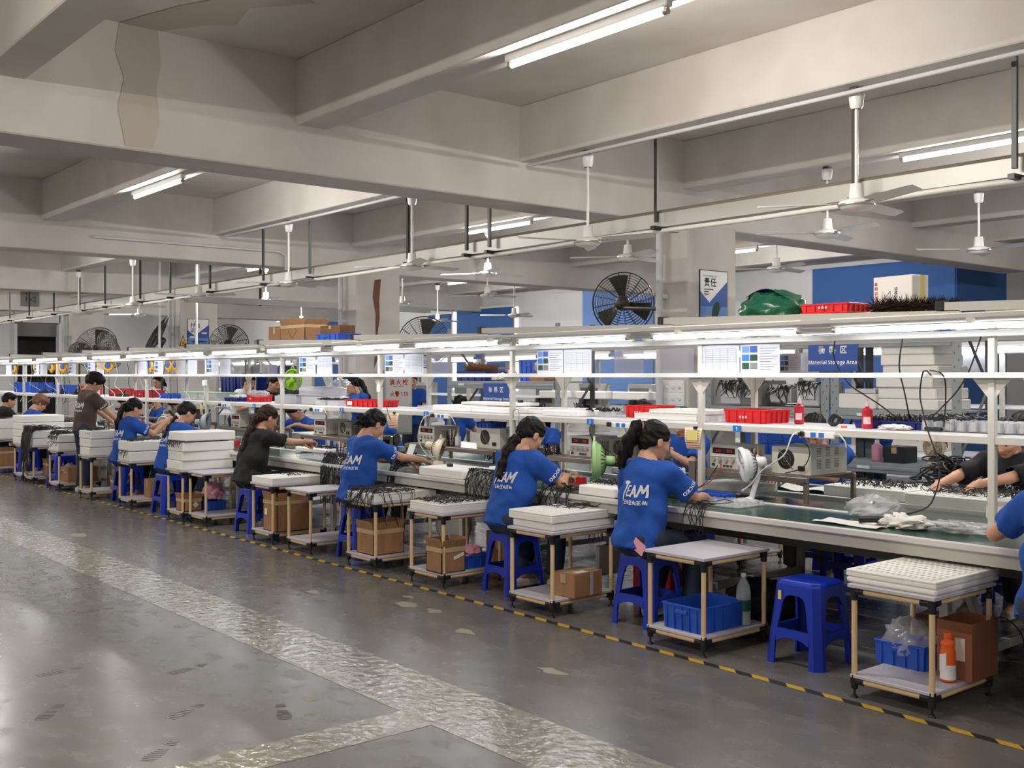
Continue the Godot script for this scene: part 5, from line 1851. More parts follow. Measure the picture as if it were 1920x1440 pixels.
	person("woman in a white shirt beyond the dark blue crates", V(8.2, 0, -20.6), PI + 0.5, {"stand": true, "hair": "ponytail", "nod": 0.3, "lean": 0.3, "seed": 74, "fine": false, "shirt": "shirt_white", "hands": [V(0.5, 1.2, -0.1), V(0.5, 1.25, 0.1)]})
	for q: Array in [[7.3, -18.2, "blue shirted worker behind the hanging wires, left of the man in brown", 80], [7.35, -19.6, "blue shirted worker across the table behind the black round fan", 81], [7.3, -17.1, "blue shirted worker across the table just left of the man in brown", 82]]:
		person(q[2], V(q[0], 0, q[1]), PI, {"hair": "short", "nod": 0.8, "lean": 0.4, "seed": q[3], "fine": false, "no_legs": true, "hands": [V(0.5, 0.83, -0.1), V(0.5, 0.83, 0.1)]})
	# at the second line and between the racks
	person("man in a blue shirt standing beside the fire cabinet, half hidden", V(9.5, 0, -13.9), -2.2, {"stand": true, "hair": "short", "nod": 0.1, "lean": 0.0, "seed": 84, "fine": false, "hands": [V(0.4, 1.1, -0.1), V(0.4, 1.1, 0.1)]})
	person("black haired worker in blue seen from behind at the second line", V(9.55, 0, -12.9), 0.3, {"hair": "short", "nod": 0.5, "lean": 0.2, "seed": 86, "fine": false, "no_legs": true})
	person("black haired man bent over at the second line, below the dark panels", V(9.75, 0, -9.35), -1.6, {"hair": "short", "nod": 0.4, "lean": 0.2, "seed": 88, "fine": false, "shirt": "shirt_white", "no_legs": true, "look": 0.2})
	person("worker in blue standing by the rack, arm stretched to the shelf", V(9.1, 0, -5.6), -0.6, {"stand": true, "hair": "short", "nod": 0.3, "lean": 0.2, "seed": 90, "fine": false, "hands": [V(0.4, 1.05, -0.1), V(0.5, 1.02, 0.25)]})
	person("person with a fringe behind the man in the black shirt", V(8.3, 0, -3.75), PI, {"hair": "mop", "nod": 0.6, "lean": 0.1, "seed": 92, "fine": false, "no_legs": true})
# ---------------------------------------------------------------- what stands on the bench
func psu(label: String, at: Vector3, depth := 0.3) -> Node3D:
	var t := thing("power_supply", label, "power supply", at, 0.0, "power supplies on the steel stands")
	part(t, "case", MB.new().box(V(depth / 2 + 0.006, 0.085, 0), V(depth, 0.165, 0.25), 0.006), M.psu_case)
	part(t, "front_panel", MB.new().box(V(0.003, 0.085, 0), V(0.012, 0.17, 0.255), 0.004), M.psu_case)
	part(t, "display", MB.new().box(V(-0.003, 0.128, 0), V(0.004, 0.042, 0.2), 0.001), M.lcd)
	for s: float in [-1, 1]:
		var d := MB.new()
		for k in 3:
			for e: Array in [[0, 0.007, 0.001, 0.008], [0, -0.007, 0.001, 0.008], [0.006, 0.0, 0.012, 0.001]]:
				d.box(V(-0.0055, 0.128 + e[1] * (1.0 if e[0] == 0 else 0.0), s * 0.05 + (k - 1) * 0.016 + e[0]), V(0.001, e[2] + 0.001 if e[0] == 0 else e[2], e[3]))
		part(t, "digits", d, M.led_red)
	part(t, "ledge", MB.new().box(V(-0.004, 0.09, 0), V(0.012, 0.006, 0.245), 0.001), M.shelf_white)
	for k in 4:
		part(t, "knob", MB.new().cyl(V(0, 0.066, -0.084 + k * 0.056), V(-0.02, 0.066, -0.084 + k * 0.056), 0.016, 0.014, 14), M.knob_grey)
	for k in 3:
		part(t, "terminal", MB.new().cyl(V(0, 0.024, 0.01 + k * 0.03), V(-0.018, 0.024, 0.01 + k * 0.03), 0.007, -1, 10), [M.black_plastic, M.ink_green, M.label_red][k])
	part(t, "switch", MB.new().box(V(-0.006, 0.028, -0.09), V(0.01, 0.018, 0.026), 0.002), M.ink_green)
	var vt := MB.new()
	for k in 8:
		vt.box(V(0.1 + k * 0.022, 0.09, 0.1262), V(0.006, 0.08, 0.001))
	part(t, "vent", vt, M.psu_dark)
	return t

func instrument(label: String, at: Vector3, s: Vector3, dark := false) -> Node3D:
	var t := thing("instrument_box", label, "instrument", at, 0.0, "grey instruments on the steel stands")
	part(t, "case", MB.new().box(V(s.x / 2, s.y / 2, 0), s, 0.005), M.psu_dark if dark else M.psu_case)
	var f := MB.new()
	f.cyl(V(0.001, s.y * 0.55, -s.z * 0.12), V(-0.003, s.y * 0.55, -s.z * 0.12), s.y * 0.36, -1, 24)
	var g := part(t, "fan_opening", f, M.black_plastic)
	f = MB.new()
	f.tube([V(-0.005, s.y * 0.2, -s.z * 0.12 + s.y * 0.3), V(-0.005, s.y * 0.9, -s.z * 0.12 - s.y * 0.3)], 0.003, 5)
	f.torus(V(-0.004, s.y * 0.55, -s.z * 0.12), s.y * 0.22, 0.002, Basis(V(0, 0, 1), V(1, 0, 0), V(0, 1, 0)), 20, 4)
	f.torus(V(-0.004, s.y * 0.55, -s.z * 0.12), s.y * 0.1, 0.002, Basis(V(0, 0, 1), V(1, 0, 0), V(0, 1, 0)), 16, 4)
	var gr := MeshInstance3D.new()
	gr.name = "grille"
	gr.mesh = f.mesh(M.steel)
	g.add_child(gr)
	part(t, "socket", MB.new().box(V(-0.006, s.y * 0.25, s.z * 0.28), V(0.012, 0.032, 0.05), 0.003), M.black_plastic)
	for q in 2:
		for c in 3:
			var v := MB.new()
			for k in 6:
				v.box(V(s.x * (0.22 + c * 0.24), s.y * (0.26 + q * 0.42) + k * 0.0105, s.z / 2 + 0.0008), V(0.05, 0.0045, 0.0012))
			part(t, "vent", v, M.psu_dark if not dark else M.black_plastic)
	return t

func stand(label: String, z0: float, z1: float) -> void:
	var t := thing("steel_stand", label, "stand", V(0, 0, 0), 0.0, "bare steel stands bridging the belt")
	part(t, "top_sheet", MB.new().box(V(6.15, 0.938, (z0 + z1) / 2), V(0.56, 0.006, absf(z1 - z0))), M.steel)
	for x: float in [5.88, 6.42]:
		part(t, "rail", MB.new().box(V(x, 0.915, (z0 + z1) / 2), V(0.03, 0.04, absf(z1 - z0) + 0.03), 0.003), M.steel)
		for z: float in [z0, z1]:
			part(t, "leg", MB.new().box(V(x, 0.835, z), V(0.03, 0.145, 0.03), 0.003), M.steel)

# a round desk fan; its face looks along -x before turning
func desk_fan(label: String, at: Vector3, turn: float, m: Material, R := 0.095, kind := "clip", tilt := 0.0) -> Node3D:
	var t := thing("desk_fan", label, "fan", at, turn)
	var B := Basis(Vector3.BACK, PI / 2 + tilt)
	var c := V(0, R + (0.14 if kind == "stand" else 0.055), 0)
	var bell := MB.new().lathe([Vector2(R * 0.3, -0.085), Vector2(R * 0.62, -0.075), Vector2(R * 0.86, -0.05), Vector2(R * 0.97, -0.02)], c, 28, true, B)
	part(t, "rear_cage", bell, m)
	var sl := MB.new()
	for k in 22:
		var a := TAU * k / 22
		var p := []
		for e: Array in [[0.34, -0.088], [0.64, -0.0775], [0.88, -0.052]]:
			p.push_back(c + B * V(cos(a) * R * e[0], e[1], sin(a) * R * e[0]))
		sl.tube(p, 0.0024, 4)
	part(t, "slots", sl, M.black_plastic)
	var rim := MB.new()
	rim.lathe([Vector2(R * 0.97, -0.022), Vector2(R * 1.05, -0.015), Vector2(R * 1.08, 0.0), Vector2(R * 1.04, 0.012), Vector2(R * 0.95, 0.014)], c, 30, true, B)
	part(t, "rim", rim, m)
	var fr := MB.new()
	for k in 20:
		var a := TAU * k / 20
		fr.tube([c + B * V(cos(a) * R * 0.22, 0.022, sin(a) * R * 0.22), c + B * V(cos(a + 0.2) * R * 0.6, 0.024, sin(a + 0.2) * R * 0.6), c + B * V(cos(a + 0.3) * R * 0.98, 0.01, sin(a + 0.3) * R * 0.98)], 0.0016, 4)
	fr.lathe([Vector2(0, 0.028), Vector2(R * 0.2, 0.026), Vector2(R * 0.24, 0.02)], c, 18, true, B)
	part(t, "front_cage", fr, m)
	for k in 4:
		var a := TAU * k / 4
		var bl := MB.new()
		bl.sheet(func(s: float, q: float) -> Vector3: return c + B * (Basis(Vector3.UP, a + 0.9 * q) * V(R * (0.15 + 0.72 * s), -0.03 + 0.03 * q, 0.0)), 4, 5)
		part(t, "blade", bl, m)
	part(t, "motor", MB.new().lathe([Vector2(0, -0.16), Vector2(0.03, -0.155), Vector2(0.036, -0.12), Vector2(0.034, -0.07), Vector2(0, -0.06)], c, 18, true, B), m)
	if kind == "stand":
		part(t, "neck", MB.new().tube([c + V(0.1, -0.01, 0), c + V(0.1, -0.08, 0), V(0.06, 0.03, 0), V(0.02, 0.012, 0)], 0.018, 10), m)
		part(t, "base", MB.new().lathe([Vector2(0, 0.028), Vector2(0.05, 0.024), Vector2(0.085, 0.012), Vector2(0.09, 0.0), Vector2(0, 0)], V(0.02, 0, 0), 24), m)
	else:
		part(t, "foot", MB.new().box(V(0.02, 0.02, 0), V(0.1, 0.04, 0.09), 0.008).tube([V(0.03, 0.03, 0), V(0.045, 0.09, 0), c + V(0.06, 0, 0)], 0.012, 8), m)
		part(t, "carry_grip", MB.new().tube([c + V(0.0, R * 1.0, -0.035), c + V(0.0, R * 1.22, -0.022), c + V(0, R * 1.28, 0), c + V(0.0, R * 1.22, 0.022), c + V(0.0, R * 1.0, 0.035)], 0.009, 8), m)
	return t

func glue_bottle(label: String, at: Vector3, m: Material, hgt := 0.13) -> void:
	var t := thing("squeeze_bottle", label, "bottle", at)
	part(t, "body", MB.new().lathe([Vector2(0, 0), Vector2(0.026, 0.001), Vector2(0.028, 0.006), Vector2(0.028, hgt * 0.6), Vector2(0.022, hgt * 0.7), Vector2(0.012, hgt * 0.74)], Vector3.ZERO, 18), m)
	part(t, "nozzle", MB.new().lathe([Vector2(0.014, hgt * 0.73), Vector2(0.014, hgt * 0.84), Vector2(0.006, hgt * 0.9), Vector2(0.002, hgt * 1.35), Vector2(0, hgt * 1.35)], Vector3.ZERO, 14), M.fan_cream)

func pen_cup(label: String, at: Vector3) -> void:
	var t := thing("pen_cup", label, "pen holder", at)
	var m := MB.new()
	for k in 16:
		var a := TAU * k / 16
		m.cyl(V(cos(a) * 0.036, 0, sin(a) * 0.036), V(cos(a) * 0.04, 0.09, sin(a) * 0.04), 0.0016, -1, 4)
	for y: float in [0.003, 0.03, 0.06, 0.09]:
		m.torus(V(0, y, 0), 0.036 + 0.004 * y / 0.09, 0.002, Basis(), 18, 4)
	part(t, "mesh_cup", m, M.black_plastic)
	for k in 6:
		var a := k * 1.1
		part(t, "tool", MB.new().cyl(V(cos(a) * 0.015, 0.005, sin(a) * 0.015), V(cos(a) * 0.04, 0.13 + 0.012 * (k % 3), sin(a) * 0.04), 0.005, 0.006, 8), [M.wood, M.fan_cream, M.label_white, M.black_plastic, M.tag_blue, M.label_red][k])

func tape_dispenser(label: String, at: Vector3, turn: float) -> void:
	var t := thing("tape_dispenser", label, "tape dispenser", at, turn)
	var pr := PackedVector2Array([Vector2(-0.09, 0), Vector2(0.09, 0), Vector2(0.085, 0.055), Vector2(0.055, 0.05), Vector2(0.03, 0.022), Vector2(-0.01, 0.022), Vector2(-0.03, 0.05), Vector2(-0.085, 0.05)])
	part(t, "body", MB.new().ext(pr, V(0, 0, 0.03), V(0, 0, 1) * 0 + V(1, 0, 0), V(0, 1, 0), -0.06), M.crate_red)
	part(t, "tape_roll", MB.new().lathe([Vector2(0.022, -0.012), Vector2(0.04, -0.012), Vector2(0.04, 0.012), Vector2(0.022, 0.012), Vector2(0.022, -0.012)], V(0.01, 0.055, 0), 24, false, Basis(Vector3.RIGHT, PI / 2)), M.packing_tape)
	part(t, "cutter", MB.new().box(V(0.088, 0.056, 0), V(0.006, 0.012, 0.05)), M.alu)

func bench_things() -> void:
	stand("steel stand carrying the fan fronted grey instrument and the nearest power supply", -5.0, -4.1)
	stand("steel stand behind the green desk fan", -6.6, -5.75)
	stand("steel stand behind the cream desk fan", -8.7, -7.3)
	stand("steel stand behind the woman with the hair knot", -10.8, -9.8)
	stand("steel stand behind the woman in black with glasses", -12.95, -12.1)
	stand("steel stand behind the woman with the white scrunchie", -15.1, -14.3)
	stand("steel stand behind the man in brown", -17.1, -16.2)
	var y := 0.941
	psu("nearest power supply with red digits, beside the white desk fan", V(5.95, y, -4.83))
	psu("power supply left of the green desk fan", V(5.95, y, -6.3))
	psu("power supply behind the woman with the knot, its display dark", V(5.95, y, -8.46))
	psu("power supply in front of the outstretched bare arm", V(5.95, y, -10.52))
	psu("power supply with lit red digits behind the woman in black", V(5.95, y, -12.66))
	psu("power supply right of the hanging wires, left of the pale desk fan", V(5.95, y, -14.9))
	psu("power supply half hidden behind the man in brown", V(5.95, y, -16.9))
	instrument("pale grey instrument with a round black fan opening, draped with black cord", V(5.95, y, -4.27), V(0.42, 0.185, 0.31))
	instrument("dark vented instrument beside the power supply behind the green fan", V(6.0, y, -5.88), V(0.4, 0.165, 0.3), true)
	instrument("pale grey instrument with a blue box on top, left of the ponytailed woman", V(5.96, y, -7.52), V(0.42, 0.185, 0.34))
	instrument("dark vented instrument behind the woman with the hair knot", V(6.0, y, -10.08), V(0.36, 0.16, 0.28), true)
	instrument("dark vented instrument behind the woman in black", V(6.0, y, -12.3), V(0.36, 0.16, 0.28), true)
	instrument("dark grey instrument under the clear hanging bags", V(6.0, y, -14.5), V(0.36, 0.18, 0.34), true)
	crate("parts_bin", "small blue parts box on top of the pale grey instrument", V(6.08, y + 0.186, -7.62), V(0.2, 0.05, 0.22), M.crate_blue)
	desk_fan("white desk fan on a round foot, facing away from the aisle", V(5.74, 0.755, -4.5), -0.7, M.fan_white, 0.11, "stand", 0.15)
	desk_fan("pale green desk fan on the bench", V(5.72, 0.755, -5.9), -0.8, M.fan_green, 0.14)
	desk_fan("cream slotted desk fan with a cord, behind the white tag", V(5.9, 0.755, -8.15), 2.3, M.fan_cream, 0.1, "clip", 0.3)
	desk_fan("cream and gold desk fan between the two women in blue", V(5.74, 0.755, -14.5), 0.4, M.fan_cream, 0.11)
	desk_fan("grey blue desk fan above the four stacked foams", V(5.72, 0.755, -13.0), 2.4, M.fan_grey, 0.11, "stand")
	desk_fan("black and white round fan above the tallest foam stack", V(5.6, 0.755, -17.2), 0.5, M.black_plastic, 0.13, "stand")
	for g: Array in [[5.98, -4.56, 0.941, "clear squeeze bottle with a cream nozzle behind the white desk fan"], [6.0, -8.02, 0.941, "clear squeeze bottle beside the cream desk fan"]]:
		glue_bottle(g[3], V(g[0], g[2], g[1]), M.fan_white)
	glue_bottle("small clear squeeze bottle at the feet of the black fan", V(5.45, 0.755, -16.4), M.fan_white, 0.18)
	pen_cup("black wire pen cup behind the white desk fan", V(6.0, y, -4.62))
	pen_cup("black wire pen cup full of tools left of the red tape dispenser", V(5.72, 0.755, -6.28))
	pen_cup("black wire pen cup between the cream fan and the squeeze bottle", V(6.0, y, -8.14))
	pen_cup("black wire pen cup on the bench between the two seated women", V(5.75, 0.755, -9.75))
	tape_dispenser("red tape dispenser with a roll of tan tape, left of the green fan", V(5.72, 0.755, -6.12), 1.9)
	tape_dispenser("red tape dispenser in front of the far power supply", V(5.7, 0.755, -12.2), 1.9)
	# near edge of the table
	y = 0.753
	crate("parts_bin", "blue parts tray beside the foot of the white desk fan", V(5.72, y, -4.72), V(0.13, 0.05, 0.26), M.crate_blue)
	solo("blister_tray", "clear blister tray under a fan of black wires at the table edge", "tray", blister(0.3, 0.03, 0.5, 5, 9), M.clear_plastic, V(5.58, y, -4.55))
	cables("fan of black wires spilling over the table edge right of the high ponytail", V(5.36, y + 0.02, -4.42), 0.36, 0.16, 26, 0.42, 0.1, 0.0, 0.03)
	solo("test_fixture", "black test fixture under the hand of the woman with the high ponytail", "tool", MB.new().box(V(0, 0.02, 0), V(0.1, 0.04, 0.16), 0.004).box(V(0.03, 0.06, -0.05), V(0.02, 0.06, 0.02)), M.black_plastic, V(5.62, y, -4.98))
	solo("plastic_bag", "round crumpled clear plastic bag standing on the green bench top", "bag", lump(V(5.72, y + 0.05, -3.52), V(0.13, 0.075, 0.15), 21, 0.28), M.bag_plastic)
	solo("white_cloth", "flat white cloth on the green bench top under black tools", "cloth", MB.new().sheet(func(s: float, q: float) -> Vector3: return V(5.3 + s * 0.2, y + 0.004 + 0.004 * sin(s * 9.0 + q * 6.0), -3.66 + q * 0.42), 12, 14), M.white_cloth)
	solo("rag", "crumpled white rag around a black tool on the green bench top", "cloth", lump(V(5.48, y + 0.025, -3.18), V(0.08, 0.045, 0.14), 23, 0.34), M.white_cloth)
	solo("hand_tool", "black hand tool wrapped in the white rag", "tool", MB.new().cyl(V(5.38, y + 0.03, -3.4), V(5.46, y + 0.045, -3.22), 0.02, 0.018, 12), M.black_plastic)
	solo("plastic_bag", "flat clear bag of small silver parts on the green bench top", "bag", lump(V(5.56, y + 0.02, -2.92), V(0.12, 0.03, 0.2), 25, 0.3), M.bag_plastic)
	cables("small dark metal parts inside the flat clear bag", V(5.56, y + 0.004, -2.92), 0.14, 0.16, 30, 0.05, 0.0, 0.0, 0.02, M.steel, 0.004, "loose metal parts")
	foam("white foam block at the right end of the near bench top", V(5.33, y, -2.2), V(0.16, 0.06, 0.3))
	# long foams on the far side
	foam("foam tray studded with dark pins before the man with the bowed head", V(6.78, y, -4.1), V(0.5, 0.075, 0.62), 10, 14)
	cables("rows of short dark pins on the foam before the man with the bowed head", V(6.78, y + 0.075, -4.1), 0.44, 0.56, 150, 0.03, 0.0, 0.0, 0.018, null, 0.003)
	foam("foam tray being filled by the man in the black shirt", V(6.72, y, -3.42), V(0.5, 0.075, 0.66), 8, 10)
	cables("black cables under the hands of the man in the black shirt", V(6.75, y + 0.075, -3.4), 0.4, 0.56, 70, 0.25, 0.0, 0.0, 0.03)
	foam("double foam block piled with black cables at the right, behind the post", V(6.42, y + 0.0, -2.75), V(0.5, 0.11, 0.62))
	cables("bundle of straight black cables on the double foam block", V(6.4, y + 0.11, -2.7), 0.4, 0.4, 70, 0.5, 0.0, 1.3, 0.05)
	foam("foam sheet under the hands of the woman across from the high ponytail", V(6.75, y, -6.3), V(0.4, 0.06, 0.5))
	cables("fan of black and white cables before the woman across the table", V(6.62, y + 0.06, -6.2), 0.34, 0.5, 60, 0.3, 0.0, 0.0, 0.06)
	foam("white foam under the steel stand, behind the nearest power supply", V(6.25, y + 0.005, -4.95), V(0.3, 0.06, 0.5))
	solo("white_cloth", "white cloth by the hands of the man with the bowed head", "cloth", MB.new().sheet(func(s: float, q: float) -> Vector3: return V(6.6 + s * 0.25, y + 0.012 + 0.012 * sin(s * 8.0 + q * 9.0), -4.95 + q * 0.5), 12, 14), M.white_cloth)
	# between the women
	foam("foam slab on the bench left of the high ponytailed woman", V(5.36, y, -5.36), V(0.3, 0.07, 0.36))
	cables("small dark parts on the foam behind the green fan's foot", V(5.42, y + 0.07, -5.4), 0.2, 0.3, 50, 0.05, 0.0, 0.0, 0.02, null, 0.004)
	cables("black cables looping over the bench edge beside the ponytailed woman", V(5.34, y + 0.01, -5.75), 0.3, 0.3, 22, 0.5, 0.1, 0.0, 0.05, null, 0.004)
	foam("long white foam on the bench between the two ponytailed women", V(5.38, y, -7.2), V(0.36, 0.075, 0.62))
	solo("black_block", "small black plug lying on the long white foam", "part", MB.new().box(V(5.36, y + 0.088, -7.28), V(0.035, 0.025, 0.05), 0.003), M.black_plastic)
	foam("foam block under curved grey and black cables at the bench edge", V(5.32, y, -6.66), V(0.24, 0.07, 0.4))
	cables("curved black cables laid over the foam block at the bench edge", V(5.3, y + 0.07, -6.62), 0.22, 0.34, 38, 0.42, 0.12, 0.0, 0.03, null, 0.004)
	cables("curved grey cables laid over the foam block at the bench edge", V(5.3, y + 0.07, -6.62), 0.22, 0.34, 20, 0.42, 0.12, 0.0, 0.03, M.cable_grey, 0.0035, "loose grey cables")
	foam("foam sheet beyond the long white foam, under a black heap", V(5.9, y + 0.01, -7.0), V(0.3, 0.05, 0.5))
	cables("dense black heap of cables below the pale grey instrument", V(5.9, y + 0.06, -7.0), 0.24, 0.44, 170, 0.16, 0.0, 0.0, 0.1, null, 0.004)
	cables("heap of dark shiny cables under the reaching hand", V(6.7, y, -7.9), 0.4, 0.7, 160, 0.25, 0.0, 0.0, 0.14, null, 0.004)
	solo("blister_tray", "clear blister tray at the elbow of the woman with the hair knot", "tray", blister(0.3, 0.03, 0.6, 5, 11), M.clear_plastic, V(5.66, y, -7.9))
	solo("paper_tag", "white paper tag on a cord beside the woman with the hair knot", "tag", MB.new().sheet(func(s: float, q: float) -> Vector3: return V(5.78 + 0.02 * q, y + 0.09 + 0.1 * q, -8.56 + s * 0.11 + 0.03 * q), 2, 4, 0.001), M.sticker)
	cables("tall bunch of black wires over the bench edge by the white tag", V(5.42, y + 0.01, -7.95), 0.36, 0.1, 30, 0.55, 0.14, 0.0, 0.1, null, 0.0035)
	foam("foam strip with black plugs beyond the woman with the hair knot", V(5.9, y + 0.01, -8.9), V(0.3, 0.05, 0.5))
	cables("row of black plugs on the foam strip beyond the hair knot", V(5.9, y + 0.06, -8.9), 0.2, 0.44, 30, 0.08, 0.0, 0.0, 0.02, null, 0.005)
	solo("blister_tray", "clear blister tray at the bench edge before the woman in black", "tray", blister(0.24, 0.035, 0.7, 4, 12), M.clear_plastic, V(5.45, y, -9.6))
	foam("small foam at the bench edge under drooping black cables", V(5.33, y, -8.95), V(0.22, 0.06, 0.3))
	cables("thick fringe of black cables over the bench edge behind the hair knot", V(5.31, y + 0.06, -8.95), 0.2, 0.36, 60, 0.6, 0.24, 0.0, 0.04, null, 0.004)
	foam("foam with black teeth before the hands of the woman in black", V(5.85, y + 0.01, -10.3), V(0.28, 0.05, 0.7))
	cables("black teeth along the foam before the woman in black", V(5.8, y + 0.06, -10.3), 0.14, 0.64, 46, 0.09, 0.0, 0.0, 0.02, null, 0.005)
	solo("blue_mat", "flat blue tray under the hands of the woman in black", "tray", MB.new().box(V(5.7, y + 0.01, -9.75), V(0.18, 0.02, 0.3), 0.003), M.crate_blue)
	crate("parts_bin", "blue box on the far bench top behind the white post", V(6.62, y, -11.6), V(0.2, 0.12, 0.26), M.crate_blue)
	foam("foam pile on the far bench top behind the white post", V(6.75, y, -12.1), V(0.36, 0.12, 0.5))
	foam("foam pile on the far bench top left of the blue box", V(6.75, y, -11.1), V(0.36, 0.1, 0.4))
	foam("long low foam on the bench behind the four stacked foams", V(5.42, y, -12.2), V(0.3, 0.06, 0.5))
	for k in 5:
		foam(["white foam on the bench by the phone", "white foam on the bench by the man in brown", "white foam below the black fan", "white foam on the bench at the far left", "white foam on the bench by the left edge"][k], V(5.5, y, -13.4 - 1.6 * k), V(0.3, 0.06 + 0.02 * (k % 2), 0.5))
		cables(["dark wires on the foam by the phone", "dark wires on the foam by the man in brown", "dark wires on the foam below the black fan", "dark wires on the foam at the far left", "dark wires on the foam by the left edge"][k], V(5.5, y + 0.07, -13.4 - 1.6 * k), 0.26, 0.4, 40, 0.2, 0.0, 0.0, 0.06)
	solo("bench_grinder", "small dark metal machine on the bench behind the white post", "machine", MB.new().box(V(0, 0.04, 0), V(0.12, 0.08, 0.14), 0.006).cyl(V(0, 0.14, -0.07), V(0, 0.14, 0.07), 0.05, -1, 18).cyl(V(0, 0.14, -0.1), V(0, 0.14, -0.07), 0.065, -1, 20).cyl(V(0, 0.14, 0.07), V(0, 0.14, 0.1), 0.065, -1, 20), M.fan_metal, V(6.5, y, -9.95), 0.4)
	solo("heat_plate", "dark upright fixture on the bench behind the high ponytailed woman's face", "tool", MB.new().box(V(0, 0.12, 0), V(0.04, 0.24, 0.06), 0.003), M.steel, V(5.88, y, -5.05))
	# back of the far side: heaps behind the man in black
	coils("tall heap of black coils behind the blue shirted man", V(7.78, 0.752, -4.15), 60, 0.22, 0.2)
	coils("second tall heap of black coils, right of the first", V(7.85, 0.752, -3.66), 70, 0.2, 0.26)
	var sd := thing("side_table", "low grey side table holding the heaps of coils and striped foams", "table", V(7.85, 0, -3.75))
	part(sd, "top", MB.new().box(V(0, 0.735, 0), V(0.62, 0.03, 1.5), 0.003), M.rack_paint)
	for sx: float in [-1, 1]:
		for sz: float in [-1, 1]:
			part(sd, "leg", MB.new().box(V(sx * 0.27, 0.36, sz * 0.68), V(0.04, 0.72, 0.04)), M.rack_paint)
	for k in 4:
		foam(["lowest striped foam behind the black coils", "second striped foam behind the black coils", "third striped foam behind the black coils", "top striped foam behind the black coils"][k], V(7.95, 0.752 + 0.062 * k, -3.2), V(0.4, 0.058, 0.34), 0, 0, 0.05 * k)
		cables(["black cables on the lowest striped foam", "black cables on the second striped foam", "black cables on the third striped foam", "black cables on the top striped foam"][k], V(7.95, 0.752 + 0.055 + 0.062 * k, -3.2), 0.42, 0.36, 30, 0.2, 0.04, 0.0, 0.006)

func coils(label: String, at: Vector3, count: int, spread: float, high: float) -> void:
	var m := MB.new()
	for k in count:
		var h := rng.randf()
		var r := spread * (1.0 - 0.5 * h)
		var B := Basis(Vector3.UP, rng.randf() * TAU) * Basis(Vector3.RIGHT, rng.randf_range(-0.9, 0.9))
		m.torus(V(rng.randf_range(-r, r), 0.02 + h * high, rng.randf_range(-r, r)), rng.randf_range(0.04, 0.09), rng.randf_range(0.004, 0.008), B, 14, 5)
	solo("cable_heap", label, "cables", m, M.cable_black, at, 0.0, "loose black cables", "stuff")

func blister(sx: float, h: float, sz: float, nx: int, nz: int) -> MB:
	var m := MB.new()
	m.quad(V(-sx / 2, 0.002, -sz / 2), V(sx / 2, 0.002, -sz / 2), V(sx / 2, 0.002, sz / 2), V(-sx / 2, 0.002, sz / 2), Vector3.UP)
	for i in nx:
		for j in nz:
			m.lathe([Vector2(minf(sx / nx, sz / nz) * 0.46, 0.003), Vector2(minf(sx / nx, sz / nz) * 0.38, h), Vector2(0, h)], V(-sx / 2 + (i + 0.5) * sx / nx, 0, -sz / 2 + (j + 0.5) * sz / nz), 6, false)
	return m
# ---------------------------------------------------------------- on the shelf, and hung from the rails
func spray_bottle(label: String, at: Vector3) -> void:
	var t := thing("glue_bottle", label, "bottle", at, 0.0, "red bottles on the shelf")
	part(t, "body", MB.new().lathe([Vector2(0, 0), Vector2(0.03, 0.001), Vector2(0.033, 0.006), Vector2(0.033, 0.118), Vector2(0.03, 0.126), Vector2(0.014, 0.13), Vector2(0.0135, 0.142)], Vector3.ZERO, 22), M.glue_red)
	part(t, "nozzle", MB.new().lathe([Vector2(0.0145, 0.14), Vector2(0.0145, 0.152), Vector2(0.011, 0.162), Vector2(0.006, 0.185), Vector2(0.004, 0.195), Vector2(0, 0.195)], Vector3.ZERO, 14), M.nozzle)
	part(t, "label", MB.new().sheet(func(s: float, q: float) -> Vector3: return V(-cos(s * 1.4 - 0.2) * 0.0335, 0.03 + 0.045 * q, sin(s * 1.4 - 0.2) * 0.0335), 8, 2), M.nozzle)

func red_crate(label: String, at: Vector3, s: Vector3, turn := 0.0, m: Material = null) -> void:
	var t := crate("parts_crate", label, at, s, m if m else M.crate_red, turn, "red crates", 5)
	var g := P2([[0.1, 0.5, 0.9, 0.5], [0.5, 0.1, 0.5, 0.9], [0.2, 0.1, 0.8, 0.1]])
	var tx := MB.new()
	for k in 3:
		strokes(tx, g, Vector2(-0.036 + k * 0.026, s.y * 0.35), 0.02, 0.004, -1.0, 0.0001)
	for i in tx.v.size():
		tx.v[i] = V(-s.x / 2 - 0.009, tx.v[i].y, tx.v[i].x)
		tx.n[i] = V(-1, 0, 0)
	part(t, "lettering", tx, M.label_white)

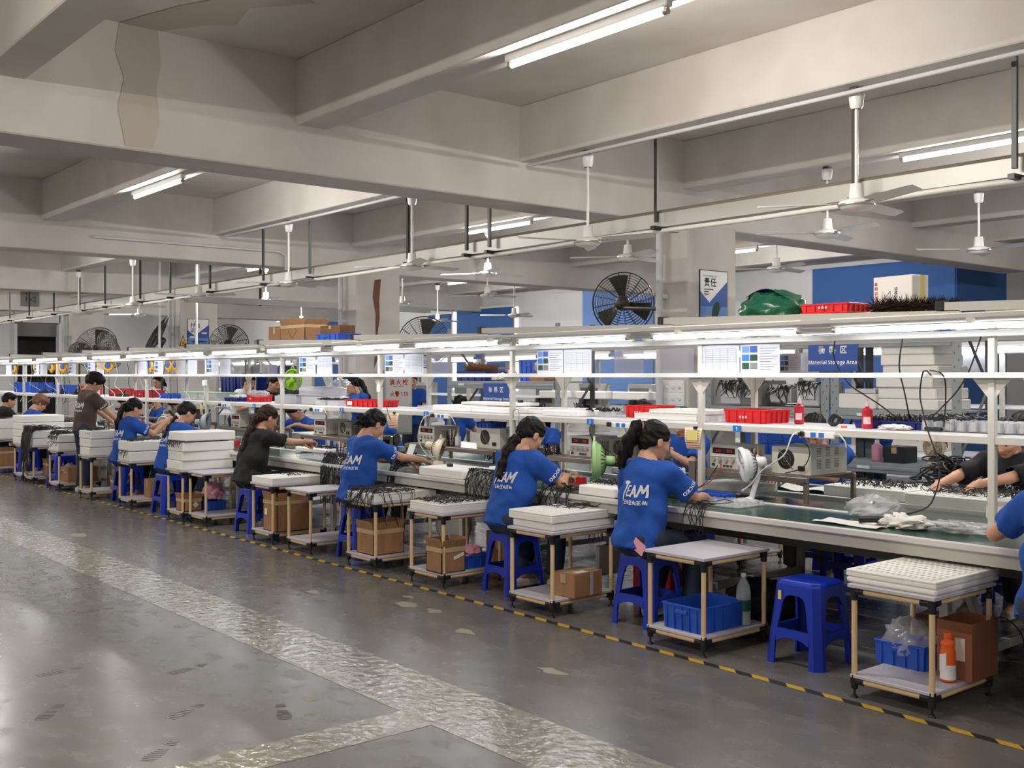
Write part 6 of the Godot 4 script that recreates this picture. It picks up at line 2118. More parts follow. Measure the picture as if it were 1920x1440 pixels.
func paper(label: String, x: float, z0: float, z1: float, kind: String, y0 := 1.615, y1 := 1.822, group := "instruction sheets hung on the front rails") -> void:
	var bow := 0.016
	var t := thing("instruction_sheet", label, "paper sheet", V(x, 0, (z0 + z1) / 2), 0.0, group)
	var w := absf(z1 - z0)
	var m := MB.new()
	m.sheet(func(s: float, q: float) -> Vector3: return V(-bow * sin(PI * s) * (0.6 + 0.4 * q) * 0.6, y0 + (y1 - y0) * q, (s - 0.5) * w), 10, 3, 0.0012)
	part(t, "sheet", m, M.sleeve_plastic if kind == "sleeve" else M.paper)
	if kind == "photos" or kind == "table":
		var ln := MB.new()
		var on := func(b: MB, u: float, v: float, du: float, dv: float) -> void:
			var f := func(s: float, q: float) -> Vector3:
				var uu := u + du * s
				return V(-bow * sin(PI * uu) * (0.6 + 0.4 * (v + dv * q)) * 0.6 - 0.0025, y0 + (y1 - y0) * (v + dv * q), (uu - 0.5) * w)
			b.sheet(f, 3, 1)
		if kind == "photos":
			for r in 6:
				var ph := MB.new()
				on.call(ph, 0.05 + 0.22 * (r / 3), 0.14 + 0.27 * (r % 3), 0.19, 0.2)
				part(t, "photo", ph, [M.ink_green, M.tag_blue, M.blue_blind, M.cable_grey, M.ink_green, M.label_blue][r])
			for r in 9:
				on.call(ln, 0.52, 0.12 + 0.085 * r, 0.28 + 0.16 * ((r * 7) % 3) / 2.0, 0.012)
			part(t, "text_lines", ln, M.cable_grey)
		else:
			for r in 11:
				on.call(ln, 0.08, 0.1 + 0.072 * r, 0.84, 0.005)
			for c in 5:
				on.call(ln, 0.08 + 0.21 * c, 0.1, 0.006, 0.72)
			part(t, "ruled_lines", ln, M.cable_grey)

# strokes of the Chinese characters used on signs, in the unit square
const HAN := {
	"wu": [[0.18, 1.0, 0.05, 0.68], [0.05, 0.75, 0.42, 0.78], [0.25, 1.0, 0.25, 0.0], [0.02, 0.38, 0.45, 0.5], [0.6, 1.0, 0.46, 0.6], [0.52, 0.8, 0.96, 0.8, 0.9, 0.1, 0.76, 0.05], [0.7, 0.78, 0.48, 0.2], [0.84, 0.78, 0.6, 0.06]],
	"liao": [[0.25, 1.0, 0.25, 0.0], [0.02, 0.58, 0.48, 0.58], [0.06, 0.92, 0.14, 0.7], [0.44, 0.92, 0.36, 0.7], [0.25, 0.55, 0.02, 0.2], [0.25, 0.55, 0.46, 0.28], [0.58, 0.9, 0.7, 0.78], [0.55, 0.65, 0.68, 0.53], [0.5, 0.3, 1.0, 0.42], [0.83, 1.0, 0.83, 0.0]],
	"qu": [[1.0, 0.95, 0.08, 0.95, 0.08, 0.04, 1.0, 0.04], [0.8, 0.8, 0.25, 0.2], [0.28, 0.75, 0.82, 0.22]],
	"ze": [[0.15, 0.9, 0.85, 0.9], [0.22, 0.76, 0.78, 0.76], [0.05, 0.62, 0.95, 0.62], [0.5, 1.0, 0.5, 0.62], [0.25, 0.15, 0.25, 0.5, 0.75, 0.5, 0.75, 0.15], [0.5, 0.42, 0.45, 0.18, 0.1, 0.0], [0.58, 0.16, 0.9, 0.0]],
	"ren": [[0.28, 1.0, 0.02, 0.5], [0.18, 0.72, 0.18, 0.0], [0.88, 0.95, 0.4, 0.86], [0.34, 0.5, 1.0, 0.5], [0.67, 0.9, 0.67, 0.06], [0.4, 0.06, 0.95, 0.06]],
	"fu": [[0.28, 1.0, 0.02, 0.5], [0.18, 0.72, 0.18, 0.0], [0.38, 0.68, 1.0, 0.68], [0.8, 1.0, 0.8, 0.06, 0.66, 0.12], [0.48, 0.5, 0.6, 0.34]],
	"chu": [[0.5, 1.0, 0.5, 0.04], [0.18, 0.85, 0.18, 0.52, 0.82, 0.52, 0.82, 0.85], [0.1, 0.4, 0.1, 0.04, 0.9, 0.04, 0.9, 0.4]],
	"xiao": [[0.08, 0.95, 0.22, 0.82], [0.02, 0.62, 0.16, 0.5], [0.04, 0.02, 0.22, 0.35], [0.64, 1.0, 0.64, 0.66], [0.4, 0.92, 0.48, 0.72], [0.9, 0.92, 0.8, 0.72], [0.42, 0.0, 0.42, 0.62, 0.88, 0.62, 0.88, 0.02, 0.78, 0.06], [0.42, 0.42, 0.88, 0.42], [0.42, 0.24, 0.88, 0.24]],
	"huo": [[0.5, 1.0, 0.48, 0.5, 0.08, 0.0], [0.48, 0.5, 0.95, 0.0], [0.15, 0.68, 0.28, 0.42], [0.88, 0.7, 0.7, 0.46]],
	"shuan": [[0.22, 1.0, 0.22, 0.0], [0.02, 0.72, 0.42, 0.72], [0.22, 0.68, 0.02, 0.3], [0.24, 0.6, 0.4, 0.42], [0.7, 1.0, 0.42, 0.62], [0.7, 1.0, 1.0, 0.64], [0.52, 0.56, 0.9, 0.56], [0.55, 0.32, 0.88, 0.32], [0.72, 0.56, 0.72, 0.05], [0.46, 0.05, 0.98, 0.05]],
	"jing": [[0.05, 0.9, 0.5, 0.9], [0.18, 1.0, 0.18, 0.82], [0.38, 1.0, 0.38, 0.82], [0.1, 0.78, 0.45, 0.78, 0.4, 0.58], [0.14, 0.68, 0.3, 0.68, 0.3, 0.56, 0.14, 0.56, 0.14, 0.68], [0.66, 1.0, 0.54, 0.8], [0.6, 0.9, 0.95, 0.9], [0.9, 0.88, 0.55, 0.56], [0.62, 0.8, 0.95, 0.56], [0.06, 0.48, 0.95, 0.48], [0.2, 0.38, 0.8, 0.38], [0.2, 0.28, 0.8, 0.28], [0.25, 0.0, 0.25, 0.18, 0.75, 0.18, 0.75, 0.0, 0.25, 0.0]],
	"gao": [[0.5, 1.0, 0.5, 0.88], [0.05, 0.85, 0.95, 0.85], [0.3, 0.6, 0.3, 0.74, 0.7, 0.74, 0.7, 0.6, 0.3, 0.6], [0.1, 0.0, 0.1, 0.48, 0.9, 0.48, 0.9, 0.0], [0.32, 0.12, 0.32, 0.34, 0.68, 0.34, 0.68, 0.12, 0.32, 0.12]],
	"shuang": [[0.02, 0.85, 0.45, 0.85, 0.05, 0.05], [0.08, 0.6, 0.46, 0.08], [0.52, 0.85, 0.95, 0.85, 0.5, 0.02], [0.55, 0.6, 1.0, 0.02]],
	"mian": [[0.05, 0.95, 0.95, 0.95], [0.5, 0.95, 0.44, 0.75], [0.12, 0.0, 0.12, 0.72, 0.88, 0.72, 0.88, 0.0, 0.12, 0.0], [0.37, 0.72, 0.37, 0.02], [0.63, 0.72, 0.63, 0.02]]}

# characters one after another; ex, ey span the sign's face
func han(keys: Array, size: float, gap: float, weight: float, o: Vector3, ex: Vector3, ey: Vector3, down := false) -> MB:
	var m := MB.new()
	for k in keys.size():
		strokes(m, P2(HAN[keys[k]]), Vector2(0, -k * gap) if down else Vector2(k * gap, 0), size, weight, -1.0, 0.0001)
	var nn := ex.cross(ey)
	for i in m.v.size():
		m.v[i] = o + ex * m.v[i].x + ey * m.v[i].y
		m.n[i] = nn
	return m

func text_on(t: String, size: float, o: Vector3, ex: Vector3, ey: Vector3, bold := true) -> MB:
	var m := text_mb(t, size, bold)
	var nn := ex.cross(ey)
	for i in m.v.size():
		m.v[i] = o + ex * m.v[i].x + ey * m.v[i].y
		m.n[i] = nn
	return m

func shelf_things() -> void:
	var y := 1.267
	red_crate("red crate alone on the shelf, left of the two red bottles", V(6.18, y, -4.72), V(0.3, 0.095, 0.36))
	spray_bottle("red bottle with a pale nozzle, first right of the red crate", V(6.2, y, -4.38))
	spray_bottle("red bottle with a pale nozzle in front of the navy tray", V(5.98, y, -3.72))
	var ct := crate("parts_crate", "navy tray heaped with black connectors on the shelf", V(6.22, y, -3.62), V(0.34, 0.05, 0.5), M.crate_navy)
	cables("heap of black connectors in the navy tray", V(6.22, y + 0.035, -3.6), 0.28, 0.42, 120, 0.09, 0.0, 0.0, 0.035, null, 0.006)
	solo("plastic_bag", "small white packet lying by the right red bottle", "bag", lump(V(5.96, y + 0.014, -3.52), V(0.05, 0.02, 0.1), 31, 0.3), M.white_cloth)
	solo("orange_cap", "tiny orange cap on the shelf edge left of the right red bottle", "cap", MB.new().box(V(5.94, y + 0.008, -3.86), V(0.02, 0.014, 0.035), 0.002), M.orange)
	solo("cable_coil", "black coil of cable on the shelf behind the tiny orange cap", "cable", MB.new().torus(V(6.12, y + 0.04, -4.05), 0.035, 0.012, Basis(Vector3.BACK, 1.2), 18, 6).torus(V(6.12, y + 0.04, -4.03), 0.03, 0.008, Basis(Vector3.BACK, 0.9), 18, 6), M.cable_black)
	solo("blister_tray", "long crinkled clear blister packs at the right end of the shelf", "tray", blister(0.36, 0.06, 0.8, 5, 11), M.silver_blister, V(6.2, y, -3.0))
	cables("black cables lying over the crinkled blister packs", V(6.1, y + 0.06, -3.2), 0.2, 0.5, 26, 0.4, 0.0, 1.4, 0.03, null, 0.004)
	solo("marker_pen", "black capped marker lying on the shelf below the loops of wire", "pen", MB.new().cyl(V(5.96, y + 0.014, -3.22), V(6.0, y + 0.014, -3.34), 0.013, -1, 10), M.black_plastic)
	solo("blister_tray", "crinkled blister packs past the last post on the right", "tray", blister(0.36, 0.05, 0.7, 5, 10), M.silver_blister, V(6.2, y, -2.0))
	foam("foam sheet with a row of dark dots, above the high ponytailed woman", V(6.2, y, -5.42), V(0.44, 0.045, 0.62), 6, 9)
	foam("second foam sheet under the dotted one, above the high ponytailed woman", V(6.26, y + 0.046, -5.36), V(0.42, 0.03, 0.56), 6, 9)
	red_crate("red crate on the shelf behind the foam sheets", V(6.3, y, -5.86), V(0.28, 0.095, 0.3))
	for k in 2:
		solo("blister_tray", ["clear cups with black lids on the shelf, left of the red crate", "small clear cups by the foam sheets on the shelf"][k], "tray", blister(0.2, 0.04, 0.3, 3, 5), M.clear_plastic, V(6.1, y, -6.2 + 1.15 * k))
	cables("black plugs on the clear cups", V(6.1, y + 0.04, -6.2), 0.18, 0.28, 18, 0.06, 0.0, 0.0, 0.02, null, 0.008)
	foam("off white foam block on the shelf, right of the post with loops of cord", V(6.02, y, -6.46), V(0.3, 0.05, 0.44))
	foam("long foam on the shelf behind the loops of cord", V(6.26, y, -6.86), V(0.34, 0.05, 0.6), 5, 9)
	foam("pair of long foams on the shelf, right part, left of the tall post", V(6.1, y, -7.4), V(0.4, 0.05, 0.58))
	foam("pair of long foams on the shelf, left part", V(6.1, y, -8.0), V(0.4, 0.055, 0.6))
	foam("thin foam over the pair of long foams", V(6.24, y + 0.056, -7.7), V(0.3, 0.03, 0.8))
	solo("blister_tray", "row of small clear cups on the shelf above the pink card", "tray", blister(0.24, 0.04, 0.4, 4, 7), M.clear_plastic, V(6.1, y, -8.5))
	solo("black_block", "small black plug on the thin foam on the shelf", "part", MB.new().box(V(6.2, y + 0.1, -7.35), V(0.03, 0.024, 0.05), 0.003), M.black_plastic)
	var rc := crate("parts_crate", "long red tray with a white label, in front of the standing woman", V(6.14, y, -9.75), V(0.3, 0.075, 0.62), M.crate_red, 0.0, "red crates", 6)
	part(rc, "sticker", MB.new().box(V(-0.152, 0.035, -0.2), V(0.003, 0.04, 0.1)), M.label_white)
	for k in 2:
		solo("clear_box", ["clear box of small parts left of the long red tray", "second clear box of small parts, left of the first"][k], "box", MB.new().box(V(0, 0.03, 0), V(0.2, 0.06, 0.22), 0.003), M.bag_plastic, V(6.05, y, -10.25 - 0.26 * k))
		cables(["small dark parts in the clear box by the red tray", "small dark parts in the second clear box"][k], V(6.05, y + 0.055, -10.25 - 0.26 * k), 0.18, 0.2, 30, 0.06, 0.0, 0.0, 0.02, null, 0.004)
	for k in 3:
		solo("blister_stack", ["lower stack of silver blister trays on the shelf", "upper stack of silver blister trays on the shelf", "left stack of silver blister trays, next to the white post"][k], "tray", MB.new().box(V(0, 0.045, 0), V(0.34, 0.09, [0.5, 0.5, 0.5][k]), 0.004).box(V(0, 0.095, 0), V(0.3, 0.012, 0.44), 0.004), M.silver_blister, V(6.2, y + (0.1 if k == 1 else 0.0), [-10.85, -10.9, -11.5][k]), 0.02 * k)
	solo("bubble_wrap", "white crumpled plastic sheet on the stacks of blister trays", "wrap", lump(V(6.25, y + 0.23, -10.6), V(0.08, 0.06, 0.14), 41, 0.3), M.bag_plastic)
	cables("dark parts lying on the silver blister trays", V(6.2, y + 0.105, -11.45), 0.3, 0.5, 120, 0.1, 0.0, 0.0, 0.04, null, 0.005)
	red_crate("small red basket full of clear scraps on the shelf", V(6.2, y, -12.5), V(0.24, 0.09, 0.26))
	solo("plastic_bag", "clear scraps bulging from the small red basket", "bag", lump(V(6.15, y + 0.09, -12.4), V(0.1, 0.05, 0.14), 43, 0.3), M.bag_plastic)
	crate("parts_crate", "navy tray of white caps on the shelf, left of the red basket", V(6.15, y, -12.95), V(0.28, 0.045, 0.4), M.crate_navy)
	cables("white caps in the navy tray", V(6.15, y + 0.04, -12.95), 0.2, 0.3, 40, 0.05, 0.0, 0.0, 0.03, M.label_white, 0.007, "white caps")
	for k in 2:
		var gb := thing("clear_box", ["clear box with a pale green lid on the shelf", "second clear box with a pale green lid, left of the first"][k], "box", V(6.2, y, -13.75 - 0.62 * k))
		part(gb, "body", MB.new().box(V(0, 0.045, 0), V(0.3, 0.09, 0.54), 0.004), M.bag_plastic)
		part(gb, "lid", MB.new().box(V(0, 0.097, 0), V(0.32, 0.014, 0.57), 0.003), M.fan_green)
	crate("parts_crate", "flat blue tray left of the post with the white socket box", V(6.15, y, -15.2), V(0.28, 0.07, 0.42), M.crate_blue)
	red_crate("dark red crate with a clear bag behind it, left of the dark blue crates", V(6.15, y, -16.1), V(0.28, 0.11, 0.6), 0.0, M.crate_dark_red)
	red_crate("dark red crate behind the head of the man in brown", V(6.15, y, -17.3), V(0.28, 0.12, 0.4), 0.0, M.crate_dark_red)
	red_crate("bright red crate at the left, under the yellow balancers", V(6.1, y, -18.6), V(0.28, 0.16, 0.3), 0.0)
	crate("parts_crate", "tall pale blue bin at the far left of the shelf", V(6.1, y, -21.4), V(0.28, 0.2, 0.5), M.crate_blue)
	crate("parts_crate", "second pale blue bin behind the hanging wires at the left", V(6.2, y, -20.3), V(0.28, 0.16, 0.5), M.crate_blue)
	crate("parts_crate", "blue bin at the very left end of the shelf", V(6.1, y, -22.6), V(0.28, 0.2, 0.4), M.crate_blue)
	for k in 4:
		solo("black_driver", ["black tool lying on the shelf by the bright red crate", "black tool on the shelf near the left edge", "black tool on the shelf right of the man in brown", "black tool on the shelf under the left balancers"][k], "tool", MB.new().box(V(0, 0.025, 0), V(0.1, 0.05, 0.18), 0.006).cyl(V(0, 0.05, 0.0), V(0.02, 0.1, 0.03), 0.02, 0.015, 10), M.black_plastic, V(6.0, y, [-19.1, -19.9, -16.8, -20.9][k]), 0.3 * k)
	# clipped to the shelf edge
	for q: Array in [[-3.98, "power strip on the shelf edge above the man with the bowed head"], [-5.72, "power strip on the shelf edge above the power supply behind the green fan"], [-8.05, "power strip on the shelf edge above the cream desk fan"], [-10.35, "power strip on the shelf edge above the outstretched arm"], [-12.7, "power strip on the shelf edge above the woman in black"], [-15.7, "power strip on the shelf edge right of the man in brown"]]:
		var t := thing("power_strip", q[1], "power strip", V(5.822, 1.222, q[0]), 0.0, "power strips along the shelf edge")
		part(t, "case", MB.new().box(V(0, 0, 0), V(0.022, 0.042, 0.26), 0.004), M.label_white)
		for s in 2:
			part(t, "sticker", MB.new().box(V(-0.0118, 0.0, -0.02 + 0.06 * s), V(0.001, 0.03, 0.04)), M.tag_blue)
		part(t, "plug", MB.new().box(V(-0.026, 0.004, -0.1), V(0.03, 0.036, 0.036), 0.006), M.black_plastic)
		part(t, "cord", MB.new().tube([V(-0.004, 0.008, 0.13), V(-0.012, 0.012, 0.17), V(-0.01, -0.03, 0.21), V(0.02, -0.07, 0.2)], 0.005, 6), M.cable_white)
	for q: Array in [[-4.62, "small blue number tag on the shelf edge above the white desk fan"], [-6.06, "small blue number tag on the shelf edge above the power supply by the green fan"], [-8.3, "small blue number tag on the shelf edge beside the cream fan's power strip"], [-9.85, "small blue number tag on the shelf edge under the long red tray"], [-11.9, "small blue number tag on the shelf edge above the woman in black"], [-14.0, "small blue number tag on the shelf edge above the pale desk fan"]]:
		var t := thing("number_tag", q[1], "tag", V(5.828, 1.236, q[0]), 0.0, "blue number tags on the shelf edge")
		part(t, "card", MB.new().box(V(0, 0, 0), V(0.003, 0.046, 0.07)), M.tag_blue)
		part(t, "lettering", text_on("1" if q[0] > -6.0 else "2", 0.035, V(-0.002, 0, 0), V(0, 0, 1), V(0, 1, 0)), M.label_white)
	for q: Array in [[-5.0, 0.16, "red lined card with a yellow note, hung above the nearest power supply"], [-6.75, 0.14, "red lined card with a yellow note, hung left of the green fan"], [-8.85, 0.2, "pink lined card hung on the shelf edge by a black hook"], [-13.4, 0.1, "pale yellow card hung on the shelf edge above the far desk fan"]]:
		var t := thing("lined_card", q[2], "card", V(5.825, 1.13, q[0]), 0.0, "lined cards hung on the shelf edge")
		part(t, "card", MB.new().sheet(func(s: float, p: float) -> Vector3: return V(-0.012 * sin(PI * p), -0.05 + 0.15 * p, (s - 0.5) * q[1] * (0.8 + 0.2 * p)), 4, 5, 0.001), M.fan_cream)
		var ln := MB.new()
		for k in 8:
			ln.box(V(-0.0135 * sin(PI * (k + 1) / 9.5) - 0.0015, -0.04 + 0.017 * k, 0), V(0.001, 0.004, q[1] * 0.78))
		part(t, "ruled_lines", ln, M.label_red)
		if q[1] < 0.18:
			part(t, "note", MB.new().box(V(-0.017, 0.045, 0.0), V(0.0015, 0.07, q[1] * 0.6)), M.pale_yellow)
		part(t, "clip", MB.new().box(V(-0.004, 0.1, 0.02), V(0.02, 0.02, 0.03), 0.003), M.black_plastic)
	# sheets on the rails, from the right
	paper("large ruled sheet just right of the post above the nearest power supply", 5.842, -4.93, -4.61, "table")
	paper("instruction sheet with six photos, between the ruled sheet and the blue sign", 5.842, -4.6, -4.28, "photos")
	paper("instruction sheet with photos, second from the tall post, above the foam block", 5.842, -6.71, -6.39, "photos")
	paper("ruled sheet right of the photo sheet, above the foam block", 5.842, -6.38, -6.06, "table")
	paper("instruction sheet with photos above the fire cabinet", 5.842, -9.03, -8.7, "photos")
	paper("ruled sheet right of the one above the fire cabinet", 5.842, -8.68, -8.36, "table")
	paper("instruction sheet with photos above the silver blister stacks", 5.842, -10.8, -10.43, "photos")
	paper("ruled sheet above the silver blister stacks", 5.842, -10.4, -10.08, "table")
	paper("instruction sheet with photos above the green lidded boxes", 5.842, -13.3, -12.93, "photos")
	paper("ruled sheet above the green lidded boxes", 5.842, -12.9, -12.58, "table")
	paper("ruled sheet right of the post with the white socket", 5.842, -13.9, -13.6, "table")
	paper("crumpled sheet left of the post with the white socket", 5.842, -14.3, -13.98, "sleeve")
	paper("photo sheet left of the two yellow balancers", 5.842, -15.1, -14.76, "photos")
	paper("ruled sheet above the dark red crate", 5.842, -15.72, -15.36, "table")
	paper("photo sheet above the head of the man in brown", 5.842, -17.98, -17.62, "photos")
	paper("ruled sheet behind the paired yellow balancers", 5.842, -17.52, -17.2, "table")
	paper("photo sheet left of the paired balancers", 5.842, -18.95, -18.6, "photos")
	paper("ruled sheet near the left edge", 5.842, -20.6, -20.2, "table")
	paper("photo sheet near the left edge", 5.842, -21.0, -20.65, "photos")
	paper("sheet at the very left edge of the picture", 5.842, -22.9, -22.5, "table")
	var rg := "plastic sleeves hung on the rear rail"
	paper("grey plastic sleeve on the rear rail, left of the near tall post", 6.5, -5.92, -5.58, "sleeve", 1.615, 1.822, rg)
	paper("grey plastic sleeve on the rear rail, behind the near tube lamps' gap", 6.5, -6.46, -6.12, "sleeve", 1.615, 1.822, rg)
	paper("grey plastic sleeve on the rear rail, left of the brown brush on the rack", 6.5, -9.18, -8.84, "sleeve", 1.615, 1.822, rg)
	paper("small sheet on the rear rail left of the blue sign", 6.5, -4.76, -4.58, "photos", 1.615, 1.76, rg)
	paper("grey plastic sleeve on the rear rail by the white cartoned corner", 6.5, -14.0, -13.66, "sleeve", 1.615, 1.822, rg)
	paper("low sheet on the rear rail by the lime green fan", 6.5, -13.5, -13.1, "table", 1.615, 1.75, rg)
	paper("shiny grey sleeve on the rear rail by the lime green fan", 6.5, -13.05, -12.6, "sleeve", 1.615, 1.8, rg)
	# spring balancers
	for q: Array in [[-22.5, 0.3, "yellow spring balancer at the far left of the rail"], [-20.95, 1.2, "yellow and blue spring balancer seen face on, second from the left"], [-20.1, 0.2, "small yellow spring balancer, third from the left"], [-19.6, 0.5, "yellow spring balancer of a close pair, left one of the left pair"], [-19.42, 0.7, "yellow spring balancer of a close pair, right one of the left pair"], [-17.4, 0.9, "paired yellow balancer above the man in brown, left one"], [-17.16, 0.9, "paired yellow balancer above the man in brown, right one"], [-15.35, 0.1, "yellow spring balancer hanging edge on, left of a photo sheet"], [-14.68, 0.35, "yellow spring balancer with a blue face, left of the white socket post"], [-14.42, 0.1, "yellow spring balancer hanging edge on, left of the white socket post"]]:
		var t := thing("spring_balancer", q[2], "balancer", V(5.9, 1.755, q[0]), q[1], "yellow spring balancers")
		t.scale = Vector3.ONE * 1.4
		var B := Basis(Vector3.BACK, PI / 2)
		part(t, "housing", MB.new().lathe([Vector2(0, -0.028), Vector2(0.05, -0.026), Vector2(0.062, -0.014), Vector2(0.062, 0.014), Vector2(0.05, 0.026), Vector2(0, 0.028)], Vector3.ZERO, 22, true, B).box(V(0, -0.06, 0), V(0.03, 0.03, 0.03), 0.004), M.yellow)
		part(t, "face", MB.new().lathe([Vector2(0, 0.031), Vector2(0.034, 0.03), Vector2(0.036, 0.027)], Vector3.ZERO, 18, true, B), M.label_blue)
		part(t, "hook", MB.new().tube([V(0, 0.06, 0), V(0, 0.085, 0), V(0.012, 0.095, 0), V(0.012, 0.08, 0)], 0.005, 6), M.alu)
		part(t, "cord", MB.new().tube([V(0, -0.07, 0), V(0.0, -0.3, 0.01), V(0.02, -0.45, 0.02)], 0.003, 5), M.cable_black)
	# loose wires
	var ws := [[[V(5.84, 1.82, -3.86), V(5.85, 1.7, -3.87), V(5.9, 1.55, -3.8), V(6.0, 1.42, -3.65), V(6.1, 1.31, -3.55)], "black wire hanging right of the blue sign, first of the near bunch"], [[V(5.84, 1.82, -3.4), V(5.84, 1.65, -3.42), V(5.95, 1.5, -3.45), V(6.1, 1.32, -3.5)], "black wire hanging second in the near bunch"], [[V(5.84, 1.82, -2.92), V(5.84, 1.65, -2.98), V(5.9, 1.5, -3.1), V(6.05, 1.33, -3.35)], "black wire slanting from the rail, third in the near bunch"], [[V(5.79, 1.6, -3.19), V(5.78, 1.63, -3.23), V(5.79, 1.5, -3.26), V(5.76, 1.3, -3.2), V(5.72, 1.05, -3.1), V(5.66, 0.85, -3.15), V(5.6, 0.79, -3.3)], "long black wire looping over the rail and down to the white rag"], [[V(5.79, 1.63, -3.2), V(5.8, 1.6, -3.12), V(5.86, 1.45, -3.14), V(5.95, 1.3, -3.2)], "short black wire of the loop above the marker"], [[V(5.81, 1.24, -4.08), V(5.72, 1.22, -4.09), V(5.68, 1.1, -4.12), V(5.68, 0.98, -4.3), V(5.72, 0.88, -4.42), V(5.73, 0.83, -4.5)], "white cord from the power strip curving down to the white desk fan"], [[V(5.94, 1.14, -4.5), V(5.93, 1.15, -4.3), V(5.92, 1.16, -4.15), V(5.92, 1.1, -4.1), V(5.92, 1.0, -4.15), V(5.93, 0.95, -4.3)], "black mains cord draped over the pale grey instrument"], [[V(5.79, 1.22, -6.0), V(5.76, 1.18, -6.0), V(5.8, 1.08, -5.98), V(5.9, 1.0, -5.9)], "black cord with a plug above the green fan"], [[V(5.81, 1.24, -6.98), V(5.79, 1.3, -6.96), V(5.8, 1.31, -6.9), V(5.8, 1.2, -6.9)], "two small loops of grey cord over the shelf edge by the tall post"], [[V(5.79, 1.23, -8.2), V(5.75, 1.18, -8.25), V(5.74, 1.0, -8.3), V(5.8, 0.86, -8.25), V(5.86, 0.8, -8.18)], "white cord running down to the cream desk fan"], [[V(5.9, 1.3, -8.9), V(5.82, 1.33, -8.95), V(5.8, 1.25, -8.92), V(5.81, 1.16, -8.88)], "black hook wire above the pink lined card"], [[V(5.92, 0.98, -4.83), V(5.86, 0.94, -4.8), V(5.78, 0.86, -4.82), V(5.7, 0.78, -4.95)], "red test lead from the nearest power supply to the black fixture"], [[V(5.92, 0.965, -4.86), V(5.84, 0.92, -4.84), V(5.76, 0.84, -4.86), V(5.69, 0.78, -4.98)], "black test lead from the nearest power supply"], [[V(5.92, 1.15, -12.7), V(5.8, 1.2, -12.9), V(5.75, 1.05, -13.1), V(5.7, 0.85, -13.3)], "white cord left of the lit far power supply"], [[V(6.05, 1.38, -9.9), V(6.02, 1.55, -9.95), V(6.02, 1.59, -9.9), V(6.04, 1.5, -9.85), V(6.06, 1.33, -9.82)], "black cord arch behind the long red tray"]]
	for k in ws.size():
		var white: bool = k in [5, 9, 13]
		wire("loose_wire", ws[k][1], ws[k][0], 0.0045 if k < 5 or white else 0.0035, M.cable_white if white else (M.label_red if k == 11 else (M.cable_grey if k == 8 else M.cable_black)), "loose wires along the bench")
	for k in 18:
		var z := -14.2 - 0.5 * k
		var lab: String = ["white wire left of the white socket post", "dark wire under the paired balancers", "white wire above the dark blue crates"][k % 3] + " hanging in bay %s" % ["one", "two", "three", "four", "five", "six"][k / 3]
		wire("hanging_wire", lab, [V(5.85, 1.8, z), V(5.86 + rng.randf_range(-0.03, 0.06), 1.62, z + rng.randf_range(-0.1, 0.1)), V(5.88, 1.45, z + rng.randf_range(-0.25, 0.25)), V(5.95, 1.3, z + rng.randf_range(-0.25, 0.25)), V(5.8, 1.1, z + rng.randf_range(-0.2, 0.2))], 0.004, M.cable_white if k % 3 != 1 else M.cable_black, "wires hanging in the far bays")
	var so := thing("socket_box", "small white socket box on the far post, with a cord", "socket", V(5.82, 1.5, post_z(5)), 0.0)
	part(so, "case", MB.new().box(V(0, 0, 0), V(0.03, 0.07, 0.1), 0.005), M.label_white)
	part(so, "cord", MB.new().tube([V(0, -0.04, 0), V(-0.01, -0.15, 0.01), V(-0.02, -0.24, -0.02), V(-0.01, -0.3, 0.03)], 0.006, 6), M.cable_white)
	var pc := thing("post_tag", "small white card taped to the post left of the fire cabinet", "tag", V(5.828, 1.47, post_z(3)))
	part(pc, "card", MB.new().box(V(0, 0, 0), V(0.003, 0.07, 0.06)), M.label_white)
	# on top of the roof trays
	y = 1.99
	solo("plastic_sack", "green plastic sack lying on the bench roof", "bag", lump(V(6.15, y + 0.05, -4.56), V(0.19, 0.15, 0.25), 51, 0.1, 40, 26), M.green_bag)
	solo("folded_cloth", "dark blue folded cloth on the green sack", "cloth", MB.new().sheet(func(s: float, q: float) -> Vector3: return V(6.05 + s * 0.2, y + 0.17 + 0.035 * sin(q * 4.0 + s * 2.0) - 0.05 * absf(q - 0.6), -4.72 + q * 0.34), 10, 12, 0.012), M.navy_cloth)
	for k in 2:
		red_crate(["lower red crate on the bench roof", "upper red crate stacked on the bench roof"][k], V(6.15, y - 0.03 + 0.056 * k, -4.06), V(0.28, 0.055, 0.36))
	var hb := thing("carton", "tall white carton with black lettering on the bench roof", "box", V(6.3, y - 0.02, -3.68), -0.15)
	part(hb, "body", MB.new().box(V(0, 0.13, 0), V(0.16, 0.27, 0.3), 0.004), M.sticker)
	part(hb, "tape_strip", MB.new().box(V(0.02, 0.13, 0.151), V(0.04, 0.27, 0.002)), M.pale_yellow)
	part(hb, "lettering", han(["gao", "qu", "shuang", "mian", "liao"], 0.022, 0.03, 0.003, V(-0.0815, 0.09, -0.115), V(0, 1, 0), V(0, 0, -1)), M.ink_red)
	part(hb, "lettering", text_on("HONG KONG", 0.03, V(-0.0815, 0.1, 0.03), V(0, 1, 0), V(0, 0, -1)), M.ink)
	part(hb, "lettering", text_on("C/NO.", 0.026, V(-0.0815, 0.06, 0.075), V(0, 1, 0), V(0, 0, -1)), M.ink)
	var dm := MB.new()
	strokes(dm, P2([[0.0, 0.5, 0.5, 1.0], [0.5, 1.0, 0.5, 0.0], [0.5, 0.0, 0.0, 0.5]]), Vector2(-0.1, 0.02), 0.13, 0.003, -1.0, 0.0001)
	for i in dm.v.size():
		dm.v[i] = V(-0.0815, dm.v[i].y + 0.02, dm.v[i].x + 0.02)
		dm.n[i] = V(-1, 0, 0)
	part(hb, "emblem", dm, M.ink)
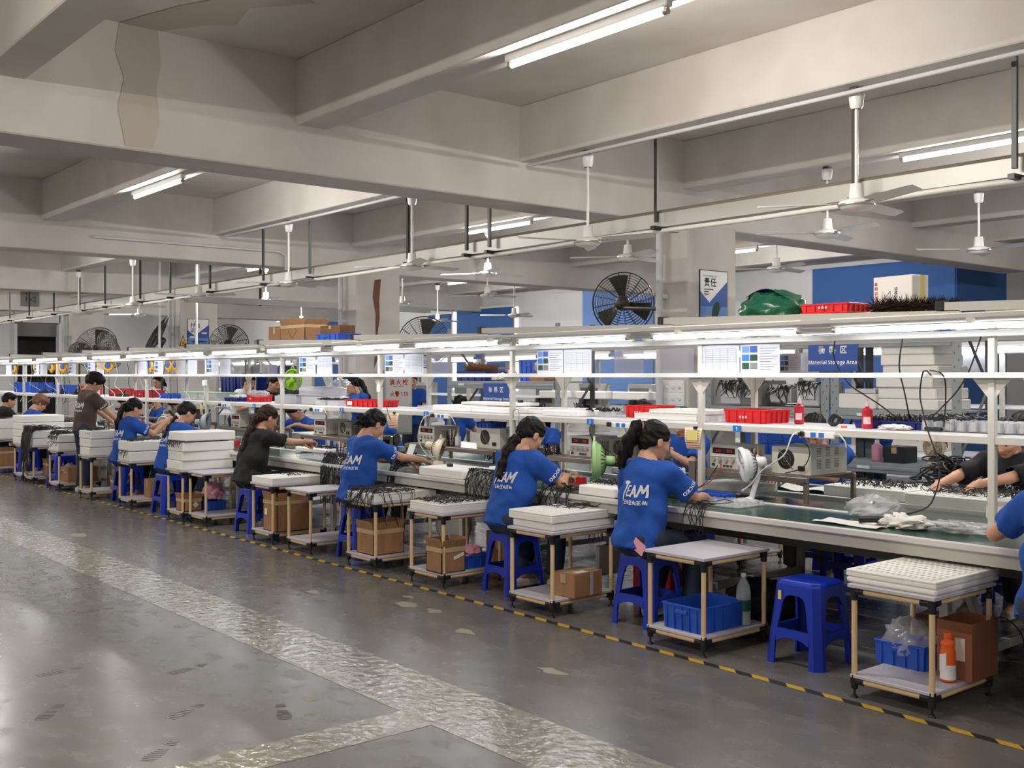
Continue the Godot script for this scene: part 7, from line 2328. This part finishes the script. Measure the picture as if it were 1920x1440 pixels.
	duster("brown feather duster lying on the bench roof before the blue wall", V(6.0, y + 0.03, -3.4), 0.55, M.bristle_dark)
	var cb := carton("carton", "open brown carton with a diamond mark on the bench roof", V(6.2, y - 0.02, -11.35), V(0.3, 0.24, 0.6), true)
	var em := MB.new()
	strokes(em, P2([[0, 0.5, 0.5, 0.9, 1, 0.5, 0.5, 0.1, 0, 0.5]]), Vector2(-0.1, 0.05), 0.2, 0.006, -1.0, 0.0001)
	for i in em.v.size():
		em.v[i] = V(-0.152, em.v[i].y, em.v[i].x)
		em.n[i] = V(-1, 0, 0)
	part(cb, "emblem", em, M.ink)
	carton("carton", "narrow brown carton leaning beside the open one on the bench roof", V(6.2, y - 0.02, -11.85), V(0.26, 0.22, 0.3), false)
	crate("parts_crate", "blue crate on the bench roof right of the brown cartons", V(6.2, y - 0.02, -10.55), V(0.3, 0.1, 0.5), M.crate_blue)
	crate("parts_crate", "flat blue lid on the bench roof below the brown carton", V(6.0, y - 0.02, -10.98), V(0.16, 0.04, 0.34), M.crate_blue)
	carton("carton", "mottled brown packet on the blue crate on the bench roof", V(6.25, y + 0.085, -10.65), V(0.2, 0.09, 0.44), false, 0.0, M.carton_dark)
	solo("flat_board", "flat brown board lying under the green sack on the bench roof", "board", MB.new().box(V(6.1, y - 0.008, -4.35), V(0.4, 0.012, 0.6)), M.carton)

func duster(label: String, at: Vector3, length: float, m: Material) -> void:
	var mb := MB.new()
	for k in 1600:
		var z := rng.randf_range(-0.5, 0.5) * length
		var a := rng.randf_range(0, TAU)
		var r := 0.11 * rng.randf_range(0.6, 1.15) * (1.0 - 0.5 * (z / length + 0.5))
		var d := V(cos(a), sin(a), rng.randf_range(-0.9, 0.4)).normalized()
		var p := V(0, 0, z)
		var q := p + d * r
		var w := V(-d.y, d.x, 0).normalized() * 0.005
		mb.tri(p - w, p + w, q, d.cross(w).normalized(), d.cross(w).normalized(), d.cross(w).normalized())
	var t := thing("feather_duster", label, "duster", at)
	var b := part(t, "bristles", mb, m)
	b.set_meta("kind", "stuff")
	part(t, "handle", MB.new().cyl(V(0, 0, -length * 0.5), V(0, 0, length * 0.75), 0.009, -1, 10), M.wood)
# ---------------------------------------------------------------- overhead: fans, cable tray, posters
func ceiling_fans() -> void:
	var proto: Node3D
	var list: Array = [[6.08, -3.86, 2.7, 0.1, "largest white ceiling fan, hanging in front of the cable tray at the right"], [6.08, -6.35, 2.7, 0.75, "white ceiling fan left of the leaf poster column, second along the tray"], [6.08, -8.9, 2.7, 0.1, "white ceiling fan before the streaked column, third along the tray"], [6.08, -11.5, 2.7, 0.5, "white ceiling fan fourth along the tray, below the second girder"], [6.08, -14.1, 2.7, 1.0, "white ceiling fan fifth along the tray"], [6.08, -16.6, 2.7, 0.3, "white ceiling fan sixth along the tray"], [6.08, -19.2, 2.7, 0.9, "white ceiling fan seventh along the tray, at the far left"],
		[8.2, -5.5, 2.86, 0.25, "white ceiling fan right of the leaf poster column, above the green sack"], [8.2, -7.95, 2.86, 0.15, "white ceiling fan just left of the leaf poster column, behind the tray"], [8.2, -10.35, 2.86, 0.05, "white ceiling fan behind the tray, below the central tube lamp"], [8.2, -16.3, 2.86, 0.4, "white ceiling fan above the brown cartons on the bench roof"], [8.2, -22.0, 2.86, 0.4, "white ceiling fan far off between the left columns"],
		[10.45, -5.25, 2.86, 0.35, "white ceiling fan against the blue corner at the right edge"], [10.45, -7.7, 2.86, 0.1, "small white ceiling fan right of the leaf poster, below the tube lamp"], [10.45, -13.2, 2.86, 0.05, "small white ceiling fan above the narrow blue blind"], [10.45, -15.6, 2.86, 0.2, "small white ceiling fan just right of the streaked column"],
		[12.5, -15.0, 2.7, 0.3, "pale ceiling fan hanging before the deep blue blind's right slit"], [12.5, -17.4, 2.7, 0.2, "pale ceiling fan hanging before the narrow blue blind"], [12.5, -23.0, 2.9, 0.2, "pale ceiling fan left of the brown cartons, against the far wall"]]
	for k in list.size():
		var l: Array = list[k]
		var at := V(l[0], l[2], l[1])
		if k == 0:
			proto = thing("ceiling_fan", l[4], "ceiling fan", at, l[3], "white ceiling fans")
			part(proto, "canopy", MB.new().lathe([Vector2(0.03, 0.61), Vector2(0.042, 0.63), Vector2(0.05, 0.7), Vector2(0.048, 0.71), Vector2(0, 0.71)], Vector3.ZERO, 18), M.tube_off)
			part(proto, "bracket", MB.new().box(V(0, 0.725, 0), V(0.09, 0.04, 0.05), 0.004), M.fan_metal)
			part(proto, "rod", MB.new().cyl(V(0, 0.1, 0), V(0, 0.63, 0), 0.011, -1, 10), M.tube_off)
			part(proto, "motor", MB.new().lathe([Vector2(0, 0.135), Vector2(0.04, 0.13), Vector2(0.048, 0.04), Vector2(0.06, 0.03), Vector2(0.105, 0.02), Vector2(0.115, 0.0), Vector2(0.11, -0.012)], Vector3.ZERO, 28), M.tube_off)
			part(proto, "trim_ring", MB.new().lathe([Vector2(0.112, 0.004), Vector2(0.118, -0.006), Vector2(0.112, -0.016)], Vector3.ZERO, 28), M.alu)
			part(proto, "cap", MB.new().lathe([Vector2(0.11, -0.014), Vector2(0.09, -0.034), Vector2(0.05, -0.044), Vector2(0, -0.046)], Vector3.ZERO, 24), M.tube_off)
			for b in 3:
				var B := Basis(Vector3.UP, TAU * b / 3)
				var m := MB.new()
				m.sheet(func(s: float, q: float) -> Vector3: return B * V(0.16 + 0.46 * s, 0.012 * (q - 0.5) * 2.0 + 0.004, (q - 0.5) * (0.115 - 0.03 * s) * (1.0 if s < 0.95 else 0.8)), 8, 4, 0.003)
				var bl := part(proto, "blade", m, M.tube_off)
				m = MB.new()
				m.X = Transform3D(B, Vector3.ZERO)
				m.box(V(0.14, 0.006, 0), V(0.1, 0.008, 0.03), 0.002)
				var ar := MeshInstance3D.new()
				ar.name = "arm"
				ar.mesh = m.mesh(M.alu)
				bl.add_child(ar)
		else:
			var c := copy(proto, l[4], at, l[3])
			if l[2] > 2.8:
				for n: Node3D in c.get_children():
					if str(n.name).begins_with("rod"):
						n.scale.y = 0.82
						n.position.y = 0.02
					elif str(n.name) in ["canopy", "bracket"]:
						n.position.y = -0.14

func cable_tray() -> void:
	var t := thing("cable_tray", "long dusty grey cable tray hung under the ceiling along the bench", "cable tray")
	var ln := 29.5
	part(t, "channel", MB.new().box(V(6.32, 2.77, -15.0), V(0.12, 0.006, ln)).box(V(6.262, 2.822, -15.0), V(0.005, 0.11, ln)).box(V(6.378, 2.81, -15.0), V(0.005, 0.09, ln)), M.galv)
	part(t, "cable_bundle", MB.new().tube([V(6.31, 2.865, -0.3), V(6.3, 2.87, -6), V(6.32, 2.87, -12), V(6.31, 2.87, -20), V(6.31, 2.865, -29.5)], 0.04, 8), M.dust)
	var pts := []
	for k in 40:
		pts.push_back(V(6.25, 2.745 - 0.016 * absf(sin(k * 0.8)), -0.4 - 0.74 * k))
	part(t, "conduit", MB.new().tube(pts, 0.018, 8), M.cable_white)
	for k in 18:
		var z: float = [-2.9, -3.95, -5.7, -7.8, -8.15, -9.15, -11.2, -12.4, -14.0, -15.4, -16.6, -18.2, -19.5, -21.0, -22.6, -24.0, -25.6, -27.4][k]
		part(t, "hanger", MB.new().box(V(6.2, 3.13, z), V(0.025, 0.66, 0.03)), M.fan_metal if k % 3 else M.rack_dark)
		part(t, "bracket", MB.new().box(V(6.3, 2.752, z), V(0.3, 0.03, 0.04)), M.black_plastic)
	t = thing("cable_tray", "shorter cable tray crossing the hall beyond the second column", "cable tray")
	part(t, "channel", MB.new().box(V(8.6, 2.7, -15.3), V(4.4, 0.006, 0.14)).box(V(8.6, 2.74, -15.23), V(4.4, 0.09, 0.005)).box(V(8.6, 2.74, -15.37), V(4.4, 0.09, 0.005)), M.galv)
	for x: float in [7.6, 9.6]:
		part(t, "hanger", MB.new().box(V(x, 3.3, -15.3), V(0.03, 1.24, 0.03)), M.fan_metal)
	for q: Array in [[5.965, -7.5, -13.2, "thin conduit along the second beam in the far bay"], [5.965, -0.9, -7.0, "thin white conduit along the beam that carries the largest fan"]]:
		solo("beam_conduit", q[3], "conduit", MB.new().tube([V(q[0] + 0.02, 3.41, q[1]), V(q[0] + 0.02, 3.4, (q[1] + q[2]) / 2), V(q[0] + 0.02, 3.41, q[2])], 0.015, 8), M.wall_paint)
	solo("girder_conduit", "bent white conduit along the second girder's face", "conduit", MB.new().tube([V(4.4, 3.3, -13.32), V(6.9, 3.3, -13.32), V(7.0, 3.25, -13.32), V(7.0, 2.9, -13.32)], 0.018, 8), M.wall_paint)
	for q: Array in [[7.55, -17.6, "left white drop pipe from the ceiling behind the tray"], [7.45, -19.0, "right white drop pipe from the ceiling behind the tray"]]:
		solo("drop_pipe", q[2], "pipe", MB.new().cyl(V(q[0], 1.9, q[1]), V(q[0], 3.93, q[1]), 0.022, -1, 10), M.wall_paint, Vector3.ZERO, 0.0, "white drop pipes")

func big_fan(label: String, at: Vector3, dir: Vector3, R: float, mount := Vector3.ZERO) -> void:
	var t := thing("industrial_fan", label, "fan", at)
	var d := dir.normalized()
	var sx := d.cross(Vector3.UP).normalized()
	var B := Basis(sx, d, sx.cross(d))
	var m := MB.new()
	for s: float in [-1, 1]:
		for k in 11:
			var f := (k + 2.0) / 12.0
			m.torus(B * V(0, s * (0.09 - 0.07 * f * f), 0), R * f, 0.0032 if k < 10 else 0.007, B, 30, 4)
		for k in 16:
			var a := TAU * k / 16
			m.tube([B * V(cos(a) * R * 0.15, s * 0.09, sin(a) * R * 0.15), B * V(cos(a + 0.1) * R * 0.6, s * 0.065, sin(a + 0.1) * R * 0.6), B * V(cos(a + 0.15) * R, s * 0.015, sin(a + 0.15) * R)], 0.0035, 4)
	part(t, "wire_cage", m, M.fan_metal)
	part(t, "motor", MB.new().lathe([Vector2(0, -0.2), Vector2(0.06, -0.195), Vector2(0.085, -0.16), Vector2(0.085, -0.06), Vector2(0.05, -0.04), Vector2(0, -0.04)], Vector3.ZERO, 20, true, B), M.fan_metal)
	part(t, "hub", MB.new().lathe([Vector2(0, 0.04), Vector2(0.05, 0.03), Vector2(0.06, -0.02), Vector2(0, -0.03)], Vector3.ZERO, 16, true, B), M.fan_metal)
	for b in 3:
		part(t, "blade", MB.new().sheet(func(s: float, q: float) -> Vector3: return B * (Basis(Vector3.UP, TAU * b / 3 + 0.7 * q) * V(R * (0.15 + 0.75 * s), -0.03 + 0.06 * q, 0)), 5, 6, 0.002), M.fan_metal)
	if mount != Vector3.ZERO:
		part(t, "wall_arm", MB.new().tube([B * V(0, -0.14, 0), B * V(0, -0.16, 0) + V(0, -0.06, 0), mount - at], 0.022, 10), M.fan_metal)
	else:
		part(t, "stand", MB.new().tube([B * V(0, -0.14, 0), B * V(0, -0.14, 0) + V(0, -0.25, 0), V(B.y.x * -0.14, -at.y + 0.03, B.y.z * -0.14)], 0.022, 10).lathe([Vector2(0, 0.03), Vector2(0.2, 0.025), Vector2(0.24, 0), Vector2(0, 0)], V(B.y.x * -0.14, -at.y, B.y.z * -0.14), 24), M.fan_metal)

func poster(label: String, at: Vector3, keys: Array, english: String, leaf: bool) -> void:
	var t := thing("poster", label, "poster", at)
	t.scale.y = 0.82
	var w := 0.44
	var h := 0.66
	var X := V(1, 0, 0)
	var Y := V(0, 1, 0)
	part(t, "frame", MB.new().box(V(0, 0, 0.006), V(w, h, 0.012), 0.002), M.ink)
	part(t, "picture", MB.new().ext(PackedVector2Array([Vector2(-0.21, -0.32), Vector2(0.21, -0.32), Vector2(0.21, 0.32), Vector2(-0.21, 0.32)]), V(0, 0, 0.0125), X, Y, 0), M.label_blue)
	part(t, "lower_picture", MB.new().ext(PackedVector2Array([Vector2(-0.21, -0.32), Vector2(0.21, -0.32), Vector2(0.21, -0.12), Vector2(-0.21, -0.12)]), V(0, 0, 0.013), X, Y, 0), M.blue_blind)
	part(t, "white_field", MB.new().ext(PackedVector2Array([Vector2(-0.21, 0.32), Vector2(-0.21, 0.06), Vector2(-0.07, -0.07), Vector2(0.21, 0.2), Vector2(0.21, 0.32)]), V(0, 0, 0.0135), X, Y, 0), M.label_white)
	part(t, "lettering", han(keys, 0.085, 0.1, 0.011, V(-0.15, 0.13, 0.0142), X, Y * 1.2), M.ink_green)
	part(t, "lettering", text_on(english, 0.028, V(-0.06, 0.255, 0.0142), X, Y), M.cable_grey)
	var ln := MB.new()
	for k in 3:
		ln.box(V(-0.08 + (0.0 if k < 1 else -0.035), 0.09 - 0.03 * k, 0.0142), V(0.14 if k < 1 else 0.07, 0.012, 0.0006))
	part(t, "text_lines", ln, M.ink)
	var m := MB.new()
	if leaf:
		m.X = Transform3D(Basis(Vector3.BACK, -0.3), V(0.03, -0.17, 0.0145))
		m.ell(Vector3.ZERO, V(0.055, 0.12, 0.0015), 16, 8)
		part(t, "leaf", m, M.ink_green)
		part(t, "branch", MB.new().box(V(-0.05, -0.3, 0.0142), V(0.18, 0.03, 0.001)).box(V(0.08, -0.14, 0.0146), V(0.06, 0.012, 0.001)), M.bristle)
	else:
		m.ell(V(0.02, -0.2, 0.0145), V(0.17, 0.02, 0.0015), 16, 6)
		for k in 5:
			m.box(V(-0.1 + 0.06 * k, -0.25, 0.0142), V(0.008, 0.09, 0.001))
		part(t, "ants", m, M.ink_green)
		part(t, "cloud", MB.new().ell(V(0.12, 0.0, 0.0142), V(0.06, 0.025, 0.001), 12, 6).ell(V(-0.12, -0.1, 0.0142), V(0.06, 0.03, 0.001), 12, 6), M.label_white)

func overhead() -> void:
	ceiling_fans()
	cable_tray()
	big_fan("big round dark wire fan left of the leaf poster column, seen from behind", V(9.0, 2.45, -8.8), V(0.75, 0.05, -0.6), 0.36, V(8.85, 2.3, -7.5))
	big_fan("dark wire fan rising behind the bench roof right of the streaked column", V(9.55, 2.12, -13.65), V(-0.6, 0.1, 0.8), 0.4, V(8.9, 2.0, -13.6))
	big_fan("dark wire fan tilted sharply up, left of the ant poster column", V(7.6, 2.3, -19.6), V(-0.85, 0.5, -0.3), 0.46)
	big_fan("dark wire fan peeping out right of the ant poster column", V(8.75, 2.2, -18.9), V(-0.3, 0.1, 0.9), 0.36, V(8.8, 2.1, -19.76))
	big_fan("large dark wire fan at the left, before the far left column", V(8.3, 2.25, -25.0), V(-0.5, 0.3, 0.5), 0.5)
	big_fan("second dark wire fan at the left, tilted right", V(8.0, 2.15, -23.2), V(0.6, 0.3, 0.7), 0.4)
	big_fan("small black round fan end on, at the far left", V(7.7, 2.1, -24.2), V(-0.2, 0.0, 1.0), 0.24)
	poster("framed blue and white poster with a green leaf on the near column", V(8.53, 2.4, -7.068), ["ze", "ren"], "RESPONSIBILITY", true)
	poster("framed blue and white poster with ants on the third column", V(8.5, 2.42, -19.748), ["fu", "chu"], "PAY", false)
	var t := thing("warning_sign", "small yellow warning triangle on the third column", "sign", V(8.2, 2.26, -19.745))
	part(t, "plate", MB.new().ext(PackedVector2Array([Vector2(-0.07, -0.1), Vector2(0.07, -0.1), Vector2(0, 0.12)]), Vector3.ZERO, V(1, 0, 0), V(0, 1, 0), 0.004), M.ink)
	part(t, "field", MB.new().ext(PackedVector2Array([Vector2(-0.055, -0.088), Vector2(0.055, -0.088), Vector2(0, 0.092)]), V(0, 0, 0.005), V(1, 0, 0), V(0, 1, 0), 0), M.yellow)
	var bz := MB.new()
	strokes(bz, P2([[0.6, 1.0, 0.3, 0.5, 0.65, 0.5, 0.4, 0.0]]), Vector2(-0.03, -0.07), 0.06, 0.012, -1.0, 0.006)
	part(t, "bolt", bz, M.ink)
	t = thing("warning_sign", "grey warning plate with a triangle on the far left girder", "sign", V(7.2, 3.37, -26.185))
	part(t, "plate", MB.new().box(V(0, 0, 0.004), V(0.4, 0.34, 0.008), 0.002), M.shutter)
	var wm := MB.new()
	strokes(wm, P2([[0, 0.5, 0.87, 1.0], [0.87, 1.0, 0.87, 0.0], [0.87, 0.0, 0, 0.5]]), Vector2(0.0, -0.07), 0.13, 0.014, -1.0, 0.0086)
	part(t, "triangle", wm, M.ink)
	part(t, "lettering", han(["xiao", "huo", "jing", "qu"], 0.045, 0.055, 0.007, V(-0.1, 0.1, 0.0086), V(1, 0, 0), V(0, 1, 0), true), M.ink)
	# fire cabinet and switch panel
	t = thing("fire_cabinet", "grey fire hydrant cabinet with red characters on the streaked column", "cabinet", V(8.76, 0.75, -13.34))
	part(t, "body", MB.new().box(V(0, 0.45, 0.08), V(0.5, 0.95, 0.16), 0.006), M.rack_paint)
	part(t, "door", MB.new().box(V(0, 0.45, 0.165), V(0.46, 0.9, 0.012), 0.003), M.alu_dull)
	part(t, "lettering", han(["xiao", "huo", "shuan"], 0.085, 0.115, 0.012, V(-0.16, 0.71, 0.1718), V(1, 0, 0), V(0, 1, 0)), M.label_red)
	part(t, "lettering", han(["huo", "jing"], 0.075, 0.085, 0.01, V(-0.15, 0.54, 0.1718), V(1, 0, 0), V(0, 1, 0)), M.label_red)
	part(t, "lettering", text_on("119", 0.085, V(0.1, 0.575, 0.1718), V(1, 0, 0), V(0, 1, 0)), M.label_red)
	part(t, "lettering", text_on("FIRE HYDRANT", 0.028, V(0, 0.685, 0.1718), V(1, 0, 0), V(0, 1, 0)), M.label_red)
	t = thing("switch_panel", "white panel of eight round dimmer knobs on the near column's side", "switch panel", V(8.138, 1.42, -7.28))
	part(t, "plate", MB.new().box(V(-0.01, 0, 0), V(0.02, 0.26, 0.36), 0.003), M.label_white)
	for k in 8:
		var kz := -0.13 + 0.087 * (k % 4)
		var ky := 0.06 if k < 4 else -0.06
		part(t, "switch_frame", MB.new().box(V(-0.022, ky, kz), V(0.008, 0.1, 0.08), 0.002), M.label_white)
		part(t, "knob", MB.new().cyl(V(-0.026, ky, kz), V(-0.042, ky, kz), 0.02, 0.017, 14).box(V(-0.043, ky + 0.008, kz), V(0.003, 0.016, 0.004)), M.shelf_white)
# ---------------------------------------------------------------- behind the line: racks and the second line
func rack(label: String, zs: Array, levels: Array, label_tags := true) -> void:
	var t := thing("storage_rack", label, "rack")
	for z: float in zs:
		for x: float in [8.2, 8.75]:
			part(t, "post", MB.new().box(V(x, 1.1, z), V(0.006, 2.2, 0.08)).box(V(x + 0.02, 1.1, z - 0.04), V(0.04, 2.2, 0.006)), M.rack_paint if x < 8.5 else M.rack_dark)
			if x < 8.5:
				var h := MB.new()
				for k in 22:
					h.box(V(x - 0.0035, 0.9 + 0.055 * k, z + (0.018 if k % 2 else -0.018)), V(0.001, 0.02, 0.009))
				part(t, "slots", h, M.rack_dark).set_meta("kind", "stuff")
		var br := MB.new()
		br.tube([V(8.22, 0.9, z), V(8.73, 1.5, z)], 0.014, 6)
		br.tube([V(8.73, 1.5, z), V(8.22, 2.1, z)], 0.014, 6)
		part(t, "brace", br, M.rack_dark)
	for i in zs.size() - 1:
		var z0: float = zs[i]
		var z1: float = zs[i + 1]
		if absf(z0 - z1) < 0.3:
			continue
		for y: float in levels:
			part(t, "shelf_board", MB.new().box(V(8.475, y - 0.008, (z0 + z1) / 2), V(0.54, 0.016, absf(z0 - z1) - 0.02)), M.rack_paint)
			part(t, "shelf_beam", MB.new().box(V(8.19, y - 0.045, (z0 + z1) / 2), V(0.03, 0.09, absf(z0 - z1) - 0.08), 0.004).box(V(8.172, y - 0.045, (z0 + z1) / 2), V(0.008, 0.03, absf(z0 - z1) - 0.1), 0.003), M.rack_paint)
			if label_tags:
				part(t, "name_strip", MB.new().box(V(8.165, y - 0.045, z1 + 0.3), V(0.002, 0.025, 0.12)), M.label_white)

func area_sign(label: String, at: Vector3) -> void:
	var t := thing("area_sign", label, "sign", at, -PI / 2)
	part(t, "plate", MB.new().box(V(0, 0, -0.004), V(0.5, 0.27, 0.006), 0.002), M.sign_blue)
	part(t, "lettering", han(["wu", "liao", "qu"], 0.062, 0.11, 0.009, V(-0.14, 0.025, 0.0), V(1, 0, 0), V(0, 1, 0)), M.label_white)
	part(t, "lettering", text_on("Material Storage Area", 0.047, V(0, -0.055, 0.0), V(1, 0, 0), V(0, 1, 0)), M.label_white)

func machine(label: String, at: Vector3) -> Node3D:
	var t := thing("test_machine", label, "machine", at, 0.0, "grey machines on the second line")
	part(t, "base", MB.new().box(V(0.1, 0.16, 0), V(0.4, 0.32, 0.5), 0.01), M.psu_case)
	part(t, "column", MB.new().box(V(0.2, 0.5, 0), V(0.2, 0.4, 0.46), 0.01), M.psu_case)
	part(t, "screen", MB.new().box(V(0.092, 0.52, 0), V(0.012, 0.24, 0.36), 0.003), M.rack_dark)
	part(t, "lever", MB.new().tube([V(-0.06, 0.32, 0.1), V(-0.1, 0.42, 0.1), V(-0.04, 0.5, 0.06)], 0.02, 8).box(V(-0.04, 0.36, 0.1), V(0.1, 0.07, 0.08), 0.01), M.black_plastic)
	for k in 3:
		part(t, "hose", MB.new().tube([V(-0.08, 0.33, -0.1 + 0.05 * k), V(-0.14, 0.42, -0.08 + 0.06 * k), V(-0.12, 0.36, 0.0 + 0.05 * k), V(-0.02, 0.34, 0.04)], 0.008, 6), [M.cable_white, M.black_plastic, M.tag_blue][k])
	return t

func background() -> void:
	rack("slotted grey steel rack behind the red bottles, with the upper blue area sign", [-4.3, -5.42, -5.52, -6.85], [0.86, 1.31, 1.93])
	area_sign("blue material storage area sign hung on the near rack, level with the paper sheets", V(8.158, 1.77, -5.42))
	rack("slotted grey steel rack left of the near column, with the lower blue area sign", [-9.06, -11.15], [0.5, 1.53])
	area_sign("blue material storage area sign hung lower, left of the tall white post", V(8.158, 1.37, -10.14))
	rack("grey steel rack at the far bays holding dark blue crates and a lime fan", [-15.2, -16.7, -18.2], [0.6, 1.3], false)
	for k in 6:
		foam(["lowest", "second", "third", "fourth", "fifth", "topmost"][k] + " white foam in the tall stack on the near rack", V(8.45 + 0.02 * (k % 2), 1.312 + 0.093 * k, -4.72 - 0.02 * (k % 3)), V(0.5, 0.09, 0.56 - 0.02 * k), 0, 0, 0.02 * (k - 3), "foams stacked on the near rack")
	foam("single white foam box on the near rack, left of the tall stack", V(8.42, 1.312, -5.2), V(0.46, 0.13, 0.36))
	solo("blister_stack", "silver blister tray on the single white foam box", "tray", MB.new().box(V(0, 0.02, 0), V(0.36, 0.04, 0.3), 0.004), M.silver_blister, V(8.42, 1.445, -5.2))
	for k in 4:
		var z: float = [-6.6, -6.35, -6.02, -5.72][k]
		solo("blister_stack", ["leftmost stack of silver blisters on the near rack", "black and silver blister stack with dangling wires on the near rack", "low wide silver blister stack in the middle of the near rack", "wrapped round silver bundle with a white tag on the near rack"][k], "tray", MB.new().box(V(0, 0.11, 0), V(0.4, [0.22, 0.24, 0.17, 0.22][k], 0.24), 0.01), M.silver_blister if k != 1 else M.psu_dark, V(8.42, 1.322, z))
		cables(["wires on the leftmost silver stack", "wires over the black and silver stack", "wires on the low wide silver stack", "wires round the wrapped silver bundle"][k], V(8.4, 1.5 if k != 2 else 1.46, z), 0.4, 0.24, 34, 0.26, 0.07, 0.0, 0.04, null, 0.004)
		if k != 2:
			solo("paper_tag", ["white tag on the leftmost silver stack", "white slip on the black and silver stack", "x", "square white tag on the wrapped silver bundle"][k], "tag", MB.new().box(Vector3.ZERO, V(0.003, 0.1, 0.12)), M.sticker, V(8.2, 1.44, z + 0.02), 0.2)
	crate("parts_crate", "blue crate under the near rack's main shelf", V(8.45, 0.862, -6.1), V(0.4, 0.2, 0.7), M.crate_blue)
	var pk := bottle("pump_bottle", "pink bottle on the lower shelf of the near rack", "bottle", V(8.35, 0.862, -5.1), [Vector2(0, 0), Vector2(0.045, 0.002), Vector2(0.046, 0.13), Vector2(0.02, 0.15)], M.pink, [Vector2(0.02, 0.148), Vector2(0.018, 0.18), Vector2(0, 0.18)], M.label_white)
	carton("parts_box", "black and red parts box beside the pink bottle", V(8.35, 0.862, -4.88), V(0.2, 0.13, 0.2), false, 0.0, M.ink)
	desk_fan("small cream dial faced fan on the lower shelf of the near rack", V(8.3, 0.862, -4.55), 0.0, M.fan_cream, 0.09)
	# left rack
	crate("parts_crate", "navy tray under the brown brush on the left rack", V(8.42, 1.532, -10.75), V(0.36, 0.12, 0.6), M.crate_navy)
	duster("brown feather duster lying over the navy tray on the left rack", V(8.36, 1.69, -10.65), 0.62, M.bristle)
	solo("work_glove", "pair of white gloves on the left rack", "glove", lump(V(8.3, 1.57, -10.22), V(0.08, 0.05, 0.14), 61, 0.3), M.white_cloth)
	solo("pink_pouch", "pink tipped pouch beside the white gloves on the left rack", "pouch", lump(V(8.32, 1.6, -10.02), V(0.06, 0.08, 0.05), 63, 0.2), M.pink)
	crate("parts_crate", "tall blue bin on the left rack", V(8.5, 1.532, -9.72), V(0.36, 0.26, 0.36), M.crate_blue)
	carton("carton", "small brown carton on the left rack", V(8.35, 1.532, -9.42), V(0.3, 0.09, 0.26), false)
	solo("rag", "bundled pale cloth on the small carton on the left rack", "cloth", lump(V(8.35, 1.69, -9.42), V(0.12, 0.11, 0.12), 65, 0.25), M.grey_cloth)
	for k in 2:
		crate("parts_crate", ["right dark blue crate stacked at the far bays", "left dark blue crate stacked at the far bays"][k], V(8.4, 1.302, -17.05 - 0.68 * k), V(0.46, 0.34, 0.62), M.crate_navy)
	desk_fan("lime green flower shaped fan behind the silver blister stacks", V(8.4, 1.302, -15.75), 0.5, M.fan_lime, 0.17)
	crate("parts_crate", "dark blue crate behind the lime green fan", V(8.5, 1.302, -16.2), V(0.4, 0.46, 0.4), M.crate_navy)
	# second line
	var t := thing("assembly_workbench", "second assembly line behind the racks, partly hidden", "workbench")
	part(t, "work_top", MB.new().box(V(10.6, 0.76, -13.5), V(1.2, 0.04, 22)), M.shelf_white)
	part(t, "shelf_board", MB.new().box(V(10.8, 1.28, -13.5), V(0.5, 0.03, 22)), M.shelf_white)
	for x: float in [10.3, 11.1]:
		part(t, "upper_rail", MB.new().box(V(x, 1.84, -13.5), V(0.03, 0.036, 22)), M.rail_paint)
		part(t, "mid_rail", MB.new().box(V(x, 1.6, -13.5), V(0.03, 0.03, 22)), M.rail_paint)
		for k in 11:
			part(t, "post", MB.new().box(V(x, 0.97, -2.8 - 2.14 * k), V(0.04, 1.94, 0.04)), M.frame_paint)
	part(t, "roof_board", MB.new().box(V(10.7, 1.96, -13.5), V(1.0, 0.02, 22)), M.alu_dull)
	var ms := lamp_mesh(1.25, 0.04)
	for j in 14:
		tube_lamp(ms, "bench_lamp", "tube lamp of the second line, glimpsed between the racks", V(10.25, 1.88, -3.4 - 1.5 * j), 1.25, BENCH_W, C(244, 247, 255), "tube lamps of the second line", true)
	var m0 := machine("grey machine with dark screen at the second line, right of the near column", V(10.75, 0.78, -4.6))
	var names := ["grey machine behind the near rack", "grey machine between the near column and the near rack", "grey machine left of the bent man at the second line", "grey machine right of the lower blue sign", "grey machine left of the lower blue sign", "grey machine beside the black haired worker in blue", "grey machine right of the fire cabinet", "grey machine far left on the second line"]
	for k in 8:
		copy(m0, names[k], V(10.75, 0.78, [-6.1, -7.7, -10.3, -11.3, -12.3, -14.4, -15.6, -17.4][k]))
	for k in 6:
		paper(["grey sleeve on the second line near the blue corner", "grey sleeve on the second line behind the near rack", "grey sleeve on the second line by the near column", "grey sleeve on the second line by the bent man", "grey sleeve on the second line left of the lower sign", "grey sleeve on the second line beyond the fire cabinet"][k], 10.28, -5.0 - 2.0 * k, -5.34 - 2.0 * k, "table" if k % 2 else "sleeve", 1.615, 1.82, "sheets on the second line")
	solo("tarpaulin", "bright blue plastic sheet over the second line at the right edge", "sheet", lump(V(10.7, 1.95, -4.3), V(0.3, 0.2, 0.6), 71, 0.3), M.crate_blue)
	for k in 3:
		foam(["foam with dark red parts on the second line", "white foam on the second line left of the bent man", "white foam on the second line below the blue sign"][k], V(10.4, 0.78 + 0.5, [-9.9, -10.6, -11.4][k]), V(0.4, 0.1, 0.56))
